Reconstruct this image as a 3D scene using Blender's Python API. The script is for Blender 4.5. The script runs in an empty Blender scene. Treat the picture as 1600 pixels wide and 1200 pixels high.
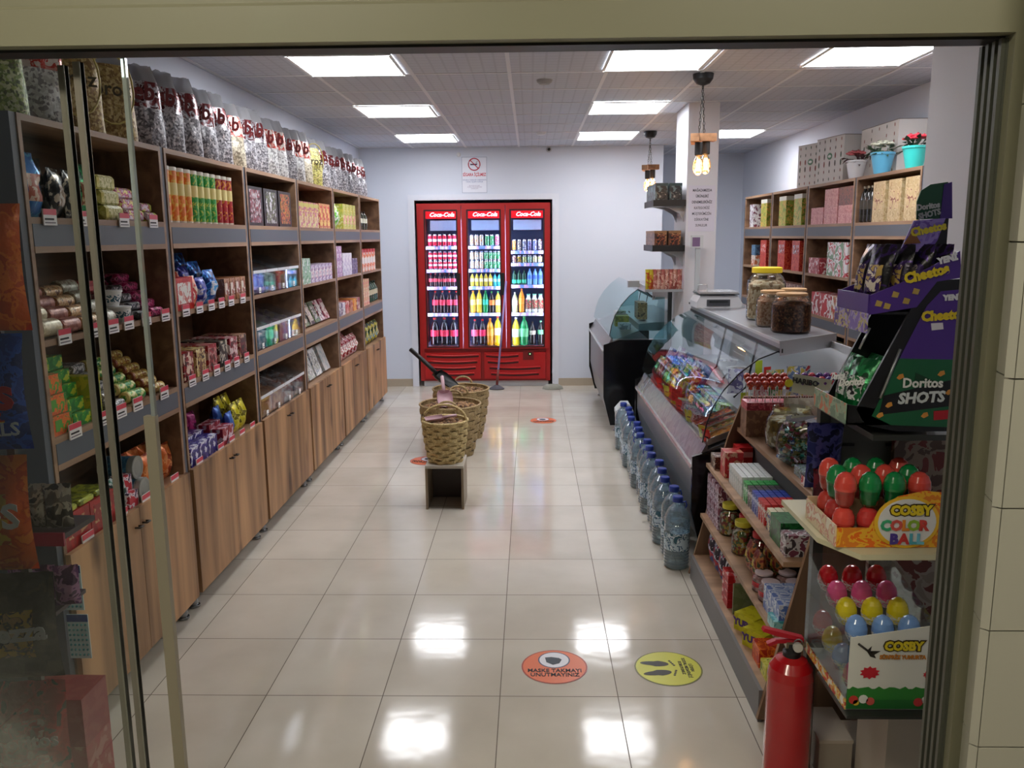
import bpy, bmesh, math, random
from mathutils import Matrix, Vector, noise
S = bpy.context.scene
COL = S.collection
R = math.radians
rnd = random.Random(7)

# ---------------------------------------------------------------- camera
FPX = 1295.0
CAM = Vector((0, 0, 1.65))
def cam_basis(p, yaw, roll):
    p, yaw, roll = R(p), R(yaw), R(roll)
    f = Vector((-math.sin(yaw)*math.cos(p), math.cos(yaw)*math.cos(p), -math.sin(p)))
    r = f.cross(Vector((0, 0, 1))).normalized(); u = r.cross(f)
    return f, r*math.cos(roll)+u*math.sin(roll), -r*math.sin(roll)+u*math.cos(roll)
CF, CR, CU = cam_basis(10.1, 1.35, -0.5)
cd = bpy.data.cameras.new('camera'); cam = bpy.data.objects.new('camera', cd); COL.objects.link(cam)
cd.sensor_width = 36; cd.lens = FPX/1600*36; cd.clip_start = .02
cam.matrix_world = Matrix(((CR.x, CU.x, -CF.x, CAM.x), (CR.y, CU.y, -CF.y, CAM.y), (CR.z, CU.z, -CF.z, CAM.z), (0, 0, 0, 1)))
S.camera = cam
def at(px, py, ax, v):
    """point of the photograph's ray (px, py) on the plane x / y / z = v"""
    d = CF + CR*((px-800)/FPX) + CU*((600-py)/FPX)
    i = 'xyz'.index(ax); return CAM + d*((v-CAM[i])/d[i])

# ---------------------------------------------------------------- colour management, world
S.view_settings.view_transform = 'Standard'; S.view_settings.look = 'None'
S.view_settings.exposure = 0.17; S.view_settings.gamma = 1.0
S.view_settings.use_curve_mapping = False
def lin(c):
    c = c/255.0
    return c/12.92 if c <= .04045 else ((c+.055)/1.055)**2.4
def rgb(c): return (lin(c[0]), lin(c[1]), lin(c[2]), 1)
w = bpy.data.worlds.new('world'); S.world = w; w.use_nodes = True
w.node_tree.nodes['Background'].inputs[0].default_value = rgb((205, 205, 190))
w.node_tree.nodes['Background'].inputs[1].default_value = 0.25

PANEL_POWER = 15.0      # ceiling panels, emission strength
CORRIDOR_POWER = 21.0   # corridor luminaire outside the shop

# ---------------------------------------------------------------- materials
MC = {}
def newmat(name):
    m = bpy.data.materials.new(name); m.use_nodes = True
    nt = m.node_tree; return m, nt, nt.nodes['Principled BSDF'], nt.nodes['Material Output']
def M(c, rough=.5, metal=0, coat=0, em=0, bump=0, bscale=60, spec=.5):
    k = ('M', c, rough, metal, coat, em, bump, bscale, spec)
    if k in MC: return MC[k]
    m, nt, b, o = newmat('plain_%d_%d_%d' % c)
    b.inputs['Base Color'].default_value = rgb(c); b.inputs['Roughness'].default_value = rough
    b.inputs['Metallic'].default_value = metal; b.inputs['Coat Weight'].default_value = coat
    b.inputs['Specular IOR Level'].default_value = spec
    if em:
        b.inputs['Emission Color'].default_value = rgb(c); b.inputs['Emission Strength'].default_value = em
    if bump: add_bump(nt, b, bump, bscale)
    MC[k] = m; return m
def add_bump(nt, b, s, sc, dist=.004, detail=3):
    tc = nt.nodes.new('ShaderNodeTexCoord'); n = nt.nodes.new('ShaderNodeTexNoise')
    n.inputs['Scale'].default_value = sc; n.inputs['Detail'].default_value = detail
    bp = nt.nodes.new('ShaderNodeBump'); bp.inputs['Strength'].default_value = s; bp.inputs['Distance'].default_value = dist
    nt.links.new(tc.outputs['Object'], n.inputs['Vector']); nt.links.new(n.outputs['Fac'], bp.inputs['Height'])
    nt.links.new(bp.outputs['Normal'], b.inputs['Normal'])
def P(cols, scale=30, seed=0, rough=.35, metal=0, bump=0, bscale=40, stretch=(1, 1, 1), em=0, vor=False):
    """printed packaging: patches of a few inks"""
    cols = tuple(cols); k = ('P', cols, scale, seed, rough, metal, bump, bscale, stretch, em, vor)
    if k in MC: return MC[k]
    m, nt, b, o = newmat('printed'); N = nt.nodes; Lk = nt.links
    tc = N.new('ShaderNodeTexCoord'); mp = N.new('ShaderNodeMapping')
    mp.inputs['Location'].default_value = (seed*1.37+.31, seed*.71, seed*2.3); mp.inputs['Scale'].default_value = stretch
    Lk.new(tc.outputs['Object'], mp.inputs['Vector'])
    if vor:
        n = N.new('ShaderNodeTexVoronoi'); n.inputs['Scale'].default_value = scale
        sp = N.new('ShaderNodeSeparateColor'); Lk.new(n.outputs['Color'], sp.inputs[0]); fac = sp.outputs[0]
    else:
        n = N.new('ShaderNodeTexNoise'); n.inputs['Scale'].default_value = scale*1.8; n.inputs['Detail'].default_value = 3; n.inputs['Distortion'].default_value = .6
        fac = n.outputs['Fac']
    Lk.new(mp.outputs['Vector'], n.inputs['Vector'])
    r = N.new('ShaderNodeValToRGB'); r.color_ramp.interpolation = 'CONSTANT'
    lo, hi = (0., 1.) if vor else (.38, .64)
    el = r.color_ramp.elements
    while len(el) > 1: el.remove(el[0])
    el[0].position = 0; el[0].color = rgb(cols[0])
    for i, c in enumerate(cols[1:], 1):
        e = el.new(lo+(hi-lo)*i/len(cols)); e.color = rgb(c)
    Lk.new(fac, r.inputs['Fac']); Lk.new(r.outputs['Color'], b.inputs['Base Color'])
    b.inputs['Roughness'].default_value = rough; b.inputs['Metallic'].default_value = metal
    if em:
        Lk.new(r.outputs['Color'], b.inputs['Emission Color']); b.inputs['Emission Strength'].default_value = em
    if bump: add_bump(nt, b, bump, bscale)
    MC[k] = m; return m
def foil(cols, seed=0, scale=16, rough=.24, metal=.35): return P(cols, scale, seed, rough, metal, .8, 32)
def WOOD(c1, c2, st, knots=True, rough=.5):
    k = ('W', c1, c2, st, knots)
    if k in MC: return MC[k]
    m, nt, b, o = newmat('oak_grain'); N = nt.nodes; Lk = nt.links
    tc = N.new('ShaderNodeTexCoord'); oi = N.new('ShaderNodeObjectInfo'); mp = N.new('ShaderNodeMapping')
    ad = N.new('ShaderNodeVectorMath'); ad.operation = 'ADD'
    sc = N.new('ShaderNodeMath'); sc.operation = 'MULTIPLY'; sc.inputs[1].default_value = 20
    Lk.new(oi.outputs['Random'], sc.inputs[0]); Lk.new(tc.outputs['Object'], ad.inputs[0]); Lk.new(sc.outputs[0], ad.inputs[1])
    mp.inputs['Scale'].default_value = st; Lk.new(ad.outputs[0], mp.inputs['Vector'])
    n = N.new('ShaderNodeTexNoise'); n.inputs['Scale'].default_value = 1.6; n.inputs['Detail'].default_value = 6; n.inputs['Distortion'].default_value = .5
    Lk.new(mp.outputs['Vector'], n.inputs['Vector'])
    r = N.new('ShaderNodeValToRGB'); r.color_ramp.elements[0].position = .32; r.color_ramp.elements[1].position = .68
    r.color_ramp.elements[0].color = rgb(c1); r.color_ramp.elements[1].color = rgb(c2)
    Lk.new(n.outputs['Fac'], r.inputs['Fac']); out = r.outputs['Color']
    if knots:
        mp2 = N.new('ShaderNodeMapping'); mp2.inputs['Scale'].default_value = tuple(4.2 if s > 4 else 1.5 for s in st)
        Lk.new(ad.outputs[0], mp2.inputs['Vector'])
        v = N.new('ShaderNodeTexVoronoi'); v.inputs['Scale'].default_value = 1.5; Lk.new(mp2.outputs['Vector'], v.inputs['Vector'])
        kr = N.new('ShaderNodeValToRGB'); kr.color_ramp.elements[0].position = .10; kr.color_ramp.elements[1].position = .27
        kr.color_ramp.elements[0].color = (.35, .3, .27, 1); kr.color_ramp.elements[1].color = (1, 1, 1, 1)
        Lk.new(v.outputs['Distance'], kr.inputs['Fac'])
        mx = N.new('ShaderNodeMix'); mx.data_type = 'RGBA'; mx.blend_type = 'MULTIPLY'; mx.inputs[0].default_value = 1
        Lk.new(out, mx.inputs[6]); Lk.new(kr.outputs['Color'], mx.inputs[7]); out = mx.outputs[2]
    Lk.new(out, b.inputs['Base Color']); b.inputs['Roughness'].default_value = rough
    MC[k] = m; return m
def GLASS(tint=(232, 242, 240), refl=.9, haze=0., rough=.02):
    k = ('G', tint, refl, haze, rough)
    if k in MC: return MC[k]
    m, nt, b, o = newmat('clear_glass'); N = nt.nodes; Lk = nt.links; N.remove(b)
    t = N.new('ShaderNodeBsdfTransparent'); t.inputs[0].default_value = rgb(tint)
    g = N.new('ShaderNodeBsdfGlossy'); g.inputs['Roughness'].default_value = rough; g.inputs[0].default_value = (.95, .97, 1, 1)
    fr = N.new('ShaderNodeFresnel'); fr.inputs[0].default_value = 1.45
    mu = N.new('ShaderNodeMath'); mu.operation = 'MULTIPLY'; mu.inputs[1].default_value = refl; Lk.new(fr.outputs[0], mu.inputs[0])
    mx = N.new('ShaderNodeMixShader'); Lk.new(mu.outputs[0], mx.inputs[0]); Lk.new(t.outputs[0], mx.inputs[1]); Lk.new(g.outputs[0], mx.inputs[2])
    out = mx.outputs[0]
    if haze:
        d = N.new('ShaderNodeBsdfDiffuse'); d.inputs[0].default_value = rgb(tint)
        m2 = N.new('ShaderNodeMixShader'); m2.inputs[0].default_value = haze
        Lk.new(out, m2.inputs[1]); Lk.new(d.outputs[0], m2.inputs[2]); out = m2.outputs[0]
    Lk.new(out, o.inputs[0]); MC[k] = m; return m

wood_door = WOOD((108, 76, 50), (196, 150, 106), (5, 5, .45))
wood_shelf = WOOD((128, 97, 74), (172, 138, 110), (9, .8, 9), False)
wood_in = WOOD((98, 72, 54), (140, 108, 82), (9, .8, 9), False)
wood_x = WOOD((150, 118, 92), (188, 152, 120), (.8, 9, 9), False)
wood_dark = WOOD((84, 62, 48), (122, 94, 72), (9, 9, .8))
slate = M((88, 93, 104), .5)
steel = M((168, 170, 172), .3, .9)
alu = M((150, 147, 138), .38, .75)
darkalu = M((126, 118, 108), .5, .15)
black = M((18, 18, 19), .45)
blackgl = M((14, 14, 16), .18)
white = M((225, 226, 226), .5)
red = M((190, 20, 24), .3)
paper = M((238, 238, 238), .7)
ink = M((28, 26, 30), .6)
clear = GLASS((240, 244, 244), .9)
plast = GLASS((248, 250, 252), .7, .012, .02)

# ---------------------------------------------------------------- mesh builder
class MB:
    def __init__(s): s.v = []; s.f = []; s.mi = []; s.sm = []; s.mats = []; s.T = None
    def add(s, vs, fs, mat, smooth=False, T=None):
        b = len(s.v); T = T or s.T
        for p in vs:
            s.v.append(tuple(T @ Vector(p)) if T else tuple(p))
        if mat not in s.mats: s.mats.append(mat)
        i = s.mats.index(mat)
        for f in fs: s.f.append([b+q for q in f]); s.mi.append(i); s.sm.append(smooth)
        return s
    def box(s, x0, y0, z0, x1, y1, z1, mat, T=None):
        vs = [(x0, y0, z0), (x1, y0, z0), (x1, y1, z0), (x0, y1, z0), (x0, y0, z1), (x1, y0, z1), (x1, y1, z1), (x0, y1, z1)]
        return s.add(vs, [(0, 3, 2, 1), (4, 5, 6, 7), (0, 1, 5, 4), (1, 2, 6, 5), (2, 3, 7, 6), (3, 0, 4, 7)], mat, False, T)
    def cbox(s, c, d, mat, T=None):
        return s.box(c[0]-d[0]/2, c[1]-d[1]/2, c[2]-d[2]/2, c[0]+d[0]/2, c[1]+d[1]/2, c[2]+d[2]/2, mat, T)
    def lathe(s, prof, mat, n=16, T=None, sx=1, sy=1):
        """prof: (r, z[, mat]) from bottom to top; mat of an entry colours the band ABOVE it"""
        for k in range(len(prof)-1):
            a, b = prof[k], prof[k+1]; m = a[2] if len(a) > 2 else mat
            vs = []
            for r, z in ((a[0], a[1]), (b[0], b[1])):
                for i in range(n):
                    t = 2*math.pi*i/n; vs.append((r*math.cos(t)*sx, r*math.sin(t)*sy, z))
            fs = [(i, (i+1) % n, n+(i+1) % n, n+i) for i in range(n)]
            s.add(vs, fs, m, True, T)
        for e, flip in ((prof[0], 1), (prof[-1], 0)):
            if e[0] > 1e-5:
                vs = [(e[0]*math.cos(2*math.pi*i/n)*sx, e[0]*math.sin(2*math.pi*i/n)*sy, e[1]) for i in range(n)]
                f = list(range(n)); s.add(vs, [f[::-1] if flip else f], e[2] if len(e) > 2 else mat, False, T)
        return s
    def tube(s, pts, r, mat, n=8, closed=False, T=None):
        pts = [Vector(p) for p in pts]; vs = []; L = len(pts)
        for i, p in enumerate(pts):
            if closed: d = pts[(i+1) % L]-pts[i-1]
            else: d = pts[min(i+1, L-1)]-pts[max(i-1, 0)]
            d.normalize(); a = Vector((0, 0, 1)) if abs(d.z) < .9 else Vector((1, 0, 0))
            e1 = d.cross(a).normalized(); e2 = d.cross(e1)
            for k in range(n):
                t = 2*math.pi*k/n; vs.append(p+e1*(r*math.cos(t))+e2*(r*math.sin(t)))
        fs = []
        for i in range(L if closed else L-1):
            j = (i+1) % L
            for k in range(n): fs.append((i*n+k, i*n+(k+1) % n, j*n+(k+1) % n, j*n+k))
        if not closed: fs += [tuple(range(n))[::-1], tuple((L-1)*n+k for k in range(n))]
        return s.add(vs, fs, mat, True, T)
    def prism(s, poly, ax, a, b, mat, T=None, sidemat=None):
        """poly of 2-D points extruded along ax between a and b (poly in the other two axes, in xyz order)"""
        def p3(p, q): return {'x': (q, p[0], p[1]), 'y': (p[0], q, p[1]), 'z': (p[0], p[1], q)}[ax]
        n = len(poly); vs = [p3(p, a) for p in poly]+[p3(p, b) for p in poly]
        s.add(vs, [tuple(range(n))[::-1], tuple(range(n, 2*n))], mat, False, T)
        return s.add(vs, [(i, (i+1) % n, n+(i+1) % n, n+i) for i in range(n)], sidemat or mat, False, T)
    def sphere(s, c, r, mat, n=12, m=8, T=None, sz=1):
        prof = [(max(r*math.sin(math.pi*i/m), 0), c[2]-r*sz*math.cos(math.pi*i/m)) for i in range(m+1)]
        TT = Matrix.Translation((c[0], c[1], 0)); TT = (T @ TT) if T else TT
        return s.lathe([(max(a, 1e-6), b) for a, b in prof], mat, n, TT)
    def mesh(s, name='mesh'):
        me = bpy.data.meshes.new(name); me.from_pydata(s.v, [], s.f)
        for m in s.mats: me.materials.append(m)
        me.polygons.foreach_set('material_index', s.mi); me.polygons.foreach_set('use_smooth', s.sm)
        bm = bmesh.new(); bm.from_mesh(me); bmesh.ops.recalc_face_normals(bm, faces=bm.faces); bm.to_mesh(me); bm.free()
        me.update(); return me
def mb(fn):
    b = MB(); fn(b); return b.mesh()

# ---------------------------------------------------------------- objects
def O(name, me, parent=None, loc=(0, 0, 0), rot=(0, 0, 0), label=None):
    o = bpy.data.objects.new(name, me); COL.objects.link(o)
    if parent: o.parent = parent
    o.location = loc; o.rotation_euler = rot
    if label: o['label'] = label
    return o
def tag(o, label, cat, group=None):
    o['label'] = label; o['category'] = cat
    if group: o['group'] = group
    return o
def thing(name, label, cat, loc=(0, 0, 0), rz=0, group=None, me=None, rot=None):
    return tag(O(name, me, None, loc, rot or (0, 0, rz)), label, cat, group)
def struct(name, me, loc=(0, 0, 0)):
    o = O(name, me, None, loc); o['kind'] = 'structure'; return o
def spec(me=None, parts=()): return {'me': me, 'parts': parts}      # parts: (name, mesh, loc, subparts)
def spawn(sp, name, label, cat, loc, rz=0, group=None, rot=None, scale=1):
    r = thing(name, label, cat, loc, rz, group, sp['me'], rot)
    if scale != 1: r.scale = (scale,)*3 if isinstance(scale, (int, float)) else scale
    def sub(ps, par):
        for p in ps:
            c = O(p[0], p[1], par, p[2])
            if len(p) > 3: sub(p[3], c)
    sub(sp['parts'], r); return r
TXT = {}
def text_mesh(body, size, mat, bold=0, shear=0, ext=.0006, align='CENTER', sx=1, face='-y', line=1):
    k = (body, size, mat.name, bold, shear, ext, align, sx, face, line)
    if k in TXT: return TXT[k]
    cu = bpy.data.curves.new('lettering', 'FONT'); cu.body = body; cu.size = size; cu.align_x = align; cu.align_y = 'CENTER'
    cu.offset = bold; cu.shear = shear; cu.extrude = ext; cu.space_line = line; cu.resolution_u = 2
    o = bpy.data.objects.new('t', cu); me = bpy.data.meshes.new_from_object(o); bpy.data.objects.remove(o)
    me.materials.clear(); me.materials.append(mat)
    T = {'-y': Matrix.Rotation(R(90), 4, 'X'), '+z': Matrix.Identity(4),
         '+x': Matrix.Rotation(R(90), 4, 'Z') @ Matrix.Rotation(R(90), 4, 'X'),
         '-x': Matrix.Rotation(R(-90), 4, 'Z') @ Matrix.Rotation(R(90), 4, 'X')}[face]
    me.transform(T @ Matrix.Diagonal((sx, 1, 1, 1))); TXT[k] = me; return me
ORD = ['nearest', 'second', 'third', 'fourth', 'fifth', 'sixth', 'seventh', 'eighth', 'ninth', 'tenth', 'eleventh', 'twelfth',
       'thirteenth', 'fourteenth', 'fifteenth', 'sixteenth', 'seventeenth', 'eighteenth', 'nineteenth', 'twentieth', 'twenty-first',
       'twenty-second', 'twenty-third', 'twenty-fourth', 'twenty-fifth', 'twenty-sixth']
NTH = ['first']+ORD[1:]
UP = ['lowest', 'second up', 'third up', 'fourth up', 'fifth up', 'sixth up']
BACK = ['front row', 'second row', 'third row', 'fourth row']

# ---------------------------------------------------------------- room
ZC = 2.59; YB = 9.15; XL = -1.84; XR = 2.53; YR = 10.18; YF = 1.72
wallm = M((212, 218, 230), .75, bump=.05, bscale=120)
# floor: glazed tiles with dark joints
m, nt, b, o = newmat('porcelain_tiles'); N = nt.nodes; Lk = nt.links
geo = N.new('ShaderNodeNewGeometry'); sep = N.new('ShaderNodeSeparateXYZ'); Lk.new(geo.outputs['Position'], sep.inputs[0])
def joint(out, off, pitch, wd):
    a = N.new('ShaderNodeMath'); a.operation = 'SUBTRACT'; Lk.new(out, a.inputs[0]); a.inputs[1].default_value = off-50*pitch
    d = N.new('ShaderNodeMath'); d.operation = 'DIVIDE'; Lk.new(a.outputs[0], d.inputs[0]); d.inputs[1].default_value = pitch
    f = N.new('ShaderNodeMath'); f.operation = 'PINGPONG'; Lk.new(d.outputs[0], f.inputs[0]); f.inputs[1].default_value = .5
    l = N.new('ShaderNodeMath'); l.operation = 'LESS_THAN'; Lk.new(f.outputs[0], l.inputs[0]); l.inputs[1].default_value = wd/pitch
    fl = N.new('ShaderNodeMath'); fl.operation = 'FLOOR'; Lk.new(d.outputs[0], fl.inputs[0])
    return l.outputs[0], fl.outputs[0]
jx, cx = joint(sep.outputs[0], -.119, .429, .0017); jy, cy = joint(sep.outputs[1], 2.773, .4336, .0019)
mxm = N.new('ShaderNodeMath'); mxm.operation = 'MAXIMUM'; Lk.new(jx, mxm.inputs[0]); Lk.new(jy, mxm.inputs[1])
cmb = N.new('ShaderNodeCombineXYZ'); Lk.new(cx, cmb.inputs[0]); Lk.new(cy, cmb.inputs[1])
wn = N.new('ShaderNodeTexWhiteNoise'); Lk.new(cmb.outputs[0], wn.inputs['Vector'])
ns = N.new('ShaderNodeTexNoise'); ns.inputs['Scale'].default_value = 3; ns.inputs['Detail'].default_value = 5; Lk.new(geo.outputs['Position'], ns.inputs['Vector'])
av = N.new('ShaderNodeMath'); av.operation = 'MULTIPLY_ADD'; Lk.new(wn.outputs['Value'], av.inputs[0]); av.inputs[1].default_value = .35; Lk.new(ns.outputs['Fac'], av.inputs[2])
cr = N.new('ShaderNodeValToRGB'); cr.color_ramp.elements[0].position = .3; cr.color_ramp.elements[1].position = .9
cr.color_ramp.elements[0].color = rgb((190, 182, 168)); cr.color_ramp.elements[1].color = rgb((212, 205, 192)); Lk.new(av.outputs[0], cr.inputs['Fac'])
mix = N.new('ShaderNodeMix'); mix.data_type = 'RGBA'; Lk.new(mxm.outputs[0], mix.inputs[0]); Lk.new(cr.outputs['Color'], mix.inputs[6]); mix.inputs[7].default_value = rgb((98, 86, 74))
Lk.new(mix.outputs[2], b.inputs['Base Color']); b.inputs['IOR'].default_value = 1.5
rr = N.new('ShaderNodeMath'); rr.operation = 'MULTIPLY_ADD'; Lk.new(mxm.outputs[0], rr.inputs[0]); rr.inputs[1].default_value = .5; rr.inputs[2].default_value = .10; Lk.new(rr.outputs[0], b.inputs['Roughness'])
bp = N.new('ShaderNodeBump'); bp.inputs['Strength'].default_value = .25; bp.inputs['Distance'].default_value = .003
nb = N.new('ShaderNodeTexNoise'); nb.inputs['Scale'].default_value = 7; Lk.new(geo.outputs['Position'], nb.inputs['Vector']); Lk.new(nb.outputs['Fac'], bp.inputs['Height']); Lk.new(bp.outputs['Normal'], b.inputs['Normal'])
floorm = m
struct('floor', mb(lambda g: g.box(-3.2, -2.2, -.08, 3.4, 10.4, 0, floorm)))
# ceiling: suspended tiles with a faint embossed grid
m, nt, b, o = newmat('ceiling_tiles'); N = nt.nodes; Lk = nt.links
geo = N.new('ShaderNodeNewGeometry'); sep = N.new('ShaderNodeSeparateXYZ'); Lk.new(geo.outputs['Position'], sep.inputs[0])
jx, cx = joint(sep.outputs[0], -1.2505, .0705, .006); jy, cy = joint(sep.outputs[1], 4.5, .0708, .006)
mxm = N.new('ShaderNodeMath'); mxm.operation = 'MAXIMUM'; Lk.new(jx, mxm.inputs[0]); Lk.new(jy, mxm.inputs[1])
mix = N.new('ShaderNodeMix'); mix.data_type = 'RGBA'; Lk.new(mxm.outputs[0], mix.inputs[0]); mix.inputs[6].default_value = rgb((184, 187, 196)); mix.inputs[7].default_value = rgb((172, 175, 184))
Lk.new(mix.outputs[2], b.inputs['Base Color']); b.inputs['Roughness'].default_value = .6
bp = N.new('ShaderNodeBump'); bp.inputs['Strength'].default_value = .5; bp.inputs['Distance'].default_value = .002; Lk.new(mxm.outputs[0], bp.inputs['Height']); Lk.new(bp.outputs['Normal'], b.inputs['Normal'])
ceilm = m
struct('ceiling', mb(lambda g: g.box(XL-.1, YF, ZC, XR+.1, YR+.2, ZC+.08, ceilm)))
GX, GY, GP = -1.2505, 4.508, .5655
gridm = M((214, 214, 216), .5)
def f(g):
    for i in range(-1, 8):
        x = GX+i*GP
        if XL < x < XR: g.box(x-.011, YF, ZC-.004, x+.011, YR, ZC+.001, gridm)
    for j in range(-5, 11):
        y = GY+j*.567
        if YF < y < YR: g.box(XL, y-.011, ZC-.003, XR, y+.011, ZC+.001, gridm)
struct('trim_1', mb(f))
struct('wall_left', mb(lambda g: g.box(XL-.12, YF, 0, XL, YB+.12, ZC, wallm)))
struct('wall_right', mb(lambda g: g.box(XR, YF, 0, XR+.12, YR+.12, ZC, wallm)))
def f(g):
    g.box(XL-.1, YB, 0, -1.29, YB+.12, ZC, wallm); g.box(.27, YB, 0, 1.42, YB+.12, ZC, wallm); g.box(-1.29, YB, 2.06, .27, YB+.12, ZC, wallm)
    g.box(1.30, YB+.12, 0, 1.42, YR+.1, ZC, wallm)
    g.box(1.30, YR, 0, XR+.1, YR+.12, ZC, wallm)
    g.box(-1.41, YB+.12, 0, -1.29, YB+.95, 2.2, wallm); g.box(.27, YB+.12, 0, .39, YB+.95, 2.2, wallm)
    g.box(-1.41, YB+.83, 0, .39, YB+.95, 2.2, wallm); g.box(-1.41, YB+.12, 2.06, .39, YB+.95, 2.2, wallm)
struct('wall_back', mb(f))
basem = M((178, 164, 144), .35)
struct('baseboard_back', mb(lambda g: (g.box(XL, YB-.012, 0, -1.31, YB, .085, basem), g.box(.29, YB-.012, 0, 1.42, YB, .085, basem))))
casing = M((218, 222, 232), .5)
def f(g):
    for x0, x1 in ((-1.325, -1.255), (.235, .305)): g.box(x0, YB-.02, 0, x1, YB, 2.04, casing)
    g.box(-1.325, YB-.02, 2.04, .305, YB, 2.1, casing)
struct('trim_2', mb(f))
colm = M((216, 216, 222), .7)
struct('wall_column', mb(lambda g: g.box(1.148, 6.27, 0, 1.372, 6.77, ZC, colm)))
struct('wall_stub', mb(lambda g: g.box(1.675, 1.76, 0, XR, 3.67, ZC, colm)))
# ceiling light panels (each its own lamp)
def f(g):
    g.box(-.271, -.275, -.004, .271, .275, .002, M((250, 251, 255), .4, em=PANEL_POWER))
lp_me = mb(f)
def f(g):
    for a in (-1, 1):
        g.box(a*.271-.008, -.283, -.008, a*.271+.008, .283, -.001, white); g.box(-.279, a*.275-.008, -.008, .279, a*.275+.008, -.001, white)
lf_me = mb(f)
LIGHTS = [(-1.0, 4.785, 'nearest of the three square panels in the left ceiling row'), (-1.0, 6.49, 'middle of the three square panels in the left ceiling row'),
          (-.99, 8.26, 'farthest panel of the left ceiling row, by the back wall'), (.695, 4.74, 'nearest panel of the middle row, before the hanging lamps'),
          (.72, 6.46, 'middle panel of the middle row, left of the column'), (.73, 8.22, 'farthest panel of the middle row, near the far pendant'),
          (1.81, 4.69, 'nearest panel of the right row, by the right wall'), (1.88, 8.18, 'far panel right of the column')]
for x, y, l in LIGHTS:
    t = thing('ceiling_light', 'lit white ceiling light, '+l, 'ceiling light', (x, y, ZC-.004), 0, 'square ceiling lights')
    O('diffuser', lp_me, t); O('frame', lf_me, t)

# ---------------------------------------------------------------- shop front
beige = M((124, 122, 100), .45)
tilem = M((176, 174, 160), .25)
YD = 1.575
jambm = M((84, 86, 76), .45, .2)
def f(g):
    # lintel (beige box over black track), both sloping with the photo's beam
    g.box(-2.3, YD, 1.999, .885, YD+.03, 2.062, beige); g.box(-2.3, YD+.03, 1.994, .86, YD+.085, 2.062, black)
    g.prism([(YD, 2.062), (YD+.012, 2.07), (YD+.012, 2.6), (YD+.08, 2.6), (YD+.08, 2.062)], 'x', -2.3, .885, beige)
struct('trim_3', mb(f))
def f(g):
    g.box(.862, YD, 0, .887, YD+.11, 1.999, beige)
    g.box(.858, YD+.02, 0, .862, YD+.10, 1.994, jambm)
    for k in range(4): g.box(.85, YD+.022+k*.022, 0, .858, YD+.032+k*.022, 1.994, jambm)
    g.box(.887, YD+.006, 0, .891, YD+.11, 2.06, black)
struct('trim_4', mb(f))
def f(g):
    g.box(.891, 1.50, 0, 2.9, YD+.11, 2.75, M((196, 192, 174), .6))
    z = -.07; hgt = .243
    for r in range(12):
        za, zb = z+r*hgt+.003, z+(r+1)*hgt
        g.box(.87, 1.488, max(za, 0), 1.26, 1.5, zb, tilem); g.box(1.264, 1.488, max(za, 0), 1.66, 1.5, zb, tilem)
        g.prism([(.866, 1.5), (.891, 1.5), (.891, YD), (.884, YD)], 'z', max(za, 0), zb, tilem)
        g.prism([(.857, 1.5), (.868, 1.488), (.868, 1.5)], 'z', max(za, 0), zb, tilem)
struct('wall_front', mb(f))
struct('wall_entrance', mb(lambda g: (g.box(-2.3, YD+.08, 2.08, 2.6, YD+.15, 2.62, wallm), g.box(.96, YD+.11, 0, 2.6, YD+.17, 2.08, wallm), g.box(-2.6, YD+.11, 0, -1.84, YD+.17, 2.08, wallm))))
# corridor luminaire over the visitor's head; left one added to brighten the crisp bags
for cxx, cpw, cl in ((.95, CORRIDOR_POWER, 'right-hand warm ceiling light of the corridor outside the shop'), (-.9, CORRIDOR_POWER*1.35, 'added left-hand corridor light outside the shop, brightening the hanging crisp bags')):
    t = thing('corridor_light', cl, 'ceiling light', (cxx, .35, 2.8))
    O('diffuser', mb(lambda g: g.box(-.45, -.15, 0, .45, .15, .02, M((255, 247, 226), .5, em=cpw))), t)
    O('housing', mb(lambda g: g.box(-.47, -.17, .02, .47, .17, .07, white)), t)
struct('wall_corridor_unseen', mb(lambda g: g.box(-3.2, -2.3, 0, 3.4, -2.2, 2.95, M((104, 101, 94), .8))))  # unseen wall added for bounce light, kept dark so the glass doors reflect less
struct('ceiling_corridor_unseen', mb(lambda g: g.box(-3.2, -2.3, 2.92, 3.4, 1.5, 3.0, M((206, 204, 196), .7))))  # unseen ceiling added with the wall to bounce the corridor light
# sliding glass doors, three leaves in three tracks
stile_l = M((146, 138, 120), .4, .3)
def leaf(xr, y, w, mat, sw, label, handle=False):
    t = thing('glass_door', label, 'sliding door', (xr, y, 0), 0, 'sliding glass door leaves')
    O('glass', mb(lambda g: g.box(-w, -.003, .02, -.01, .003, 1.985, GLASS((254, 255, 254), .22))), t)
    if handle:
        O('stile', mb(lambda g: g.box(-sw, -.008, 0, 0, .008, 1.30, mat)), t)
        O('edge_profile', mb(lambda g: g.box(-.008, -.005, 1.30, 0, .005, 1.985, GLASS((190, 198, 192), 1, .35))), t)
    else:
        O('stile', mb(lambda g: (g.box(-sw, -.007, 0, 0, .007, 1.985, mat), g.box(-.003, -.008, 0, 0, .008, 1.985, alu))), t)
    return t
leaf(-.904, 1.68, 1.05, darkalu, .014, 'glass door leaf with slim dark stile, leftmost of the sliding leaves')
leaf(-.857, 1.65, 1.05, darkalu, .015, 'glass door leaf with brown-grey stile, middle of the three sliding leaves')
leaf(-.757, 1.62, 1.05, stile_l, .023, 'glass door leaf with pale waist-high edge profile, rightmost of the sliding leaves', True)

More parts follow.
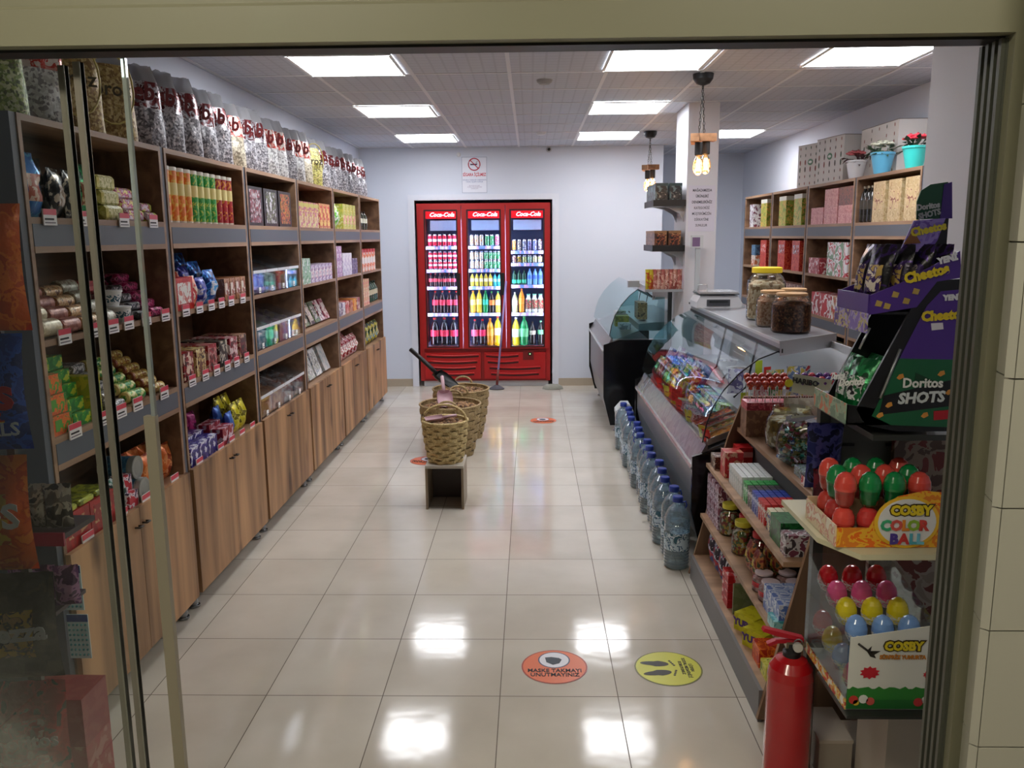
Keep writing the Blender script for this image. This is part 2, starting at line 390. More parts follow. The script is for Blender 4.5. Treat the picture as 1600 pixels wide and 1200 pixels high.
# ---------------------------------------------------------------- shelving cabinets
UW = .985
def cabinet_spec(dep=.33):
    X0 = -dep
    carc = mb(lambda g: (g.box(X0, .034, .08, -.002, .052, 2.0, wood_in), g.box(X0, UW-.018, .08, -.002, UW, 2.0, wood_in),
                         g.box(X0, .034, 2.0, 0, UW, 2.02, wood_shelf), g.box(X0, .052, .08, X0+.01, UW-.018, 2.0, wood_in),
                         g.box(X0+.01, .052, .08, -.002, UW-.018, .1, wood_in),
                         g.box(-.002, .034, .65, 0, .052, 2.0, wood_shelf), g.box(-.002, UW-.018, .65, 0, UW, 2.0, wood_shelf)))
    sh = lambda z: mb(lambda g: g.box(X0+.01, .052, z-.02, 0, UW-.018, z, wood_shelf))
    fas = lambda z: mb(lambda g: (g.box(-.006, .054, z-.088, .001, UW-.02, z-.02, slate), g.box(-.02, .052, z-.108, .002, UW-.018, z-.088, wood_shelf)))
    stile = mb(lambda g: g.box(X0, .002, .08, -.004, .032, 2.02, slate))
    y0, ym, y1 = .036, .51, UW-.002
    door = lambda a, b_: mb(lambda g: g.box(.001, a, .085, .019, b_, .655, wood_door))
    knob = mb(lambda g: (g.tube([(.019, -.014, 0), (.036, -.014, 0), (.036, .014, -.002), (.019, .014, -.002)], .004, M((52, 44, 40), .4, .6), 6)))
    leg = mb(lambda g: g.lathe([(.026, .002), (.026, .012), (.019, .014), (.019, .08)], M((150, 152, 156), .25, .85), 14))
    top = mb(lambda g: g.box(X0+.01, .052, .63, 0, UW-.018, .65, wood_shelf))
    return spec(None, [('carcass', carc, (0, 0, 0)), ('stile', stile, (0, 0, 0)), ('shelf', sh(1.72), (0, 0, 0)), ('fascia', fas(1.72), (0, 0, 0)),
                       ('shelf', sh(1.345), (0, 0, 0)), ('shelf', sh(1.035), (0, 0, 0)), ('fascia', fas(1.035), (0, 0, 0)), ('shelf', top, (0, 0, 0)),
                       ('door', door(y0, ym-.0015), (0, 0, 0), [('handle', knob, (0, ym-.03, .59))]),
                       ('door', door(ym+.0015, y1), (0, 0, 0), [('handle', knob, (0, ym+.03, .59))]),
                       ('leg', leg, (-.04, .07, 0)), ('leg', leg, (-.04, UW-.05, 0)), ('leg', leg, (X0+.04, .07, 0)), ('leg', leg, (X0+.04, UW-.05, 0))])
CS = cabinet_spec()
XF = -1.5
Y0L = [2.455+UW*k for k in range(6)]
for k, y in enumerate(Y0L):
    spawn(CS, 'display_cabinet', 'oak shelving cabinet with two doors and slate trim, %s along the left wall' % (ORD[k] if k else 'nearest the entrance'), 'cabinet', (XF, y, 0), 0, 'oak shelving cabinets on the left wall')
XG = 2.19
Y1R = [8.72-.975*k for k in range(5)]       # far ends of the right-hand units
RN = ['farthest', 'second from the back', 'third from the back', 'fourth from the back', 'nearest']
for k, y in enumerate(Y1R):
    t = spawn(CS, 'display_cabinet', 'oak shelving cabinet with slate trim on the right wall, %s' % RN[k], 'cabinet', (XG, y, 0), math.pi, 'oak shelving cabinets on the right wall')
    t.scale = (1, .975/UW, 1)
SZ = {'a': 1.72, 'b': 1.345, 'c': 1.035, 'd': .65}
SN = {'a': 'top shelf', 'b': 'second shelf', 'c': 'third shelf', 'd': 'lowest shelf'}
CN = ['first left cabinet', 'second left cabinet', 'third left cabinet', 'fourth left cabinet', 'fifth left cabinet', 'sixth left cabinet']

# ---------------------------------------------------------------- kinds of goods (front faces -Y, base at the origin)
KC = {}
def kind(fn):
    def g(*a, **k):
        key = (fn.__name__, a, tuple(sorted(k.items())))
        if key not in KC: KC[key] = fn(*a, **k)
        return KC[key]
    return g
@kind
def carton(w, d, h, cols, seed=0, band=None, lid=None, win=None, scale=18):
    body = P(cols, scale, seed)
    def f(g):
        g.box(-w/2, -d/2, 0, w/2, d/2, h, body)
        if band:
            z0, z1, c = band; g.box(-w/2-.0006, -d/2-.0006, z0*h, w/2+.0006, d/2+.0006, z1*h, M(c, .4))
        if lid: g.box(-w/2-.0008, -d/2-.0008, h*.86, w/2+.0008, d/2+.0008, h+.0008, M(lid, .4))
        if win:
            z0, z1, cs = win; g.box(-w*.36, -d/2-.001, z0*h, w*.36, -d/2+.002, z1*h, P(cs, 20, seed+3))
    return spec(mb(f))
def pouch_mesh(w, h, t, cols, seed=0, patch=None, crimp=None, nu=10, nv=12, top=1., metal=.3, dark=None, gather=0):
    base = foil(cols, seed, 14, .28, metal); pm = P(patch, 22, seed+1, .35) if patch else None; cm = M(crimp, .35, .3) if crimp else base
    rr = random.Random(seed*13+5)
    g = MB()
    def pt(i, j, sgn):
        u = -1+2*i/nu; v = j/nv
        wv = w*(1-(1-top)*v)*(1-.06*math.sin(math.pi*v))
        if gather and v > .78: wv *= 1-gather*min((v-.78)/.1, 1)+(.5*gather if v > .95 else 0)
        pr = (max(1-abs(u)**2.4, 0))**.6*(math.sin(math.pi*min(max((v*1.06-.03), 0), 1)))**.5
        th = t/2*pr
        n_ = noise.noise(Vector((u*2.3+seed, v*4.1, sgn*3+seed*.7)))*.22*t*(.35+pr)
        return (u*wv/2, sgn*(th+n_*pr) + (.004*math.sin(u*14+seed) if v > .93 else 0), v*h)
    for sgn in (-1, 1):
        vs = [pt(i, j, sgn) for j in range(nv+1) for i in range(nu+1)]
        for nm in ('b', 'p', 'c'):
            fs = []
            for j in range(nv):
                for i in range(nu):
                    u = -1+2*(i+.5)/nu; v = (j+.5)/nv
                    k = 'c' if (crimp and (v > .9 or v < .06)) else ('p' if (pm and abs(u) < .68 and .26 < v < .66) else 'b')
                    if k == nm: fs.append((j*(nu+1)+i, j*(nu+1)+i+1, (j+1)*(nu+1)+i+1, (j+1)*(nu+1)+i))
            if fs: g.add(vs, fs, {'b': base, 'p': pm, 'c': cm}[nm], True)
    return g.mesh()
@kind
def pouch(w, h, t, cols, seed=0, patch=None, crimp=None, top=1., metal=.3, gather=0):
    return spec(pouch_mesh(w, h, t, cols, seed, patch, crimp, top=top, metal=metal, gather=gather))
@kind
def flatpack(w, d, h, cols, seed=0, patch=None):
    """soft wrapped pack lying down, crimped ends left and right"""
    base = foil(cols, seed, 24, .3, .2); pm = P(patch, 50, seed) if patch else base
    def f(g):
        n = 12
        for k in range(n):
            pass
        sec = [(-d/2, h*.15), (-d/2+.006, 0), (d/2-.006, 0), (d/2, h*.15), (d/2, h*.8), (d/2-.008, h), (-d/2+.008, h), (-d/2, h*.8)]
        xs = [(-w/2, .25), (-w*.42, .95), (-w*.3, 1), (w*.3, 1), (w*.42, .95), (w/2, .25)]
        vs = []
        for x, s in xs:
            for (y, z) in sec: vs.append((x, y*(.6+.4*s), h*.5+(z-h*.5)*s))
        L = len(sec)
        for i in range(len(xs)-1):
            g.add(vs, [(i*L+k, i*L+(k+1) % L, (i+1)*L+(k+1) % L, (i+1)*L+k) for k in range(L)], pm if i == 2 else base, False)
        g.add(vs, [tuple(range(L)), tuple(range((len(xs)-1)*L, len(xs)*L))], base)
    return spec(mb(f))
@kind
def roll(L, r, cols, seed=0, end=None, along='x'):
    """wrapped roll of biscuits, lying with its end to the customer when along == 'y'"""
    base = foil(cols, seed, 30, .35, .15); e = M(end, .4) if end else base
    def f(g):
        T = Matrix.Translation((0, 0, r)) @ (Matrix.Rotation(R(90), 4, 'X') if along == 'y' else Matrix.Rotation(R(90), 4, 'Y'))
        g.lathe([(.0005, -L/2-.004), (r*.55, -L/2, e), (r*.93, -L/2+.004, e), (r, -L/2+.012, base), (r, L/2-.012, base), (r*.93, L/2-.004, e), (r*.5, L/2, e), (.0005, L/2+.003)], base, 14, T)
    return spec(mb(f))
@kind
def canister(r, h, cols, seed=0, rim=(225, 222, 210), mid=None):
    body = P(cols, 34, seed, .3, stretch=(1, 1, .7))
    def f(g):
        pr = [(r*.97, 0, M(rim, .3, .5)), (r, .004, M(rim, .3, .5)), (r, .008, body), (r, h-.016, M((240, 238, 228), .35)), (r*1.02, h-.014, M((240, 238, 228), .35)), (r*1.02, h, M((240, 238, 228), .35)), (r*.9, h+.001), (.0005, h+.001)]
        g.lathe(pr, body, 18)
        if mid: g.lathe([(r*1.004, h*.5), (r*1.004, h*.72)], M(mid, .35), 18)
    return spec(mb(f))
@kind
def can(r, h, cols, seed=0, band=None):
    body = P(cols, 60, seed, .22, .35); al = M((205, 208, 212), .25, .9)
    def f(g):
        g.lathe([(r*.75, 0, al), (r*.82, .004, al), (r, .012, body), (r, h-.014, al), (r*.82, h-.003, al), (r*.82, h, al), (r*.76, h-.004, al), (.0005, h-.004)], body, 14)
        if band: g.lathe([(r*1.006, h*.4), (r*1.006, h*.62)], M(band, .3), 14)
    return spec(mb(f))
@kind
def bottle(r, h, liq, label, cap, lz=(.36, .6), neck=.3, glassy=True, shoulder=.68, seed=0):
    L = M(liq, .12, 0, .4); lb = P(label, 50, seed, .4) if isinstance(label[0], tuple) else M(label, .4)
    up = GLASS(tuple(min(255, int(c*.6+90)) for c in liq), 1, .25, .1) if not glassy else L
    def f(g):
        nr = r*neck
        g.lathe([(r*.7, 0), (r*.95, .006), (r, h*.05), (r*.96, h*.2), (r, lz[0]*h-.002), (r, lz[1]*h+.002), (r*.93, h*shoulder), (r*.6, h*(shoulder+.13)), (nr, h*.88), (nr, h*.93)], L, 16)
        g.lathe([(r*1.012, lz[0]*h), (r*1.012, lz[1]*h)], lb, 16)
    c = mb(lambda g: g.lathe([(r*neck*1.15, 0), (r*neck*1.15, h*.055), (r*neck*1.0, h*.06), (.0005, h*.06)], M(cap, .4), 12))
    return spec(mb(f), [('cap', c, (0, 0, h*.925))])
@kind
def jar(r, h, fill, lid, seed=0, bulge=1.0, label=None, lidh=.08, scale=90, band=None):
    cont = P(fill, scale, seed, .4, 0, .9, scale*.9, vor=True)
    def fb(g):
        g.lathe([(r*.9, 0), (r, h*.04), (r*bulge, h*.4), (r, h*.72), (r*.8, h*.86), (r*.7, h*.9), (r*.7, h*.93)], clear, 24)
        if label: g.lathe([(r*bulge*1.005, h*.3), (r*bulge*1.005, h*.55)], P(label, 30, seed), 24)
    fc = mb(lambda g: g.lathe([(r*.88, h*.03), (r*.94, h*.06), (r*bulge*.95, h*.4), (r*.93, h*.7), (r*.6, h*.78), (.001, h*.8)], cont, 24))
    lm = M(lid, .45)
    fl = mb(lambda g: g.lathe([(r*.76, 0), (r*.78, h*.01), (r*.78, h*lidh), (r*.72, h*(lidh+.012)), (.001, h*(lidh+.012))], lm, 24))
    return spec(mb(fb), [('contents', fc, (0, 0, 0)), ('lid', fl, (0, 0, h*.925))])
@kind
def clearbin(w, d, h, cols, seed=0):
    """acrylic pick-and-mix bin: low front, sloping hinged lid"""
    t = .003
    def fb(g):
        g.box(-w/2, -d/2, 0, w/2, d/2, t, plast); g.box(-w/2, -d/2, t, w/2, -d/2+t, h*.62, plast); g.box(-w/2, d/2-t, t, w/2, d/2, h, plast)
        for s in (-1, 1):
            x = s*(w/2-t); g.prism([(-d/2, t), (d/2, t), (d/2, h), (d/2-.06, h), (-d/2, h*.62)], 'x', min(x, x+s*t), max(x, x+s*t), plast)
    def fl(g):
        g.prism([(-d/2-.004, h*.62), (-d/2-.004, h*.62+.004), (d/2-.06, h+.004), (d/2-.06, h)], 'x', -w/2, w/2, plast)
        g.box(-w/2, -d/2-.007, h*.58, w/2, -d/2-.003, h*.66, M((214, 216, 220), .25))
    cm = P(cols, 36, seed, .35, 0, .5, 60, vor=True)
    def fc(g):
        n = 9; rr = random.Random(seed+3); vs = []
        for j in range(n+1):
            for i in range(n+1):
                vs.append((-w/2+.006+(w-.012)*i/n, -d/2+.006+(d-.012)*j/n, h*(.46+.38*j/n)+rr.uniform(-.008, .012)))
        g.add(vs, [(j*(n+1)+i, j*(n+1)+i+1, (j+1)*(n+1)+i+1, (j+1)*(n+1)+i) for j in range(n) for i in range(n)], cm)
        e = [vs[i] for i in range(n+1)]; m_ = len(e)
        g.add(e+[(p[0], p[1], .005) for p in e], [(i, i+1, m_+i+1, m_+i) for i in range(m_-1)], cm)
        e = [vs[j*(n+1)] for j in range(n+1)]
        g.add(e+[(p[0], p[1], .005) for p in e], [(i, i+1, m_+i+1, m_+i) for i in range(m_-1)], cm)
        e = [vs[j*(n+1)+n] for j in range(n+1)]
        g.add(e+[(p[0], p[1], .005) for p in e], [(i, i+1, m_+i+1, m_+i) for i in range(m_-1)], cm)
    def ft(g): g.box(-.016, -.003, 0, .016, 0, .03, paper); g.box(-.012, -.0035, .006, .012, -.003, .01, ink)
    return spec(mb(fb), [('lid', mb(fl), (0, 0, 0)), ('sweets', mb(fc), (0, 0, 0)), ('price_card', mb(ft), (-w*.05, -d/2-.004, .008))])
@kind
def ticket():
    def f(g):
        g.box(-.036, -.004, -.028, .036, 0, .022, M((236, 232, 234), .45)); g.box(-.036, -.0045, .004, .036, -.004, .022, M((214, 60, 84), .4))
        g.box(-.03, -.0045, -.012, .02, -.004, -.006, ink); g.box(-.03, -.0045, -.022, .028, -.004, -.018, M((120, 110, 120), .5))
    return spec(mb(f))

RZL, RZR = R(90), R(-90)
def place(sp, name, desc, cat, where, x, y, z, rz=RZL, n=1, dy=0, layers=1, dz=0, deep=1, dx=0, dzb=0, group=None, jit=0, tilt=0, start=0, yaw=0, ldx=0):
    """n along the shelf, `layers` upwards, `deep` rows backwards; every one labelled by its own place"""
    out = []
    for k in range(deep):
        for j in range(layers):
            for i in range(n):
                parts = [desc]
                if n > 1: parts.append(('nearest' if i+start == 0 else NTH[i+start])+(' from entrance' if i+start else ' the entrance'))
                if layers > 1: parts.append(UP[j])
                if deep > 1: parts.append(BACK[k])
                lab = ', '.join(parts)+', '+where
                sgn = -1 if abs(rz-RZL) < 1 else 1
                xx = x+sgn*k*dx+sgn*j*ldx; yy = y+i*dy+(rnd.uniform(-jit, jit) if jit else 0)
                rot = (R(tilt)+(rnd.uniform(-.12, .12) if jit else 0), 0, rz+yaw+(rnd.uniform(-.2, .2) if jit else 0))
                g = group or (desc+' on the '+where)
                out.append(spawn(sp, name, lab, cat, (xx, yy, z+j*dz+k*dzb), 0, g if n*layers*deep > 1 else None, rot))
    return out
def tickets(cab, sh, ys, x=None, rz=RZL):
    z = SZ[sh]; w_ = SN[sh]+' of '+CN[cab]
    for i, yy in enumerate(ys):
        spawn(ticket(), 'price_ticket', 'red and white price ticket, '+('nearest the entrance' if i == 0 else NTH[i]+' from entrance')+', '+w_, 'price tag', (XF+.0035, Y0L[cab]+yy, z+.004-(.0 if sh != 'd' else -.006)+.0), rz, 'price tickets on the '+w_)
def lsh(cab, sh): return SN[sh]+', '+CN[cab]
def left(sp, name, desc, cat, cab, sh, y, d, **k):
    """d: how far the item's centre sits behind the shelf's front edge"""
    return place(sp, name, desc, cat, lsh(cab, sh), XF-d, Y0L[cab]+y, SZ[sh]+k.pop('z', .0006), **k)

# ---- first left cabinet
c = 0
left(pouch(.13, .2, .07, ((40, 120, 200), (90, 180, 226), (20, 70, 150)), 1, ((190, 90, 60), (230, 200, 180)), gather=.3), 'snack_pouch', 'bright blue foil snack pouch with ruffled top', 'snack bag', c, 'a', .155, .07, n=1)
left(pouch(.13, .2, .07, ((40, 120, 200), (90, 180, 226), (20, 70, 150)), 2, ((190, 90, 60), (230, 200, 180)), gather=.3), 'snack_pouch', 'blue foil snack pouch standing behind the front one', 'snack bag', c, 'a', .2, .16)
left(pouch(.12, .16, .06, ((24, 24, 26), (60, 60, 62), (200, 190, 170)), 3, ((150, 120, 90), (220, 210, 200))), 'snack_pouch', 'black and silver foil pouch', 'snack bag', c, 'a', .29, .06, n=2, dy=.085, yaw=.3)
left(pouch(.12, .2, .06, ((20, 20, 22), (50, 52, 54)), 4), 'snack_pouch', 'black foil pouch at the back', 'snack bag', c, 'a', .32, .15, n=1)
left(pouch(.12, .19, .07, ((20, 130, 70), (60, 180, 110), (10, 80, 50)), 5, ((210, 200, 150), (150, 90, 50)), gather=.2), 'snack_pouch', 'green foil pouch with cream picture', 'snack bag', c, 'a', .465, .07)
left(flatpack(.15, .13, .052, ((206, 198, 110), (186, 178, 80)), 6, ((220, 214, 150), (150, 150, 40))), 'wrapped_pack', 'yellow wrapped tissue pack', 'pack', c, 'a', .6, .08, layers=3, dz=.054, ldx=.012)
left(flatpack(.15, .12, .04, ((226, 210, 220), (200, 60, 140), (240, 230, 150)), 7), 'wrapped_pack', 'pink and white wrapped pack', 'pack', c, 'a', .765, .075, layers=3, dz=.042, ldx=.02)
left(flatpack(.1, .1, .035, ((226, 210, 220), (190, 40, 120), (200, 220, 90)), 8), 'wrapped_pack', 'small pink and green wrapped pack', 'pack', c, 'a', .89, .06, layers=2, dz=.037, ldx=.02)
tickets(c, 'a', (.14, .32, .62, .86))
for i, (cols, nm, ds, r_) in enumerate(((((206, 192, 158), (226, 214, 186)), 'biscuit_roll', 'cream wrapped biscuit roll', .03), (((150, 84, 72), (186, 120, 104)), 'biscuit_roll', 'brown-pink wrapped biscuit roll', .027),
                                  (((190, 140, 90), (226, 196, 150), (120, 80, 60)), 'biscuit_roll', 'gold wrapped biscuit roll', .026), (((206, 206, 190), (160, 150, 130)), 'biscuit_roll', 'silver wrapped biscuit roll', .028))):
    left(roll(.11, r_, cols, i, along='x'), nm, ds, 'biscuits', c, 'b', .13+i*.118, .04, layers=5 if i < 2 else 4, dz=r_*1.3, ldx=r_*1.52)
@kind
def tub(cols):
    def f(g): g.lathe([(.034, 0), (.047, .05), (.05, .052), (.05, .058), (.001, .058)], M((232, 232, 230), .4), 18); g.lathe([(.0392, .014), (.0465, .042)], P(cols, 40, 2, .4), 18)
    return spec(mb(f))
left(tub(((232, 232, 232), (40, 90, 110))), 'dessert_tub', 'white dessert tub with teal print', 'tub', c, 'b', .63, .055, layers=2, dz=.06, ldx=.03)
left(carton(.1, .1, .05, ((186, 30, 44), (160, 20, 34)), 4, band=(.3, .6, (220, 120, 120))), 'biscuit_box', 'red biscuit box behind the tubs', 'box', c, 'b', .6, .19, layers=3, dz=.052)
left(flatpack(.1, .09, .032, ((30, 26, 30), (80, 76, 80), (190, 180, 180)), 9), 'wrapped_pack', 'black and white wrapped cake pack', 'pack', c, 'b', .745, .055, layers=4, dz=.033, ldx=.032)
left(flatpack(.11, .09, .034, ((186, 30, 100), (220, 110, 160), (90, 20, 50)), 10), 'wrapped_pack', 'magenta wrapped cake pack', 'pack', c, 'b', .87, .055, layers=5, dz=.034, ldx=.032)
tickets(c, 'b', (.155, .345, .47, .585, .73, .9))
left(carton(.115, .11, .062, ((214, 96, 40), (230, 120, 50), (60, 140, 60)), 5, win=(.2, .8, ((230, 120, 40), (90, 160, 60)))), 'biscuit_box', 'orange biscuit box with green sprig', 'box', c, 'c', .12, .065, layers=3, dz=.064, ldx=.012)
left(carton(.11, .11, .045, ((40, 120, 50), (60, 150, 60), (190, 200, 60)), 6), 'wafer_box', 'green wafer box', 'box', c, 'c', .245, .07, layers=5, dz=.047, ldx=.02)
left(carton(.05, .1, .075, ((200, 190, 60), (160, 170, 50)), 7), 'wafer_box', 'yellow-green wafer box', 'box', c, 'c', .345, .06, layers=2, dz=.077)
left(flatpack(.12, .1, .036, ((60, 58, 62), (110, 108, 110), (220, 216, 216)), 11, ((200, 198, 200), (40, 40, 44))), 'wrapped_pack', 'black and silver wrapped wafer pack', 'pack', c, 'c', .48, .055, layers=5, dz=.034, ldx=.034, yaw=.12)
left(flatpack(.1, .09, .034, ((70, 62, 60), (120, 100, 90)), 12), 'wrapped_pack', 'dark grey wrapped wafer pack at the back', 'pack', c, 'c', .44, .25, layers=4, dz=.036)
left(roll(.12, .024, ((40, 130, 60), (170, 190, 80), (220, 214, 160)), 8, (220, 200, 120)), 'biscuit_roll', 'green and yellow biscuit roll', 'biscuits', c, 'c', .645, .035, layers=5, dz=.03, ldx=.037, yaw=-.1)
left(roll(.11, .021, ((200, 170, 80), (150, 90, 40), (226, 214, 150)), 9, (150, 80, 50)), 'biscuit_roll', 'gold and brown biscuit roll', 'biscuits', c, 'c', .83, .035, layers=6, dz=.026, ldx=.033, yaw=-.1)
tickets(c, 'c', (.16, .34, .47, .6, .83))
left(carton(.16, .13, .12, ((176, 20, 30), (150, 14, 24)), 8, win=(.3, .82, ((196, 150, 110), (150, 30, 36)))), 'biscuit_box', 'red shelf box with tan window', 'box', c, 'd', .135, .07, n=2, dy=.165)
left(flatpack(.1, .12, .02, ((190, 196, 70), (120, 130, 50)), 13), 'wrapped_pack', 'yellow-green flat packet on the red boxes', 'pack', c, 'd', .11, .07, z=.1206, n=3, dy=.107)
left(pouch(.08, .14, .04, ((30, 120, 100), (200, 210, 210), (20, 60, 60)), 14), 'snack_pouch', 'teal and silver pouch', 'snack bag', c, 'd', .445, .05, n=2, dy=.075, yaw=.4)
@kind
def tin(cols):
    def f(g):
        T = Matrix.Translation((0, 0, .046)) @ Matrix.Rotation(R(90), 4, 'X')
        g.lathe([(.001, -.07), (.04, -.07), (.044, -.067), (.044, .05), (.046, .052), (.046, .07), (.04, .071), (.03, .069), (.001, .069)], M((150, 152, 148), .35, .5), 22, T); g.lathe([(.0445, -.06), (.0445, .045)], P(cols, 40, 2), 22, T)
    return spec(mb(f))
left(tin(((40, 80, 110), (60, 110, 140))), 'snack_tin', 'blue drum with grey lid lying on its side', 'tin', c, 'd', .615, .075, layers=2, dz=.085, ldx=.02)
left(carton(.07, .06, .06, ((190, 40, 60), (230, 210, 220), (60, 30, 80)), 3), 'sweet_box', 'small red and white sweet box', 'box', c, 'd', .535, .04, layers=2, dz=.062, ldx=.02)
left(pouch(.1, .15, .06, ((214, 110, 50), (230, 150, 90), (160, 60, 30)), 15), 'snack_pouch', 'orange snack pouch', 'snack bag', c, 'd', .73, .06, n=3, dy=.09, deep=2, dx=.09)
tickets(c, 'd', (.17, .41, .6, .86))
# blister cards hanging on the side of the first cabinet
def f(g):
    for i in range(5):
        for j in range(7): g.sphere((-.026+i*.013, -.006, .014+j*.017), .0042, M((60, 140, 150), .3), 6, 4)
    g.box(-.034, -.003, 0, .034, 0, .15, M((196, 220, 224), .35)); g.box(-.034, -.0034, .125, .034, -.003, .15, M((30, 60, 130), .4))
bl_me = mb(f)
for i, z in enumerate((.49, .325)):
    thing('blister_card', 'pale blue card of battery cells hanging on cabinet side, '+('upper' if i == 0 else 'lower')+' one', 'card', (-1.46+.008*i, 2.444, z), 0, 'blister cards on the cabinet side', bl_me)

# ---- second left cabinet
c = 1
for (cs, nm, a, n_) in ((((232, 120, 30), (240, 150, 50), (240, 200, 90)), 'orange', 0, 4), (((30, 150, 60), (60, 170, 80), (190, 210, 90)), 'green', 4, 4), (((176, 24, 34), (150, 14, 40), (226, 150, 50)), 'dark red', 8, 3)):
    left(canister(.035, .235, cs, a+1, mid=(235, 220, 150)), 'crisp_tube', nm+' crisp tube', 'crisp tube', c, 'a', .12+a*.0745, .06, n=n_, dy=.0745)
left(carton(.19, .12, .14, ((186, 24, 30), (206, 60, 40)), 11, win=(.2, .85, ((232, 228, 220), (236, 232, 226), (206, 120, 110)))), 'biscuit_box', 'red box with white emblem', 'box', c, 'b', .155, .07)
left(pouch(.11, .14, .06, ((206, 40, 30), (236, 120, 60), (226, 200, 190)), 16, ((240, 220, 200), (190, 30, 30))), 'snack_pouch', 'red and orange pouch', 'snack bag', c, 'b', .3, .05, n=1, deep=3, dx=.07, dzb=.02)
left(pouch(.1, .13, .06, ((40, 40, 130), (60, 80, 180), (200, 200, 220)), 17), 'snack_pouch', 'deep blue pouch', 'snack bag', c, 'b', .415, .05, n=1, deep=3, dx=.075, dzb=.05)
left(pouch(.13, .16, .07, ((30, 90, 190), (70, 150, 226), (16, 50, 120)), 18, ((90, 170, 230), (230, 230, 240))), 'snack_pouch', 'bright blue pouch in heap', 'snack bag', c, 'b', .54, .055, n=1, deep=4, dx=.07, dzb=.04)
left(pouch(.13, .15, .07, ((20, 50, 110), (40, 80, 150)), 19), 'snack_pouch', 'navy blue pouch at the back', 'snack bag', c, 'b', .3, .24, z=.04, n=2, dy=.12)
left(carton(.07, .14, .11, ((150, 90, 50), (190, 140, 100), (110, 50, 30)), 12, win=(.3, .8, ((226, 214, 200), (150, 70, 40)))), 'chocolate_box', 'brown and cream chocolate box', 'box', c, 'b', .67, .08, n=4, dy=.078)
tickets(c, 'b', (.12, .27, .41, .54, .67, .84))
for i, (cs, ds) in enumerate(((((150, 20, 28), (110, 14, 22), (226, 200, 180)), 'dark red'), (((206, 180, 110), (230, 214, 160), (110, 60, 40)), 'gold'), (((160, 20, 40), (190, 150, 140)), 'crimson'), (((24, 22, 24), (60, 50, 40), (200, 190, 170)), 'black'), (((150, 24, 44), (220, 200, 200)), 'wine red'), (((120, 24, 30), (190, 160, 130), (30, 20, 20)), 'maroon'))):
    left(carton(.105, .2, .125, cs, 20+i, win=(.15, .85, ((cs[-1]), (cs[0]), (60, 30, 26)))), 'chocolate_carton', ds+' carton of chocolate bars', 'carton', c, 'c', .13+i*.14, .105)
tickets(c, 'c', (.13, .28, .42, .56, .69, .84))
left(carton(.1, .06, .085, ((46, 36, 110), (70, 56, 150), (226, 226, 240)), 13), 'sweet_box', 'dark purple and white sweet box', 'box', c, 'd', .13, .035, n=3, dy=.105, deep=2, dx=.065, dzb=.02)
left(pouch(.09, .12, .05, ((150, 20, 100), (190, 50, 130), (70, 20, 60)), 21), 'snack_pouch', 'magenta pouch', 'snack bag', c, 'd', .12, .17, z=.05, n=5, dy=.09, deep=2, dx=.05, dzb=.02)
left(pouch(.12, .12, .05, ((130, 130, 40), (170, 170, 60), (80, 90, 40)), 22), 'snack_pouch', 'olive yellow pouch at the back', 'snack bag', c, 'd', .16, .27, z=.1, n=3, dy=.14)
left(carton(.07, .06, .085, ((150, 30, 50), (220, 200, 210)), 14), 'sweet_box', 'crimson and white sweet box', 'box', c, 'd', .5, .035, n=2, dy=.075, deep=2, dx=.065, dzb=.02)
left(pouch(.08, .13, .05, ((40, 70, 160), (80, 130, 210)), 23), 'snack_pouch', 'blue pouch beside the yellow ones', 'snack bag', c, 'd', .66, .05, n=1, deep=2, dx=.06, dzb=.03)
left(pouch(.1, .16, .06, ((226, 214, 40), (240, 230, 90), (120, 110, 30)), 24, gather=.2), 'snack_pouch', 'bright yellow pouch', 'snack bag', c, 'd', .76, .06, n=2, dy=.1, deep=2, dx=.08, dzb=.03)
tickets(c, 'd', (.14, .4, .55, .7, .86))

# ---- third left cabinet
c = 2
for i, (cs, ds) in enumerate(((((190, 184, 186), (120, 110, 116), (150, 40, 60)), 'grey and wine'), (((200, 200, 206), (60, 60, 64), (120, 130, 90)), 'silver and black'), (((36, 32, 34), (200, 150, 60), (190, 60, 40)), 'black with fruit picture'))):
    left(carton(.255, .14, .21, ((24, 22, 24), (40, 38, 42)), 30+i, win=(.08, .92, cs+((60, 50, 50),)), scale=12), 'snack_carton', ds+' snack carton', 'carton', c, 'a', .195+i*.28, .08)
cands = {'b': [((140, 80, 200), (210, 180, 236), (236, 230, 244)), ((190, 200, 190), (226, 226, 214), (150, 160, 140)), ((206, 160, 80), (190, 60, 50), (226, 214, 150)), ((40, 150, 180), (120, 200, 214), (226, 236, 236))],
         'c': [((200, 214, 220), (70, 150, 170), (236, 236, 236)), ((30, 130, 170), (60, 170, 110), (190, 220, 220)), ((220, 170, 180), (190, 150, 190), (230, 220, 200)), ((226, 190, 90), (230, 210, 180), (120, 100, 160))],
         'd': [((240, 160, 50), (250, 196, 100), (220, 126, 40)), ((210, 130, 60), (240, 186, 110), (170, 90, 50)), ((220, 206, 196), (240, 232, 220), (180, 96, 60)), ((60, 44, 40), (226, 220, 210), (170, 110, 80))]}
cn = {'b': ['purple and white', 'pale green', 'gold and red', 'turquoise'], 'c': ['teal and white', 'blue and green', 'pink and lilac', 'yellow and cream'], 'd': ['orange', 'tan', 'white and brown', 'black and white']}
for sh in 'bcd':
    for i in range(4):
        left(clearbin(.215, .28, .2, cands[sh][i], i+ord(sh)), 'sweet_bin', 'clear acrylic bin of %s sweets' % cn[sh][i], 'sweet bin', c, sh, .17+i*.224, .147)
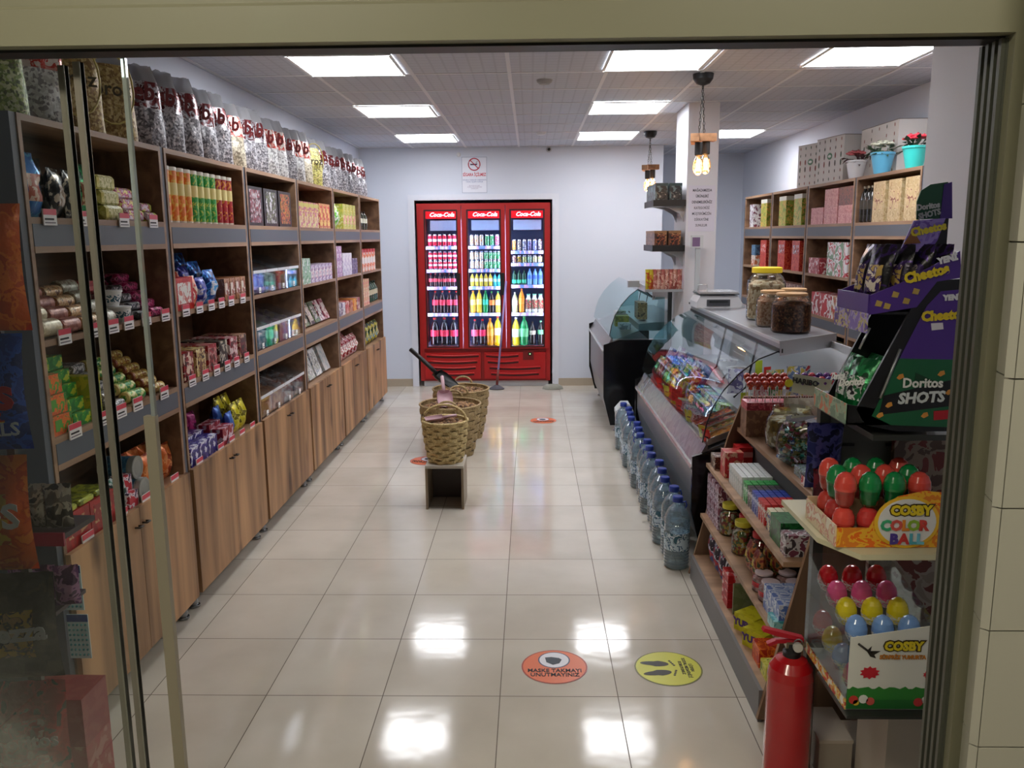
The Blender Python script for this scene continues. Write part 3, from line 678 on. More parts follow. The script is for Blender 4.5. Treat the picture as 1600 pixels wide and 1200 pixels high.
# ---- fourth left cabinet
c = 3
left(carton(.125, .12, .17, ((214, 190, 110), (190, 60, 140), (226, 220, 160)), 40, band=(.8, .95, (206, 200, 110))), 'cake_box', 'yellow and pink cake box', 'box', c, 'a', .13, .07, n=4, dy=.13)
left(carton(.1, .12, .175, ((206, 150, 90), (190, 40, 60), (226, 210, 150)), 41, win=(.1, .9, ((200, 40, 60), (226, 200, 120)))), 'cake_box', 'red and yellow cake box', 'box', c, 'a', .66, .07, n=3, dy=.108)
left(carton(.1, .13, .17, ((150, 190, 160), (90, 150, 110), (226, 230, 226)), 42), 'cake_box', 'tall pale green box', 'box', c, 'b', .12, .07, n=2, dy=.103)
left(carton(.09, .13, .12, ((214, 206, 220), (150, 110, 170), (236, 232, 236)), 43, win=(.2, .8, ((120, 90, 160), (220, 180, 190), (240, 236, 230)))), 'cake_box', 'white and purple box', 'box', c, 'b', .33, .07, n=6, dy=.104)
for i, (cs, ds) in enumerate(((((230, 226, 230), (190, 190, 200)), 'white'), (((28, 44, 36), (60, 110, 70), (170, 160, 130)), 'dark green'), (((30, 30, 30), (60, 60, 56), (190, 180, 160)), 'black'), (((36, 70, 50), (120, 150, 90), (24, 24, 24)), 'green and black'), (((214, 206, 206), (190, 90, 110), (60, 30, 40)), 'cream and pink'), (((150, 60, 80), (220, 200, 200)), 'rose'))):
    left(carton(.12, .035, .16, cs, 50+i, win=(.15, .8, (cs[-1], (226, 220, 214), cs[0]))), 'coffee_packet', ds+' packet leaning back', 'packet', c, 'c', .135+i*.145, .06, tilt=-24, z=.0085)
for i, (cs, ds) in enumerate(((((190, 180, 200), (226, 220, 230)), 'lilac'), (((226, 226, 220), (150, 170, 150), (190, 190, 190)), 'white and green'), (((232, 232, 230), (160, 170, 180)), 'white and blue'))):
    left(carton(.16, .05, .2, cs, 60+i, win=(.2, .85, ((206, 206, 196), (120, 130, 120), (236, 236, 234)))), 'tea_box', ds+' box leaning back', 'box', c, 'd', .15+i*.2, .07, tilt=-20, z=.0095)
left(pouch(.12, .15, .04, ((190, 170, 150), (120, 90, 70), (214, 200, 190)), 61), 'snack_pouch', 'tan pouch behind leaning boxes', 'snack bag', c, 'd', .2, .25, n=3, dy=.17, z=.0006)
left(carton(.16, .05, .2, ((206, 200, 196), (170, 180, 180)), 64), 'tea_box', 'grey-white box leaning back at the far end', 'box', c, 'd', .79, .07, tilt=-20, z=.0095)
# ---- fifth left cabinet
c = 4
left(pouch(.15, .2, .08, ((120, 200, 60), (190, 220, 120), (230, 236, 226)), 65, ((236, 240, 236), (90, 170, 60))), 'snack_pouch', 'lime green pouch with white emblem', 'snack bag', c, 'a', .14, .07, n=2, dy=.15, deep=1)
left(carton(.11, .14, .2, ((206, 196, 90), (170, 180, 70), (226, 220, 160)), 44, win=(.2, .55, ((220, 150, 150), (226, 214, 150)))), 'cake_box', 'yellow-green box', 'box', c, 'a', .44, .08, n=4, dy=.125)
left(carton(.1, .1, .24, ((190, 150, 190), (150, 100, 160), (230, 220, 230)), 45), 'cake_box', 'tall mauve box', 'box', c, 'b', .12, .06, n=2, dy=.105)
left(carton(.11, .1, .18, ((226, 224, 234), (190, 180, 210)), 46), 'cake_box', 'white and lilac box', 'box', c, 'b', .36, .06, n=3, dy=.115)
left(carton(.1, .1, .13, ((90, 70, 120), (60, 50, 90), (190, 180, 200)), 47), 'cake_box', 'dark violet box', 'box', c, 'b', .71, .06, n=2, dy=.11)
for i, (cs, ds) in enumerate(((((60, 60, 110), (190, 186, 200)), 'navy'), (((226, 220, 226), (150, 130, 160)), 'white'), (((190, 60, 60), (226, 190, 170)), 'red'), (((150, 70, 50), (206, 150, 110)), 'brown'), (((226, 170, 60), (214, 120, 50)), 'amber'), (((150, 60, 90), (220, 200, 190)), 'plum'))):
    left(carton(.115, .16, .1, cs, 70+i), 'sweet_box', ds+' sweet box', 'box', c, 'c', .125+i*.145, .09)
left(pouch(.13, .17, .07, ((190, 30, 40), (226, 210, 206), (150, 20, 30)), 66, ((236, 226, 220), (190, 40, 50))), 'snack_pouch', 'red and white pouch', 'snack bag', c, 'd', .14, .06, n=6, dy=.14, deep=2, dx=.1, dzb=.0, tilt=-10, z=.006)
# ---- sixth left cabinet
c = 5
left(bottle(.03, .17, (60, 62, 50), (226, 224, 206), (20, 20, 20)), 'sauce_bottle', 'small dark bottle with cream label', 'bottle', c, 'a', .14, .06, n=4, dy=.12)
left(carton(.11, .1, .2, ((226, 90, 50), (236, 150, 90), (236, 232, 226)), 48, band=(.36, .62, (236, 226, 220)), lid=(190, 40, 40)), 'juice_carton', 'orange-red carton with white band', 'carton', c, 'b', .13, .06, n=5, dy=.135)
left(carton(.09, .08, .24, ((214, 186, 120), (220, 110, 110), (226, 220, 180)), 49), 'juice_carton', 'tall cream and pink packet', 'packet', c, 'c', .12, .05, n=3, dy=.1)
left(bottle(.035, .2, (30, 60, 40), (200, 190, 160), (30, 50, 36)), 'syrup_bottle', 'dark green bottle with pale label', 'bottle', c, 'c', .47, .06, n=5, dy=.1)
left(pouch(.14, .2, .08, ((30, 70, 40), (20, 30, 30), (190, 180, 60)), 67, ((206, 190, 80), (60, 120, 150))), 'snack_pouch', 'dark green and yellow pouch', 'snack bag', c, 'd', .14, .06, n=5, dy=.16)

# ---- sacks standing on top of the left cabinets
def sack_mesh(seed, kindc):
    g = MB(); w, h, t = .235, .375, .125; nu, nv = 12, 16
    fills = {'grey': ((118, 116, 122), (160, 158, 164), (84, 82, 88), (196, 194, 198)), 'cream': ((196, 186, 160), (220, 212, 190), (150, 140, 120)), 'green': ((110, 130, 60), (150, 166, 90), (80, 90, 50), (190, 196, 150)),
             'gold': ((176, 150, 90), (206, 186, 130), (140, 110, 66)), 'white': ((206, 206, 204), (230, 230, 230), (150, 148, 150)), 'yellow': ((186, 180, 90), (210, 204, 130), (130, 120, 70))}
    fm = P(fills[kindc], 110, seed, .4, .15, .9, 60, vor=True); tp = GLASS((196, 196, 200), 1.2, .42, .16)
    sil = foil(((150, 148, 154), (206, 206, 212), (100, 96, 104)), seed, 18, .22, .5)
    bandm = {'grey': foil(((110, 40, 44), (150, 140, 146), (206, 204, 210), (80, 30, 34)), seed, 16, .25, .4)}.get(kindc, foil(fills[kindc], seed, 14, .25, .3))
    if kindc in ('cream', 'white'): bandm = foil(((226, 214, 206), (190, 60, 50), (214, 150, 140)), seed, 16, .25, .3)
    def pt(i, j, s):
        u = -1+2*i/nu; v = j/nv
        ww = w*(1-.1*v-.2*max(v-.7, 0)/.3)
        pr = (max(1-abs(u)**2.6, 0))**.55*max(math.sin(math.pi*min(v*.93+.1, 1)), 0)**.55
        n_ = noise.noise(Vector((u*2.6+seed*3, v*5, s*2+seed)))*.03*(.3+pr)
        lean = .03*v*v
        return (u*ww/2+.012*noise.noise(Vector((v*3, seed, 1))), s*(t/2*pr*(1-.45*v))+n_*.6*pr+lean, v*h+(.016*noise.noise(Vector((u*2.2, seed, s))) if v > .85 else 0))
    for s in (-1, 1):
        vs = [pt(i, j, s) for j in range(nv+1) for i in range(nu+1)]
        def cells(a, b_): return [(j*(nu+1)+i, j*(nu+1)+i+1, (j+1)*(nu+1)+i+1, (j+1)*(nu+1)+i) for j in range(nv) for i in range(nu) if a <= (j+.5)/nv < b_]
        hi = .8 if kindc in ('green', 'gold', 'yellow') else .5
        g.add(vs, cells(0, hi), fm, True)
        g.add(vs, cells(hi, .84), bandm if kindc not in ('green', 'gold', 'yellow') else fm, True); g.add(vs, cells(.84, 1.01), tp, True)
    return g.mesh()
SK = {}
seq = [(2.30, 'green'), (2.62, 'green'), (2.86, 'white'), (3.10, 'gold'), (3.36, 'gold')]+[(3.63+.207*i, 'grey') for i in range(5)]+[(4.665, 'cream')]+[(4.87+.207*i, k) for i, k in enumerate(['grey', 'grey', 'white', 'white', 'grey', 'white', 'cream'])]+[(6.40, 'yellow')]+[(6.66+.215*i, 'grey') for i in range(5)]+[(7.74, 'grey'), (7.95, 'grey'), (8.15, 'grey')]
kd = {'grey': 'clear sack of grey seeds with dark red lettering', 'cream': 'clear sack of cream beans with red lettering', 'green': 'clear sack of green herbs', 'gold': 'gold-brown sack with dark lettering', 'white': 'clear sack of white seeds with red band', 'yellow': 'yellow sack with curved edge'}
lebm = M((104, 22, 26), .4); orom = M((70, 62, 40), .4); ringm = M((206, 190, 110), .4)
cnt = 0
for i, (y, k) in enumerate(seq):
    if y < 2.47: continue
    key = (k, i % 3)
    if key not in SK: SK[key] = sack_mesh(i % 3+1, k)
    t = spawn(spec(SK[key]), 'seed_sack', kd[k]+', '+('nearest the entrance' if cnt == 0 else NTH[cnt]+' from entrance')+' on cabinet tops', 'sack', (-1.665, y, 2.0206), RZL-R(42), 'sacks on top of the left cabinets')
    t.scale = (1.0, 1, .96+.08*((i*7) % 5)/5); cnt += 1
    if k in ('grey', 'cream', 'white'): O('lettering', text_mesh('leb', .105, lebm, .003, ext=.001, sx=.9), t, (0, -.053, .25), (R(10), 0, 0))
    if k in ('gold', 'yellow'):
        O('lettering', text_mesh('oroz', .075, orom, .001), t, (0, -.071, .20), (R(4), 0, 0))
        O('ring_print', mb(lambda g: g.tube([(.09*math.cos(a*.35), -.072+.02*abs(math.cos(a*.35))**3, .2+.13*math.sin(a*.35)) for a in range(18)], .004, ringm, 6, True)), t)

# ---------------------------------------------------------------- drinks fridge
FY = 9.12
FX0, FX1, FZ0, FZ1 = -1.232, .212, .065, 2.005
t = thing('drinks_fridge', 'red three-door drinks fridge, lit inside, set into the back wall', 'fridge', (0, FY, 0))
redp = M((168, 30, 30), .35); redd = M((138, 16, 20), .35); inner = M((160, 176, 206), .5)
def f(g):
    g.box(FX0, 0, FZ0, FX0+.045, .62, FZ1, redp); g.box(FX1-.045, 0, FZ0, FX1, .62, FZ1, redp)
    g.box(FX0+.045, 0, FZ1-.03, FX1-.045, .62, FZ1, redp); g.box(FX0+.045, 0, FZ0, FX1-.045, .62, .43, redd)
O('cabinet_body', mb(f), t)
O('liner', mb(lambda g: (g.box(FX0+.045, .58, .43, FX1-.045, .6, FZ1-.03, M((60, 84, 130), .5)), g.box(FX0+.045, .03, .43, FX1-.045, .58, .445, inner))), t)
DX = [(-1.212, -.752), (-.744, -.276), (-.268, .196)]
WX = [(-1.137, -.803), (-.677, -.333), (-.212, .138)]
hn = M((30, 26, 26), .4)
for i in range(3):
    (a, b_), (p, q) = DX[i], WX[i]
    def f(g):
        z0, z1 = .43, 1.985; w0, w1 = .457, 1.925
        g.box(a, -.035, z0, p, 0, z1, redp); g.box(q, -.035, z0, b_, 0, z1, redp); g.box(p, -.035, z0, q, 0, w0, redp); g.box(p, -.035, w1, q, 0, z1, redp)
        k = .014
        g.box(p-k, -.038, w0-k, p, -.034, w1+k, M((40, 14, 16), .4)); g.box(q, -.038, w0-k, q+k, -.034, w1+k, M((40, 14, 16), .4))
        g.box(p, -.038, w0-k, q, -.034, w0, M((40, 14, 16), .4)); g.box(p, -.038, w1, q, -.034, w1+k, M((40, 14, 16), .4))
    d = O('door', mb(f), t)
    O('glass', mb(lambda g: g.box(p, -.02, .457, q, -.014, 1.925, GLASS((236, 242, 246), .5))), d)
    hx = b_-.035 if i < 1 else (b_-.03 if i == 1 else a+.012)
    if i < 2: O('handle', mb(lambda g: g.box(hx-.018, -.06, 1.02, hx+.018, -.036, 1.26, hn)), d)
    sg = O('header_sign', mb(lambda g: g.box(p+.004, -.008, 1.845, q-.004, .012, 1.922, M((214, 18, 30), .4, em=1.6))), d)
    O('lettering', text_mesh('Coca-Cola', .062, M((255, 236, 240), .4, em=2.2), .0015, .35, sx=1.0), sg, ((p+q)/2+.01, -.0095, 1.885))
    O('light_strip', mb(lambda g: (g.box(p-.014, .008, .47, p-.004, .02, 1.84, M((220, 234, 255), .5, em=45)), g.box(q+.004, .008, .47, q+.014, .02, 1.84, M((220, 234, 255), .5, em=45)))), t, label='white light strips')
    O('evaporator_cover', mb(lambda g: g.box(p+.02, .25, 1.72, q-.02, .56, 1.83, M((170, 200, 232), .35))), t)
for x in (-.748, -.272): O('divider', mb(lambda g: g.box(x-.012, .02, .445, x+.012, .58, FZ1-.03, inner)), t)
for s in ('l', 'r'):
    def f(g):
        x0, x1 = ((-1.16, -.58) if s == 'l' else (-.50, .14))
        n = 10
        g.box(x0-.02, -.022, .09, x1+.02, 0, .385, M((176, 22, 26), .3))
        for k in range(4):
            z = .345-.068*k; xa = x0+.03*k*.6; xb = (x1-.03*k*.6) if not (s == 'r' and k < 2) else x0+.36
            pts = [(xa+(xb-xa)*i/n, -.023, z-.012*math.sin(math.pi*i/n)) for i in range(n+1)]
            vs = [(x, y, zz+.011) for x, y, zz in pts]+[(x, y-.001, zz-.011) for x, y, zz in pts]
            g.add(vs, [(i, i+1, n+1+i+1, n+1+i) for i in range(n)], M((70, 8, 10), .5))
            g.tube([(x, y-.006, zz+.017) for x, y, zz in pts], .009, M((190, 28, 30), .3), 6)
    O('grille', mb(f), t)
O('thermostat', mb(lambda g: (g.box(-.09, -.026, .3, .03, -.02, .41, M((110, 12, 16), .4)), g.box(-.035, -.028, .35, .01, -.025, .385, M((14, 18, 16), .3)), g.sphere((-.012, -.03, .367), .007, M((170, 230, 150), .4, em=1.5), 8, 6))), t)
O('plinth', mb(lambda g: g.box(FX0+.03, .03, 0, FX1-.02, .6, FZ0, M((196, 196, 200), .5))), t)
shelfz = [(0, [1.545, 1.294, 1.105, .812]), (1, [1.545, 1.294, 1.105, .812]), (2, [1.49, 1.357, 1.119, .812])]
for i, zs in shelfz:
    p, q = WX[i]
    for z in zs:
        O('shelf', mb(lambda g: (g.box(p-.03, .07, z-.008, q+.03, .5, z, GLASS((214, 226, 240), .8, .2)), g.box(p-.03, .056, z-.03, q+.03, .07, z+.004, P(((226, 230, 250), (214, 170, 220), (120, 150, 230)), 22, i, .4, em=.25, stretch=(.6, 1, .1))))), t)
DN = ['left fridge door', 'middle fridge door', 'right fridge door']
LV = ['top shelf', 'second shelf', 'third shelf', 'fourth shelf', 'bottom']
def fr(sp, nm, desc, cat, door, lv, x0, dx, n, z, layers=1, dz=0, s0=0, y=FY+.115):
    for j in range(layers):
        for i in range(n):
            k = i+s0
            spawn(sp, nm, desc+', '+('leftmost' if k == 0 else NTH[k]+' from left')+(', '+('lower', 'upper')[j] if layers > 1 else '')+', '+LV[lv]+', '+DN[door], cat, (x0+dx*i, y, z+j*dz+.001), 0, desc+', '+LV[lv]+' behind '+DN[door] if n*layers > 1 else None)
cola = ((206, 24, 60), (226, 60, 100), (190, 14, 40)); gcan = ((30, 160, 90), (20, 120, 60), (190, 230, 200)); ocan = ((236, 150, 60), (150, 210, 230), (236, 226, 200))
D1, D2, D3 = WX[0][0], WX[1][0], WX[2][0]
lc = (244, 240, 244)
fr(can(.0235, .132, cola, 1, lc), 'drink_can', 'red cola can', 'can', 0, 0, D1+.03, .054, 6, 1.545)
fr(can(.0235, .098, cola, 2, lc), 'drink_can', 'red cola can', 'can', 0, 1, D1+.03, .054, 6, 1.294, 2, .1)
fr(bottle(.0235, .15, (46, 20, 24), (236, 90, 110), (200, 20, 30), glassy=False), 'drink_bottle', 'small cola bottle', 'bottle', 0, 2, D1+.03, .051, 6, 1.105)
fr(bottle(.036, .25, (40, 20, 24), (230, 60, 90), (200, 20, 30), glassy=False), 'drink_bottle', 'one litre cola bottle', 'bottle', 0, 3, D1+.075, .078, 4, .812)
fr(bottle(.05, .32, (30, 22, 30), (230, 50, 84), (200, 20, 30), glassy=False, lz=(.34, .56)), 'drink_bottle', 'big cola bottle', 'bottle', 0, 4, D1+.06, .108, 3, .4455)
fr(can(.0235, .125, ocan, 3), 'drink_can', 'orange and blue can', 'can', 1, 0, D2+.03, .054, 3, 1.545)
fr(can(.0235, .125, gcan, 4), 'drink_can', 'green can', 'can', 1, 0, D2+.2, .052, 2, 1.545, s0=3)
fr(can(.0235, .125, ((214, 60, 110), (236, 190, 210)), 5), 'drink_can', 'pink can', 'can', 1, 0, D2+.31, .052, 1, 1.545, s0=5)
fr(can(.0235, .098, ocan, 6), 'drink_can', 'orange and blue can', 'can', 1, 1, D2+.03, .052, 3, 1.294, 2, .1)
fr(can(.0235, .098, gcan, 7), 'drink_can', 'green can', 'can', 1, 1, D2+.187, .048, 4, 1.294, 2, .1, 3)
fr(bottle(.0225, .15, (206, 190, 60), (236, 226, 170), (60, 60, 60), glassy=False), 'drink_bottle', 'yellow juice bottle', 'bottle', 1, 2, D2+.03, .05, 5, 1.105)
fr(bottle(.0225, .14, (60, 180, 190), (150, 226, 220), (60, 90, 100), glassy=False), 'drink_bottle', 'turquoise juice bottle', 'bottle', 1, 2, D2+.28, .048, 2, 1.105, s0=5)
for k, (lq, lb, cp, ds, h) in enumerate((((220, 180, 40), (236, 210, 120), (226, 140, 40), 'amber juice bottle', .25), ((226, 190, 50), (240, 226, 130), (240, 200, 60), 'yellow juice bottle', .26), ((20, 140, 70), (60, 200, 170), (30, 150, 80), 'green soda bottle', .25), ((40, 30, 20), (236, 130, 60), (40, 170, 70), 'dark bottle with orange label', .24), ((214, 180, 60), (236, 236, 214), (60, 160, 80), 'pale yellow bottle', .24))):
    fr(bottle(.033, h, lq, lb, cp, glassy=False), 'drink_bottle', ds, 'bottle', 1, 3, D2+.035+.069*k, 0, 1, .812, s0=k)
for k, (lq, lb, cp, ds, h) in enumerate((((40, 22, 26), (236, 90, 120), (200, 20, 30), 'cola bottle', .3), ((40, 22, 26), (226, 40, 90), (200, 20, 30), 'cola bottle with pink label', .3), ((226, 150, 20), (236, 170, 60), (236, 120, 30), 'orange soda bottle', .31), ((240, 190, 20), (240, 226, 190), (220, 90, 60), 'bright yellow soda bottle', .33))):
    fr(bottle(.041, h, lq, lb, cp, glassy=False), 'drink_bottle', ds, 'bottle', 1, 4, D2+.05+.085*k, 0, 1, .4455, s0=k)
for k, (cs, ds) in enumerate(((((236, 160, 60), (236, 200, 140)), 'orange slim can'), (((206, 206, 200), (60, 60, 60)), 'silver slim can'), (((190, 196, 210), (60, 70, 110)), 'grey-blue slim can'), (((150, 150, 200), (40, 40, 80)), 'violet slim can'), (((190, 200, 226), (40, 60, 150)), 'pale blue slim can'), (((206, 214, 220), (50, 50, 60)), 'white slim can'))):
    fr(can(.022, .125, cs, k), 'drink_can', ds, 'can', 2, 0, D3+.03+.057*k, 0, 1, 1.49, s0=k)
for k, (cs, ds) in enumerate(((((226, 190, 180), (90, 60, 60)), 'pale pink cup'), (((40, 36, 30), (206, 170, 60)), 'black and gold cup'), (((120, 150, 80), (206, 206, 150)), 'olive cup'), (((190, 214, 200), (60, 110, 90)), 'mint cup'), (((214, 226, 150), (236, 236, 230)), 'lime cup'), (((206, 220, 120), (236, 236, 226)), 'yellow-green cup'))):
    fr(can(.025, .085, cs, k+9), 'drink_can', ds, 'can', 2, 1, D3+.03+.057*k, 0, 1, 1.357, s0=k)
fr(bottle(.025, .165, (14, 70, 50), (60, 200, 150), (20, 60, 40), glassy=False, lz=(.12, .36)), 'drink_bottle', 'dark green mineral water bottle', 'bottle', 2, 2, D3+.03, .054, 3, 1.119)
fr(bottle(.027, .18, (110, 170, 220), (70, 120, 226), (60, 110, 210), glassy=False), 'drink_bottle', 'blue water bottle', 'bottle', 2, 2, D3+.2, .06, 3, 1.119, s0=3)
for k, (lq, lb, cp, ds, h) in enumerate((((190, 206, 150), (236, 236, 226), (200, 200, 190), 'pale green bottle', .23), ((236, 150, 40), (240, 170, 60), (236, 110, 40), 'tall orange bottle', .27))):
    fr(bottle(.032, h, lq, lb, cp, glassy=False), 'drink_bottle', ds, 'bottle', 2, 3, D3+.035+.075*k, 0, 1, .812, s0=k)
fr(bottle(.034, .21, (226, 236, 226), ((60, 170, 120), (226, 60, 60), (30, 40, 60)), (120, 210, 170), lz=(.2, .7), glassy=False, neck=.55), 'drink_bottle', 'white ayran bottle with green cap', 'bottle', 2, 3, D3+.185, .067, 3, .812, s0=2)
for k, (lq, lb, cp, ds, h, r_) in enumerate((((226, 200, 40), (236, 236, 220), (226, 230, 230), 'yellow soda bottle', .32, .042), ((20, 150, 80), (120, 220, 150), (30, 160, 80), 'green soda bottle', .33, .047), ((28, 24, 24), (206, 200, 180), (30, 30, 30), 'black bottle with round cream label', .27, .036), ((26, 30, 26), (110, 220, 150), (120, 220, 160), 'black bottle with round green label', .28, .036))):
    fr(bottle(r_, h, lq, lb, cp, glassy=False, lz=(.45, .62) if k > 1 else (.3, .58)), 'drink_bottle', ds, 'bottle', 2, 4, D3+.045+.092*k, 0, 1, .4455, s0=k)

# ---------------------------------------------------------------- back wall and ceiling bits
t = thing('wall_notice', 'white no-smoking notice with red heading above the fridge', 'sign', (-.6, YB-.001, 2.305))
O('panel', mb(lambda g: (g.box(-.135, -.004, -.19, .135, 0, .185, M((150, 160, 180), .4)), g.box(-.131, -.005, -.186, .131, -.004, .181, M((226, 228, 238), .4)))), t)
def f(g):
    g.tube([(.062*math.cos(a*math.pi/12), -.006, .108+.062*math.sin(a*math.pi/12)) for a in range(24)], .006, M((190, 40, 66), .4), 6, True)
    g.tube([(-.044, -.007, .152), (.044, -.007, .064)], .005, M((190, 40, 66), .4), 6)
    g.box(-.042, -.0065, .1, .03, -.005, .114, M((80, 60, 90), .4)); g.tube([(.03, -.006, .114), (.02, -.006, .128), (.036, -.006, .14)], .003, M((80, 60, 90), .4), 5)
O('symbol', mb(f), t)
O('lettering', text_mesh('SİGARA İÇİLMEZ', .044, M((200, 50, 76), .4), .0012, sx=.72), t, (0, -.0055, -.0))
O('lettering', text_mesh('SİGARA İÇENLER HAKKINDA\nYASAL İŞLEM YAPILIR', .019, M((100, 120, 170), .4), 0), t, (0, -.0055, -.065))
O('lettering', text_mesh('KANUN NO 4207\nTÜTÜN ÜRÜNLERİNİN\nZARARLARI', .015, M((150, 130, 160), .4), 0), t, (0, -.0055, -.13))
thing('smoke_sensor', 'small white domed sensor on back wall beside the notice', 'sensor', (-.765, YB-.001, 2.515), 0, None, mb(lambda g: (g.lathe([(.022, 0), (.024, .012), (.014, .026), (.001, .03)], white, 14, Matrix.Rotation(R(90), 4, 'X')))))
t = thing('security_camera', 'tiny dark dome camera on the back wall near ceiling', 'camera', (.2, YB-.001, 2.558), 0, None)
O('base', mb(lambda g: g.lathe([(.03, 0), (.03, .012), (.024, .016), (.001, .016)], M((190, 190, 196), .4), 14, Matrix.Rotation(R(90), 4, 'X'))), t)
O('lens', mb(lambda g: g.sphere((0, -.02, 0), .016, blackgl, 12, 8)), t)
for i, (x, y, l) in enumerate(((.09, 5.32, 'round grey ceiling detector, nearer the entrance'), (.10, 7.9, 'round pale ceiling detector, farther one'))):
    thing('ceiling_detector', l, 'sensor', (x, y, ZC-.026), 0, 'ceiling detectors', mb(lambda g: g.lathe([(.001, 0), (.03, 0), (.045, .012), (.05, .026)], M((150, 148, 146) if i == 0 else (214, 214, 216), .5), 18)))
# pendant lamps: canopy, chain, crossed wood blocks, sockets with edison bulbs
bulbm = M((255, 190, 105), .3, em=26)
woodl = WOOD((120, 84, 56), (176, 130, 92), (9, .8, 9), False)
def pendant(x, y, zb, label, s=1.0):
    t = thing('pendant_lamp', label, 'pendant lamp', (x, y, ZC-.001), 0, 'pendant lamps with bare bulbs')
    O('canopy', mb(lambda g: g.lathe([(.012, -.065), (.04, -.055), (.058, -.03), (.062, -.004), (.062, 0)], M((26, 25, 26), .45), 20)), t)
    top = -.065; bot = zb-ZC+.03
    def f(g):
        n = int((top-bot)/.02)
        for k in range(n):
            z = top-(k+.5)*(top-bot)/n
            for e, ox in ((0, -.010*(k/n)*1.6), (1, .010*(k/n)*1.6)):
                pts = [((.0055*math.cos(a*math.pi/4) if (k+e) % 2 else 0)+ox, (.0055*math.cos(a*math.pi/4) if not (k+e) % 2 else 0), z+.0125*math.sin(a*math.pi/4)) for a in range(8)]
                g.tube(pts, .0017, M((40, 38, 38), .4, .5), 4, True)
    O('chain', mb(f), t)
    O('cord', mb(lambda g: g.tube([(.004*math.sin(k*1.3), .004*math.cos(k*1.3)+.006, top-(top-bot)*k/12) for k in range(13)], .003, M((150, 146, 140), .6), 6)), t)
    z = zb-ZC
    O('wood_block', mb(lambda g: g.box(-.028, -.045, -.022, .08, .02, .022, woodl, Matrix.Translation((0, 0, z)) @ Matrix.Rotation(R(6), 4, 'Z'))), t)
    O('wood_block', mb(lambda g: g.box(-.07, -.16, -.022, -.02, .06, .022, woodl, Matrix.Translation((.01, 0, z-.012)) @ Matrix.Rotation(R(-12), 4, 'Z'))), t)
    for dx, dy, dz in ((-.028, -.07, -.035), (.028, -.005, -.024)):
        so = O('socket', mb(lambda g: g.lathe([(.021, -.075), (.024, -.07), (.024, 0)], M((34, 30, 28), .5), 16)), t, (dx, dy, z+dz))
        bl = O('bulb', mb(lambda g: g.lathe([(.001, -.19), (.012, -.187), (.026, -.172), (.032, -.15), (.031, -.13), (.024, -.1), (.014, -.078), (.013, -.07)], GLASS((255, 236, 206), .7), 16)), so)
        O('filament', mb(lambda g: [g.tube([(.012*math.cos(a), .012*math.sin(a), -.165), (.007*math.cos(a+.4), .007*math.sin(a+.4), -.095)], .0035, bulbm, 5) for a in (0, 1.05, 2.1, 3.14, 4.2, 5.25)]), bl)
        lt = bpy.data.lights.new('bulb_glow', 'POINT'); lt.energy = 1.6; lt.color = (1, .66, .34); lt.shadow_soft_size = .03
        lo = O('bulb_glow', lt, bl, (0, 0, -.14))
pendant(1.03, 5.19, 2.225, 'near hanging lamp with crossed wooden blocks and two glowing bulbs')
pendant(1.105, 7.93, 2.27, 'far hanging lamp with two glowing bulbs by the back wall')

# ---------------------------------------------------------------- column: notice and bracket shelves
t = thing('column_notice', 'white paper notice with dark typed lines taped on the column', 'notice', (1.262, 6.269, 1.84))
O('paper', mb(lambda g: g.box(-.098, -.0015, -.165, .096, 0, .165, M((214, 212, 226), .6))), t)
for k, (s_, b_) in enumerate((('MAĞAZAMIZDA', .0012), ('ÜRÜNLERİ', .0012), ('DENEMELERİNİZ', .0012), ('KATEGORİSİ', .0004), ('MÜŞTERİMİZİN', .0004), ('DİKKATİNE', .0004), ('SUNULUR', .0004))):
    O('lettering', text_mesh(s_, .026, M((60, 58, 76), .6), b_*.5, sx=.74), t, (0, -.0022, .13-.042*k))
shm = M((176, 180, 184), .35, .6)
def brshelf(z, d0, label):
    t = thing('bracket_shelf', label, 'shelf', (1.147, 6.52, z), 0, 'grey bracket shelves on the column')
    O('board', mb(lambda g: g.box(-.235, -.24, -.02, 0, .24, 0, shm)), t)
    O('rim', mb(lambda g: (g.box(-.24, -.245, -.026, -.234, .245, .02, black), g.box(-.24, -.247, -.026, 0, -.24, .02, black))), t)
    for yy in (-.16, .16): O('bracket', mb(lambda g: g.prism([(0, -.14), (0, -.021), (-.18, -.021), (-.1, -.04), (-.03, -.08)], 'y', yy-.012, yy+.012, shm)), t)
brshelf(1.885, 0, 'upper grey bracket shelf on the column, holding dark boxes')
brshelf(1.555, 0, 'middle grey bracket shelf on the column, holding brown boxes')
dk = ((24, 30, 34), (40, 50, 54), (96, 120, 124)); br = ((110, 70, 46), (70, 40, 30), (170, 120, 80))
for k in range(5):
    for r_ in range(2):
        spawn(carton(.09, .09, .14, dk, 80+k % 3, lid=(30, 60, 64), win=(.2, .55, ((150, 150, 140), (60, 60, 60), (30, 30, 34)))), 'tea_box', 'dark teal-topped box on upper column shelf, %s from front, %s' % (('first', 'second', 'third', 'fourth', 'fifth')[k], ('aisle side', 'column side')[r_]), 'box', (1.147-.18+r_*.105, 6.33+.094*k, 1.886), 0, 'dark boxes on the upper column shelf')
        spawn(carton(.09, .09, .125, br, 84+k % 3, lid=(140, 100, 66), win=(.1, .75, ((60, 30, 24), (150, 80, 50), (30, 20, 18)))), 'tea_box', 'brown spice box on middle column shelf, %s from front, %s' % (('first', 'second', 'third', 'fourth', 'fifth')[k], ('aisle side', 'column side')[r_]), 'box', (1.147-.18+r_*.105, 6.33+.094*k, 1.556), 0, 'brown boxes on the middle column shelf')
t = thing('bracket_shelf', 'low steel shelf on stand holding pink snack packs', 'shelf', (1.02, 6.52, 1.245))
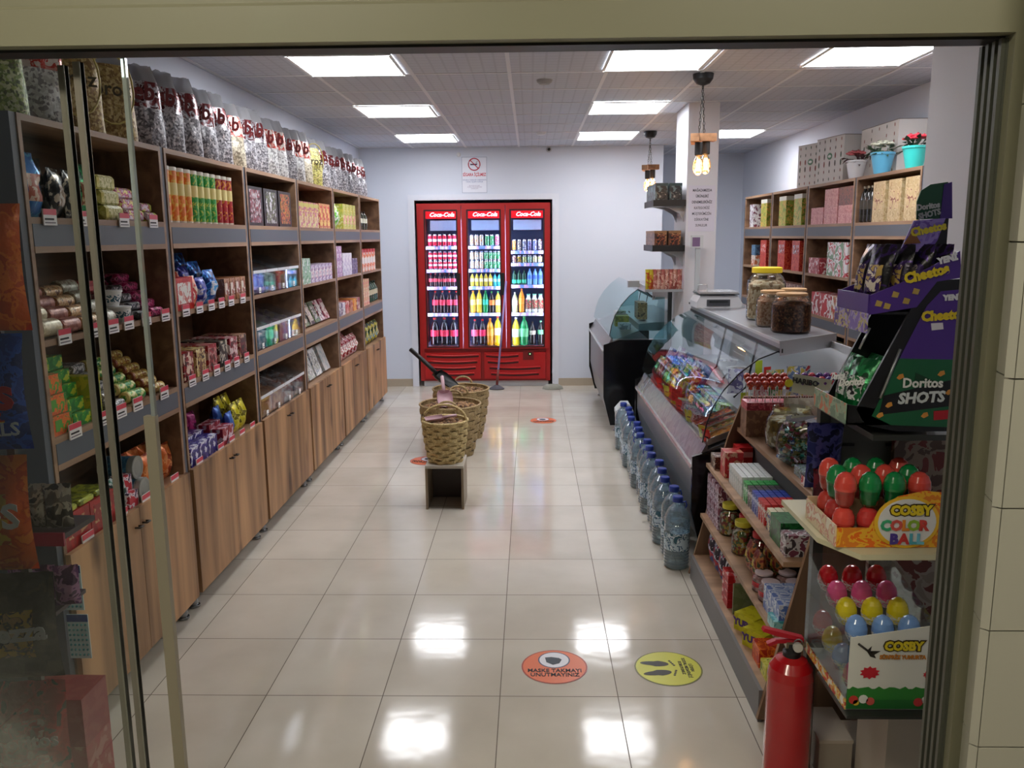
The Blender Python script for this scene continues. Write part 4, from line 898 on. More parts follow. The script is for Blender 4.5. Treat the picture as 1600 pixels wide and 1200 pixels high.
O('board', mb(lambda g: (g.box(-.16, -.22, -.018, .125, .22, 0, shm), g.box(-.16, -.22, 0, -.155, .22, .03, shm))), t)
O('arm', mb(lambda g: g.box(-.25, .1, -.0, -.16, .14, .05, shm)), t)
O('post', mb(lambda g: g.box(.08, .16, -1.245, .11, .19, -.018, M((60, 66, 70), .4))), t)
for k in range(9):
    cs = ((206, 190, 60), (190, 90, 50)) if k < 2 else (((206, 150, 130), (226, 190, 176), (170, 90, 80)) if k % 2 else ((190, 110, 100), (226, 180, 160)))
    spawn(pouch(.05, .15, .02, cs, 90+k % 3), 'snack_pouch', ('yellow' if k < 2 else 'salmon pink')+' snack packet on low column shelf, %s from left' % (('leftmost' if k == 0 else NTH[k])), 'snack bag', (.885+.03*k, 6.335, 1.246), R(35), 'snack packets on the low column shelf')

# ---------------------------------------------------------------- right wall goods
def right(sp, name, desc, cat, u, sh, y, d, rot=RZR, **k):
    """y measured from the far end of unit u (0 = farthest)"""
    wh = SN[sh]+', right cabinet '+RN[u]
    return place(sp, name, desc, cat, wh, XG+d, Y1R[u]-.975+y, SZ[sh]+k.pop('z', .0006), rz=RZR, **k)
right(carton(.14, .1, .22, ((226, 224, 226), (190, 190, 196), (120, 60, 80)), 1), 'gift_box', 'white gift box with scroll', 'box', 0, 'a', .72, .06, n=1)
right(carton(.2, .1, .25, ((150, 170, 70), (206, 160, 80), (110, 140, 50)), 2, lid=(206, 206, 196)), 'delight_box', 'green and orange sweets box', 'box', 0, 'a', .28, .06, n=1)
right(carton(.2, .1, .25, ((150, 170, 70), (206, 160, 80), (110, 140, 50)), 3, lid=(206, 206, 196)), 'delight_box', 'green and orange sweets box', 'box', 1, 'a', .25, .06, n=2, dy=.42)
right(carton(.2, .1, .25, ((190, 50, 40), (206, 90, 60), (170, 30, 30)), 4, win=(.55, .85, ((226, 200, 200), (190, 60, 50), (206, 90, 70)))), 'delight_box', 'brick red sweets box', 'box', 0, 'b', .25, .06, n=1)
right(carton(.13, .1, .1, ((200, 120, 80), (226, 220, 210)), 5), 'gift_box', 'orange small box', 'box', 0, 'b', .6, .06, n=1)
right(carton(.13, .1, .1, ((90, 130, 160), (60, 80, 110)), 6), 'gift_box', 'blue small box', 'box', 0, 'b', .6, .06, z=.102)
right(carton(.2, .1, .25, ((190, 50, 40), (206, 90, 60), (170, 30, 30)), 7, win=(.55, .85, ((200, 200, 210), (120, 60, 70), (206, 90, 70)))), 'delight_box', 'brick red sweets box', 'box', 1, 'b', .25, .06, n=2, dy=.4)
right(carton(.27, .11, .125, ((200, 130, 130), (214, 156, 152), (186, 110, 112)), 8), 'delight_box', 'dusty pink sweets box', 'box', 2, 'a', .17, .065, n=3, dy=.29)
right(carton(.27, .11, .125, ((200, 130, 130), (214, 156, 152), (186, 110, 112)), 8), 'delight_box', 'dusty pink sweets box, stacked on top row', 'box', 2, 'a', .46, .065, z=.1265)
right(carton(.27, .11, .125, ((96, 30, 30), (130, 50, 44), (70, 22, 24)), 9), 'delight_box', 'dark red sweets box, stacked on pink ones', 'box', 2, 'a', .17, .065, z=.1265)
right(carton(.4, .12, .12, ((226, 224, 226), (190, 60, 70), (226, 224, 226), (120, 150, 120)), 10, scale=6), 'delight_box', 'red, green and white box', 'box', 2, 'b', .28, .07, n=1, layers=2, dz=.122)
right(carton(.24, .12, .12, ((150, 50, 60), (190, 90, 96), (226, 214, 214)), 11), 'delight_box', 'crimson patterned box', 'box', 2, 'b', .76, .07, n=1)
right(carton(.42, .12, .17, ((190, 50, 60), (226, 224, 224), (160, 30, 40)), 12, scale=7), 'delight_box', 'red and white pistachio roll box', 'box', 2, 'c', .56, .07, n=1)
right(carton(.3, .12, .17, ((226, 222, 222), (170, 130, 90), (190, 60, 60)), 13, scale=9), 'delight_box', 'white box with nut picture', 'box', 2, 'c', .18, .07, n=1)
right(carton(.15, .1, .16, ((120, 140, 160), (80, 100, 130), (190, 196, 206)), 14), 'gift_box', 'grey-blue box', 'box', 0, 'c', .15, .06, n=4, dy=.18)
right(carton(.2, .1, .2, ((96, 60, 50), (130, 90, 76), (190, 160, 150)), 15), 'gift_box', 'brown patterned box', 'box', 1, 'c', .15, .06, n=4, dy=.21)
right(carton(.25, .12, .2, ((206, 196, 180), (60, 110, 80), (190, 150, 110)), 16, scale=9), 'delight_box', 'cream box with green print', 'box', 2, 'd', .2, .07, n=3, dy=.27)
gold = ((190, 166, 120), (206, 186, 146), (176, 150, 106))
for k in range(3):
    right(carton(.18, .11, .25, gold, 17, win=(.3, .75, ((200, 176, 130), (214, 190, 150), (130, 60, 50)))), 'coffee_bag', 'gold foil block bag, '+('nearest the entrance', 'middle', 'farthest')[k], 'bag', 3, 'a', .13+.23*k, .065)
right(bottle(.03, .24, (34, 34, 32), (60, 56, 50), (170, 160, 140)), 'syrup_bottle', 'black bottle with silver cap', 'bottle', 3, 'a', .70, .04, n=4, dy=.063)
right(canister(.045, .12, ((120, 76, 56), (150, 100, 76)), 3), 'snack_tin', 'brown cup lying in dark shelf', 'tin', 3, 'b', .72, .06, n=1)
right(carton(.2, .12, .2, ((70, 40, 34), (110, 70, 50), (60, 60, 66)), 18), 'gift_box', 'dark brown box', 'box', 3, 'b', .15, .15, n=3, dy=.22)
right(carton(.14, .1, .26, ((186, 34, 44), (200, 60, 66)), 19, band=(0, .2, (226, 220, 216))), 'gift_box', 'tall red box with white foot', 'box', 4, 'a', .84, .06, n=1)
# cartons and plant pots on top of the right cabinets
kraft = ((206, 202, 196), (206, 202, 196), (190, 186, 180))
def fruitbox(w, d, h, seed, rim=False):
    g = MB(); g.box(-w/2, -d/2, 0, w/2, d/2, h, M((204, 200, 196), .6)); g.box(-w/2-.001, -d/2-.001, h-.004, w/2+.001, d/2+.001, h, M((110, 100, 92), .6))
    rr = random.Random(seed); cs = [M((60, 80, 60), .6), M((130, 60, 50), .6), M((70, 60, 60), .6)]
    nx, nz = (5, 6)
    for i in range(nx):
        for j in range(nz):
            if rim and rr.random() < .4: continue
            x = -w/2+w*(i+.5)/nx; z = h*(j+.5)/nz; s = .018 if j in (2, 3) else .01
            T = Matrix.Translation((x, -d/2-.001, z))
            g.lathe([(s*.8, -.0006), (s*.8, .0006)], rr.choice(cs), 8, T @ Matrix.Rotation(R(90), 4, 'X') @ Matrix.Diagonal((.6, 1.5, 1, 1)))
    g.lathe([(.035 if not rim else .06, -.0008), (.035 if not rim else .06, .0008)], M((50, 110, 76), .5), 20, Matrix.Translation((0, -d/2-.0015, h*.58)) @ Matrix.Rotation(R(90), 4, 'X') @ Matrix.Diagonal((1, .7, 1, 1)))
    g.lathe([(.022 if not rim else .045, -.0008), (.022 if not rim else .045, .0008)], M((206, 212, 204), .5), 20, Matrix.Translation((0, -d/2-.0025, h*.58)) @ Matrix.Rotation(R(90), 4, 'X') @ Matrix.Diagonal((1, .45, 1, 1)))
    return g.mesh()
thing('fruit_carton', 'white carton printed with small plants, farther of two on right cabinets', 'carton', (2.345, 6.88, 2.021), RZR+.25, None, fruitbox(.36, .24, .33, 1))
thing('fruit_carton', 'white carton printed with small plants, beside the framed box', 'carton', (2.335, 6.40, 2.021), RZR+.15, None, fruitbox(.4, .24, .33, 2))
thing('fruit_carton', 'big white carton with dark edges and green oval behind the plant pots', 'carton', (2.425, 5.78, 2.021), RZR, None, fruitbox(.6, .2, .34, 3, True))
@kind
def pot(c, fl, lf, seed):
    rr = random.Random(seed); cm = M(c, .35); dark_ = M((40, 44, 36), .6)
    body = mb(lambda g: g.lathe([(.034, 0), (.036, .003), (.052, .085), (.056, .088), (.056, .098), (.05, .098), (.048, .085), (.001, .08)], cm, 22))
    def f(g):
        for k in range(26):
            a = rr.uniform(0, 6.28); r_ = rr.uniform(.01, .055); z = rr.uniform(.085, .12)
            x, y = r_*math.cos(a), r_*math.sin(a); L = rr.uniform(.03, .05); b_ = a+rr.uniform(-.6, .6)
            ex, ey, ez = x+L*math.cos(b_), y+L*math.sin(b_), z+rr.uniform(-.03, .03); px_, py_ = -math.sin(b_)*.011, math.cos(b_)*.011
            mx_, my_, mz_ = (x+ex)/2, (y+ey)/2, (z+ez)/2+.006
            g.add([(x, y, z), (mx_+px_, my_+py_, mz_), (ex, ey, ez), (mx_-px_, my_-py_, mz_)], [(0, 1, 2, 3)], M(lf, .5), True)
            g.tube([(x*.4, y*.4, .08), (x, y, z)], .0012, M(lf, .5), 4)
    def fl_(g):
        for k in range(13):
            a = k*2.4; r_ = .013*math.sqrt(k+.3); x, y, z = r_*math.cos(a), r_*math.sin(a), .145-.25*r_+rr.uniform(-.006, .006)
            for q in range(5):
                b_ = q*1.257+a; g.sphere((x+.009*math.cos(b_), y+.009*math.sin(b_), z), .0095, M(fl, .5), 6, 5, None, .6)
            g.sphere((x, y, z+.005), .007, M(tuple(int(v*.75) for v in fl), .5), 6, 4)
    return spec(body, [('leaves', mb(f), (0, 0, 0)), ('flowers', mb(fl_), (0, 0, 0))])
spawn(pot((214, 214, 218), (196, 96, 100), (90, 60, 60), 1), 'flower_pot', 'white pot of dusty pink artificial flowers on right cabinet', 'potted plant', (2.243, 5.93, 2.021), 0, scale=1.25)
spawn(pot((96, 176, 214), (220, 220, 200), (80, 110, 80), 2), 'flower_pot', 'light blue pot of white artificial flowers on right cabinet', 'potted plant', (2.24, 5.49, 2.021), 0, scale=1.35)
spawn(pot((60, 206, 200), (220, 50, 70), (50, 70, 50), 3), 'flower_pot', 'turquoise pot of red artificial flowers on right cabinet', 'potted plant', (2.25, 5.06, 2.021), 0, scale=1.3)

# ---------------------------------------------------------------- walnut baskets, stool, scoops, mop, rag
wick = P(((206, 182, 126), (220, 198, 144), (180, 154, 100)), 40, 3, .7)
wick2 = P(((160, 136, 96), (184, 160, 114), (132, 110, 74)), 40, 4, .7)
def basket(x, y, z, rb, rt, h, mat, label, handle, n=16, rows=11):
    t = thing('wicker_basket', label, 'basket', (x, y, z), 0, None)
    def f(g):
        for k in range(rows):          # woven bands passing before and behind the uprights
            v0, v1 = k/rows, (k+1)/rows; vs = []; m_ = n*2
            for v in (v0, (v0+v1)/2, v1):
                for i in range(m_):
                    a = 2*math.pi*i/m_; bulge = 1+.05*math.sin(math.pi*v)
                    r_ = (rb+(rt-rb)*v)*bulge+(.007 if (i//2+k) % 2 else -.005)+(0 if v not in (v0, v1) else -.002)
                    vs.append((r_*math.cos(a), r_*math.sin(a), h*v))
            g.add(vs, [(q*m_+i, q*m_+(i+1) % m_, (q+1)*m_+(i+1) % m_, (q+1)*m_+i) for q in range(2) for i in range(m_)], mat, True)
        g.lathe([(.001, .004), (rb*.98, .004)], mat, 24)
    O('body', mb(f), t)
    O('rim', mb(lambda g: g.tube([(rt*math.cos(a*math.pi/16), rt*math.sin(a*math.pi/16), h) for a in range(32)], .008, mat, 8, True)), t)
    def hd(g):
        if handle == 'arch':
            g.tube([(rt*math.cos(a)*.97, -rt*.25+rt*.1*math.sin(a), h+.1*math.sin(a)) for a in [math.pi*k/14 for k in range(15)]], .008, mat, 8)
        else:
            for s in (-1, 1): g.tube([(.075*math.cos(a), s*(rt-.004), h+.06*math.sin(a)) for a in [math.pi*k/10 for k in range(11)]], .009, mat, 8)
    O('handle', mb(hd), t)
    return t
def walnut_fill(x, y, z, r, label, seed):
    rr = random.Random(seed); g = MB(); ms = [M(c_, .65, bump=.8, bscale=180) for c_ in ((150, 112, 74), (170, 130, 88), (120, 86, 56), (96, 68, 46))]
    g.lathe([(r*.96, -.045), (r*.98, -.008), (.001, .0)], M((70, 50, 34), .8), 20)
    k = 0
    for i in range(int(2.0*(r/.016)**2*.62)):
        a = rr.uniform(0, 6.28); d = (r-.018)*math.sqrt(rr.random())
        g.sphere((d*math.cos(a), d*math.sin(a), rr.uniform(0, .014)+.012*(1-d/r)), rr.uniform(.013, .018), rr.choice(ms), 7, 5)
    o = O('walnuts', g.mesh(), None, (x, y, z)); tag(o, label, 'walnuts'); o['kind'] = 'stuff'; return o
stoolm = M((150, 134, 112), .45)
t = thing('low_stool', 'small open-fronted box stool under the near walnut basket', 'stool', (-.533, 4.99, 0))
O('top', mb(lambda g: g.box(-.117, -.12, .26, .117, .15, .276, M((196, 190, 176), .4))), t)
for s in (-1, 1): O('side_panel', mb(lambda g: g.box(s*.117-(.014 if s > 0 else 0), -.118, 0, s*.117+(.014 if s < 0 else 0), .148, .26, stoolm)), t)
O('back_panel', mb(lambda g: g.box(-.103, .134, 0, .103, .148, .26, M((96, 86, 84), .5))), t)
basket(-.535, 5.0, .277, .105, .14, .258, wick, 'light wicker basket of walnuts on the small stool', 'arch')
walnut_fill(-.535, 5.0, .503, .128, 'walnuts filling the near light basket', 1)
basket(-.62, 6.2, .001, .17, .232, .395, wick2, 'wide brown wicker basket of walnuts on floor behind the stool', 'side')
walnut_fill(-.62, 6.2, .355, .218, 'walnuts filling the wide middle basket', 2)
basket(-.585, 6.76, .001, .17, .232, .41, wick2, 'rear brown wicker basket of walnuts, farthest from the entrance', 'side')
walnut_fill(-.585, 6.76, .37, .218, 'walnuts filling the rear basket', 3)
def scoop(x, y, z, rot, mat, label, s=1.0, hl=.2):
    t = thing('scoop', label, 'scoop', (x, y, z), 0, None, None, rot); t.scale = (s, s, s)
    def f(g):
        n = 12; L = .13; vs = []
        for j, (yy, w_, d) in enumerate(((-L, .045, .012), (-L*.6, .052, .03), (-L*.2, .05, .036), (0, .036, .036))):
            for i in range(n+1):
                a = math.pi+math.pi*i/n; vs.append((w_*math.cos(a), yy, .036+d*math.sin(a)))
        g.add(vs, [(j*(n+1)+i, j*(n+1)+i+1, (j+1)*(n+1)+i+1, (j+1)*(n+1)+i) for j in range(3) for i in range(n)], mat, True)
        b_ = 3*(n+1); g.add(vs[b_:], [tuple(range(n+1))], mat)
    O('bowl', mb(f), t); O('handle', mb(lambda g: g.tube([(0, 0, .02), (0, hl*.5, .024), (0, hl, .022)], .012, mat, 8)), t)
pinkm = M((196, 160, 168), .35)
scoop(-.545, 5.01, .530, (R(6), R(4), R(-74)), pinkm, 'pink plastic scoop lying on walnuts in the near basket', .85, .1)
scoop(-.67, 6.22, .47, (R(40), 0, R(12)), pinkm, 'dusty pink scoop stuck in the middle basket', 1.15, .13)
scoop(-.79, 6.68, .53, (R(34), 0, R(60)), black, 'black scoop with long handle resting in the rear basket', 1.5, .21)
t = thing('floor_mop', 'mop with pale violet pole leaning on the fridge', 'mop', (0, 0, 0))
b0, b1 = Vector((-.375, 8.93, .05)), Vector((-.268, 9.068, 1.17))
O('pole', mb(lambda g: g.tube([b0+(b1-b0)*.13, b1], .0115, M((150, 136, 190), .35), 10)), t)
O('socket', mb(lambda g: g.tube([b0, b0+(b1-b0)*.15], .015, M((120, 44, 40), .4), 10)), t)
O('head', mb(lambda g: g.lathe([(.08, .003), (.085, .012), (.06, .03), (.02, .05), (.001, .052)], M((86, 84, 92), .8), 18, Matrix.Translation((-.378, 8.925, 0)) @ Matrix.Diagonal((1, .6, 1, 1)))), t)
def f(g):
    rr = random.Random(4); n = 22
    for (rad, zz) in ((1, 0),):
        vs = [(0, 0, .05)]
        rings = ((.35, .05), (.65, .045), (.85, .03), (1, .002))
        for q, z in rings:
            for i in range(n):
                a = 2*math.pi*i/n; r_ = q*(1+.12*noise.noise(Vector((math.cos(a)*2, math.sin(a)*2, q*3)))); vs.append((.115*r_*math.cos(a), .07*r_*math.sin(a), max(z+.012*noise.noise(Vector((math.cos(a)*4, math.sin(a)*4, q*6))), .001)))
        fs = [(0, 1+i, 1+(i+1) % n) for i in range(n)]+[(1+k*n+i, 1+k*n+(i+1) % n, 1+(k+1)*n+(i+1) % n, 1+(k+1)*n+i) for k in range(3) for i in range(n)]
        g.add(vs, fs, M((150, 150, 138), .9, bump=1, bscale=90), True)
thing('floor_cloth', 'crumpled grey floor cloth at the right foot of the fridge', 'cloth', (.235, 8.95, 0), 0, None, mb(f))
# floor stickers
def disc(r, c1, c2, z=0):
    return mb(lambda g: (g.lathe([(r, .0004), (r, .001), (.001, .001)], M(c2, .35), 40), g.lathe([(r*.955, .001), (r*.955, .0013), (.001, .0013)], M(c1, .35), 40)))
def mask_sticker(x, y, r, label, rot=0):
    t = thing('floor_sticker', label, 'sticker', (x, y, .0003), rot)
    O('disc', disc(r, (226, 112, 62), (170, 62, 34)), t)
    k = r/.126
    sy = O('symbol', mb(lambda g: (g.lathe([(.062*k, .0014), (.062*k, .0016), (.001, .0016)], M((60, 70, 100), .4), 28, Matrix.Translation((0, .048*k, 0))), g.lathe([(.057*k, .0017), (.057*k, .0018), (.001, .0018)], M((226, 226, 232), .4), 28, Matrix.Translation((0, .048*k, 0))),
        g.prism([(-.035*k, .066*k), (-.01*k, .07*k), (.02*k, .062*k), (.03*k, .05*k), (.02*k, .022*k), (-.005*k, .01*k), (-.03*k, .03*k)], 'z', .0018, .002, M((40, 50, 60), .5)))), t)
    O('lettering', text_mesh('MASKE TAKMAYI\nUNUTMAYINIZ', .034*k, ink, .0006*k, face='+z', sx=.8, line=.9), t, (0, -.048*k, .0018))
mask_sticker(.085, 2.985, .128, 'orange round floor sticker with mask symbol, nearest the entrance')
mask_sticker(.108, 7.36, .12, 'orange round floor sticker far down the aisle', .1)
mask_sticker(-.79, 6.0, .12, 'orange round floor sticker half under the middle basket', -.3)
t = thing('floor_sticker', 'yellow round floor sticker with two black footprints', 'sticker', (.525, 2.975, .0003), R(-88))
O('disc', disc(.13, (206, 206, 50), (110, 112, 40)), t)
def f(g):
    for s in (-1, 1):
        poly = [(s*(.036+.02*math.cos(a)*(1.1 if math.sin(a) > 0 else .8)-.006*math.sin(a)), -.048+.055*math.sin(a)) for a in [2*math.pi*k/20 for k in range(20)]]
        g.prism(poly, 'z', .0014, .0018, M((50, 48, 40), .5))
        for q in range(4): g.lathe([(.005, .0014), (.005, .0018), (.001, .0018)], M((50, 48, 40), .5), 8, Matrix.Translation((s*(.02+.011*q), .022-.004*q+.004, 0)))
O('footprints', mb(f), t)
O('lettering', text_mesh('LÜTFEN\nSOSYAL MESAFENİZİ\nKORUYUNUZ', .0185, M((60, 58, 40), .5), .0003, face='+z', sx=.85), t, (0, .07, .0016))

# ---------------------------------------------------------------- water bottles and waste bin in front of the display case
@kind
def waterbottle():
    pet = GLASS((236, 248, 252), 1.6, .13, .03); r = .064; h = .345
    def f(g):
        pr = [(r*.8, 0), (r*.97, .008)]
        for k in range(7): pr += [(r*.965, .02+.016*k), (r, .028+.016*k)]
        pr += [(r, .135), (r, .23), (r*.96, .235), (r, .245), (r*.97, .265), (r*.7, .305), (r*.32, .33), (r*.3, h)]
        g.lathe(pr, pet, 20)
    def fw(g): g.lathe([(.001, .004), (r*.92, .01), (r*.93, .25), (r*.66, .3), (.001, .3)], GLASS((232, 244, 250), .7, .10, .05), 18)
    def fl(g): g.lathe([(r*1.01, .10), (r*1.01, .19)], P(((186, 206, 220), (60, 96, 130), (206, 220, 230), (40, 90, 110)), 16, 2, .3), 20)
    def fc(g): g.lathe([(r*.42, 0), (r*.42, .022), (r*.36, .028), (.001, .028)], M((36, 60, 150), .35), 16)
    def fh(g): g.tube([(r*.3, 0, 0), (r*.62, 0, .008), (r*.72, 0, -.012), (r*.6, 0, -.03)], .004, M((40, 66, 160), .35), 6)
    return spec(mb(f), [('water', mb(fw), (0, 0, 0)), ('label_sleeve', mb(fl), (0, 0, 0)), ('cap', mb(fc), (0, 0, h-.004)), ('handle', mb(fh), (0, 0, h-.012))])
for k in range(15):
    spawn(waterbottle(), 'water_bottle', 'large clear water bottle with blue cap on the floor, '+('nearest the entrance' if k == 0 else NTH[k]+' in the row'), 'bottle', (.728+.012*math.sin(k*2.1), 3.985+.168*k, .001), .4*k, 'water bottles along the display case')
t = thing('waste_bin', 'pale grey waste bin at the far end of the water bottles', 'bin', (.745, 6.56, .0005))
O('body', mb(lambda g: g.prism([(-.05, 0), (.05, 0), (.065, .24), (-.065, .24)], 'y', -.075, .075, M((196, 200, 204), .4))), t)
O('lid', mb(lambda g: g.prism([(-.068, .24), (.068, .24), (.068, .27), (.04, .325), (-.02, .325), (-.068, .27)], 'y', -.078, .078, M((214, 218, 220), .35))), t)

# ---------------------------------------------------------------- serve-over display cases
greym = M((120, 118, 122), .35, .3)
def marble(): return P(((132, 128, 130), (140, 136, 138), (126, 120, 124)), 6, 4, .25, .3)
def display_case(y0, y1, dx, label, xf=.79, zt=1.13, zl=.55, xt=1.19, xb=1.56, slope=0):
    t = thing('display_case', label, 'display case', (dx, 0, 0))
    # base: lip, vertical panel, recess near the floor
    O('base_panel', mb(lambda g: g.prism([(xf, zl-.04), (xf+.012, zl-.06), (xf+.012, .36), (xf+.06, .12), (xf+.5, .12), (xf+.5, zl-.04)], 'y', y0+.02, y1-.02, greym)), t)
    O('lip', mb(lambda g: g.prism([(xf-.008, zl-.035), (xf-.002, zl-.02), (xf+.03, zl-.02), (xf+.03, zl-.04), (xf+.004, zl-.05)], 'y', y0+.02, y1-.02, M((206, 206, 206), .25, .7))), t)
    O('front_deck', mb(lambda g: g.prism([(xf+.01, zl-.02), (xf+.065, zl+.085), (xf+.075, zl+.085), (xf+.075, zl-.02)], 'y', y0+.02, y1-.02, marble())), t)
    ep = [(xf-.004, zl+.03), (xf+.13, zl+.07), (xf+.62, zl+.07), (xf+.62, .06), (xf+.06, .06), (xf-.0, .3)]
    for a in (y0, y1-.018): O('end_panel', mb(lambda g: g.prism(ep, 'y', a, a+.018, blackgl)), t)
    arc = [(xf+.045, zl+.10), (xf+.062, zl+.19), (xf+.09, zl+.275), (xf+.14, zl+.36), (xf+.21, zl+.44), (xf+.30, zl+.51), (xt+.0, zt-.03)]
    def gl(g):
        n = len(arc)
        vs = [(x, y0+.012, z) for x, z in arc]+[(x, y1-.012, z) for x, z in arc]
        g.add(vs, [(i, i+1, n+i+1, n+i) for i in range(n-1)], GLASS((246, 250, 250), 1.0), True)
        vs = [(x+.005, y0+.012, z-.003) for x, z in arc]+[(x+.005, y1-.012, z-.003) for x, z in arc]
        g.add(vs, [(i, i+1, n+i+1, n+i) for i in range(n-1)], GLASS((246, 250, 250), .2), True)
    O('curved_glass', mb(gl), t)
    for a in (y0+.008,) if not slope else (y0+.008,):
        O('glass_edge', mb(lambda g: g.tube([(x, a, z) for x, z in arc], .0035, M((24, 24, 26), .3), 6)), t)
    for a in ((y0+.008, y1-.014) if slope else (y1-.014,)):
        O('end_glass', mb(lambda g: g.prism(arc+[(xt+.1, zt-.03), (xt+.1, zl+.08), (xf+.06, zl+.08)], 'y', a, a+.006, GLASS((214, 234, 236), .8, .02))), t)
    # top
    O('top', mb(lambda g: (g.prism([(xt, y0-.0), (xb, y0+.32), (xb, y1), (xt, y1)], 'z', zt-.02, zt+.016, M((150, 152, 158), .3, .6)), g.prism([(xt-.006, y0-.01), (xb+.006, y0+.31), (xb+.006, y0+.325), (xt+.008, y0+.008)], 'z', zt-.052, zt+.018, M((190, 192, 194), .35, .5)),
                             g.box(xt-.006, y0, zt+.004, xt+.004, y1, zt+.018, M((200, 202, 204), .3, .6)), g.box(xt-.004, y0, zt-.04, xt+.012, y1, zt-.02, black))), t)
    # inside: sloping steel back, display bed
    O('back_panel', mb(lambda g: g.prism([(xb-.1, zl+.07), (xb-.09, zl+.07), (xb-.02, zt-.02), (xb-.03, zt-.02)], 'y', y0+.02, y1-.02, M((206, 208, 212), .35, .3))), t)
    O('bed', mb(lambda g: (g.prism([(xf+.075, zl+.06), (xf+.29, zl+.145), (xf+.29, zl+.135), (xf+.075, zl+.05)], 'y', y0+.02, y1-.02, M((170, 170, 174), .3, .6)),
                             g.prism([(xf+.29, zl+.145), (xf+.29, zl+.2), (xf+.42, zl+.215), (xb-.1, zl+.215), (xb-.1, zl+.145)], 'y', y0+.02, y1-.02, M((186, 188, 192), .3, .6)))), t)
    O('light_tube', mb(lambda g: g.tube([(xt+.06, y0+.15, zt-.04), (xt+.06, y1-.15, zt-.04)], .008, M((250, 250, 255), .4, em=5 if not slope else 2), 8)), t)
    for yy in [y0+.5, (y0+y1)/2+.1]:
        O('glass_strut', mb(lambda g: g.tube([(xt+.03, yy, zt-.03), (xt-.02, yy+.02, zt-.3), (xf+.32, yy+.04, zl+.22)], .006, black, 6)), t)
    for yy in (y0+.06, y1-.08): O('foot', mb(lambda g: g.lathe([(.022, 0), (.024, .012), (.012, .02), (.012, .06)], M((150, 150, 152), .3, .7), 12, Matrix.Translation((xf+.11, yy, 0)))), t)
    return t
CY0, CY1 = 3.95, 6.2
display_case(CY0, CY1, 0, 'long grey serve-over display case with curved glass, full of sweets')
display_case(6.9, 8.65, -.18, 'far display case with black end panel, standing by the back wall', zt=1.175, zl=.72, slope=1)
# bed height at local x
def bz(x): return .61+(x-.865)*(.085/.215)
# red-rimmed tray with bright packets (far half of the case)
def f(g):
    x0, x1, ya, yb_ = .887, 1.060, 5.0, 6.12
    pts = []
    for k in range(40):
        a = 2*math.pi*k/40; ca, sa = math.cos(a), math.sin(a); e = .45
        x = (x0+x1)/2+(x1-x0)/2*abs(ca)**e*(1 if ca > 0 else -1); y = (ya+yb_)/2+(yb_-ya)/2*abs(sa)**e*(1 if sa > 0 else -1)
        pts.append((x, y, bz(x)+.045))
    g.tube(pts, .011, M((130, 26, 44), .35), 8, True)
    n = len(pts); c_ = [(p[0], p[1], p[2]-.036) for p in pts]; g.add(c_, [tuple(range(n))], M((130, 26, 44), .5))
    g.add([(p[0], p[1], p[2]) for p in pts]+c_, [(i, (i+1) % n, n+(i+1) % n, n+i) for i in range(n)], M((130, 26, 44), .5))
thing('display_tray', 'dark red rimmed tray holding bright candy packets inside the case', 'tray', (0, 0, 0), 0, None, mb(f))
tl = -21
PK = [(((60, 150, 190), (160, 220, 226), (20, 60, 120)), 'turquoise foil packet'), (((40, 70, 170), (90, 130, 220), (200, 220, 240)), 'blue foil packet'), (((20, 60, 110), (60, 120, 160)), 'navy packet'), (((150, 140, 200), (206, 200, 226), (90, 80, 150)), 'lavender packet'), (((190, 200, 214), (230, 232, 240), (120, 100, 150)), 'silver white packet'), (((120, 60, 150), (220, 226, 240), (60, 110, 190)), 'violet and white packet')]
QK = [(((60, 150, 60), (190, 220, 90), (30, 90, 160)), 'green packet'), (((200, 40, 40), (236, 150, 60)), 'red packet'), (((226, 206, 60), (120, 170, 60)), 'yellow packet'), (((206, 120, 60), (190, 40, 50), (236, 220, 120)), 'orange packet'), (((40, 130, 150), (190, 60, 60)), 'teal packet')]
idx = {}
def uniq(base, where):
    k = (base, where); idx[k] = idx.get(k, -1)+1
    return base+', '+('nearest the entrance' if idx[k] == 0 else NTH[idx[k]]+' of its colour')+', '+where
for r_, (xx, dz) in enumerate(((.924, .0), (.972, .02), (1.02, .035))):
    for k in range(11):
        y = 5.06+.1*k
        cs, ds = (QK[(k*2+r_) % 5] if (r_ == 0 or (r_ == 1 and k < 4)) else PK[(k//2*2+r_) % 6])
        w_ = ('front row of red-rimmed tray', 'middle row of red-rimmed tray', 'rear row of red-rimmed tray')[r_]
        hh = .1+.02*((k+r_) % 3)+(.03 if r_ else 0)
        spawn(carton(.088, .032, hh, cs, k % 4+r_, win=(.2, .75, (cs[1], cs[0], (230, 230, 236))), scale=9), 'candy_packet', uniq(ds, w_), 'packet', (xx, y, bz(xx)+.026), 0, 'packets in the '+w_, (R(-26), 0, RZR))
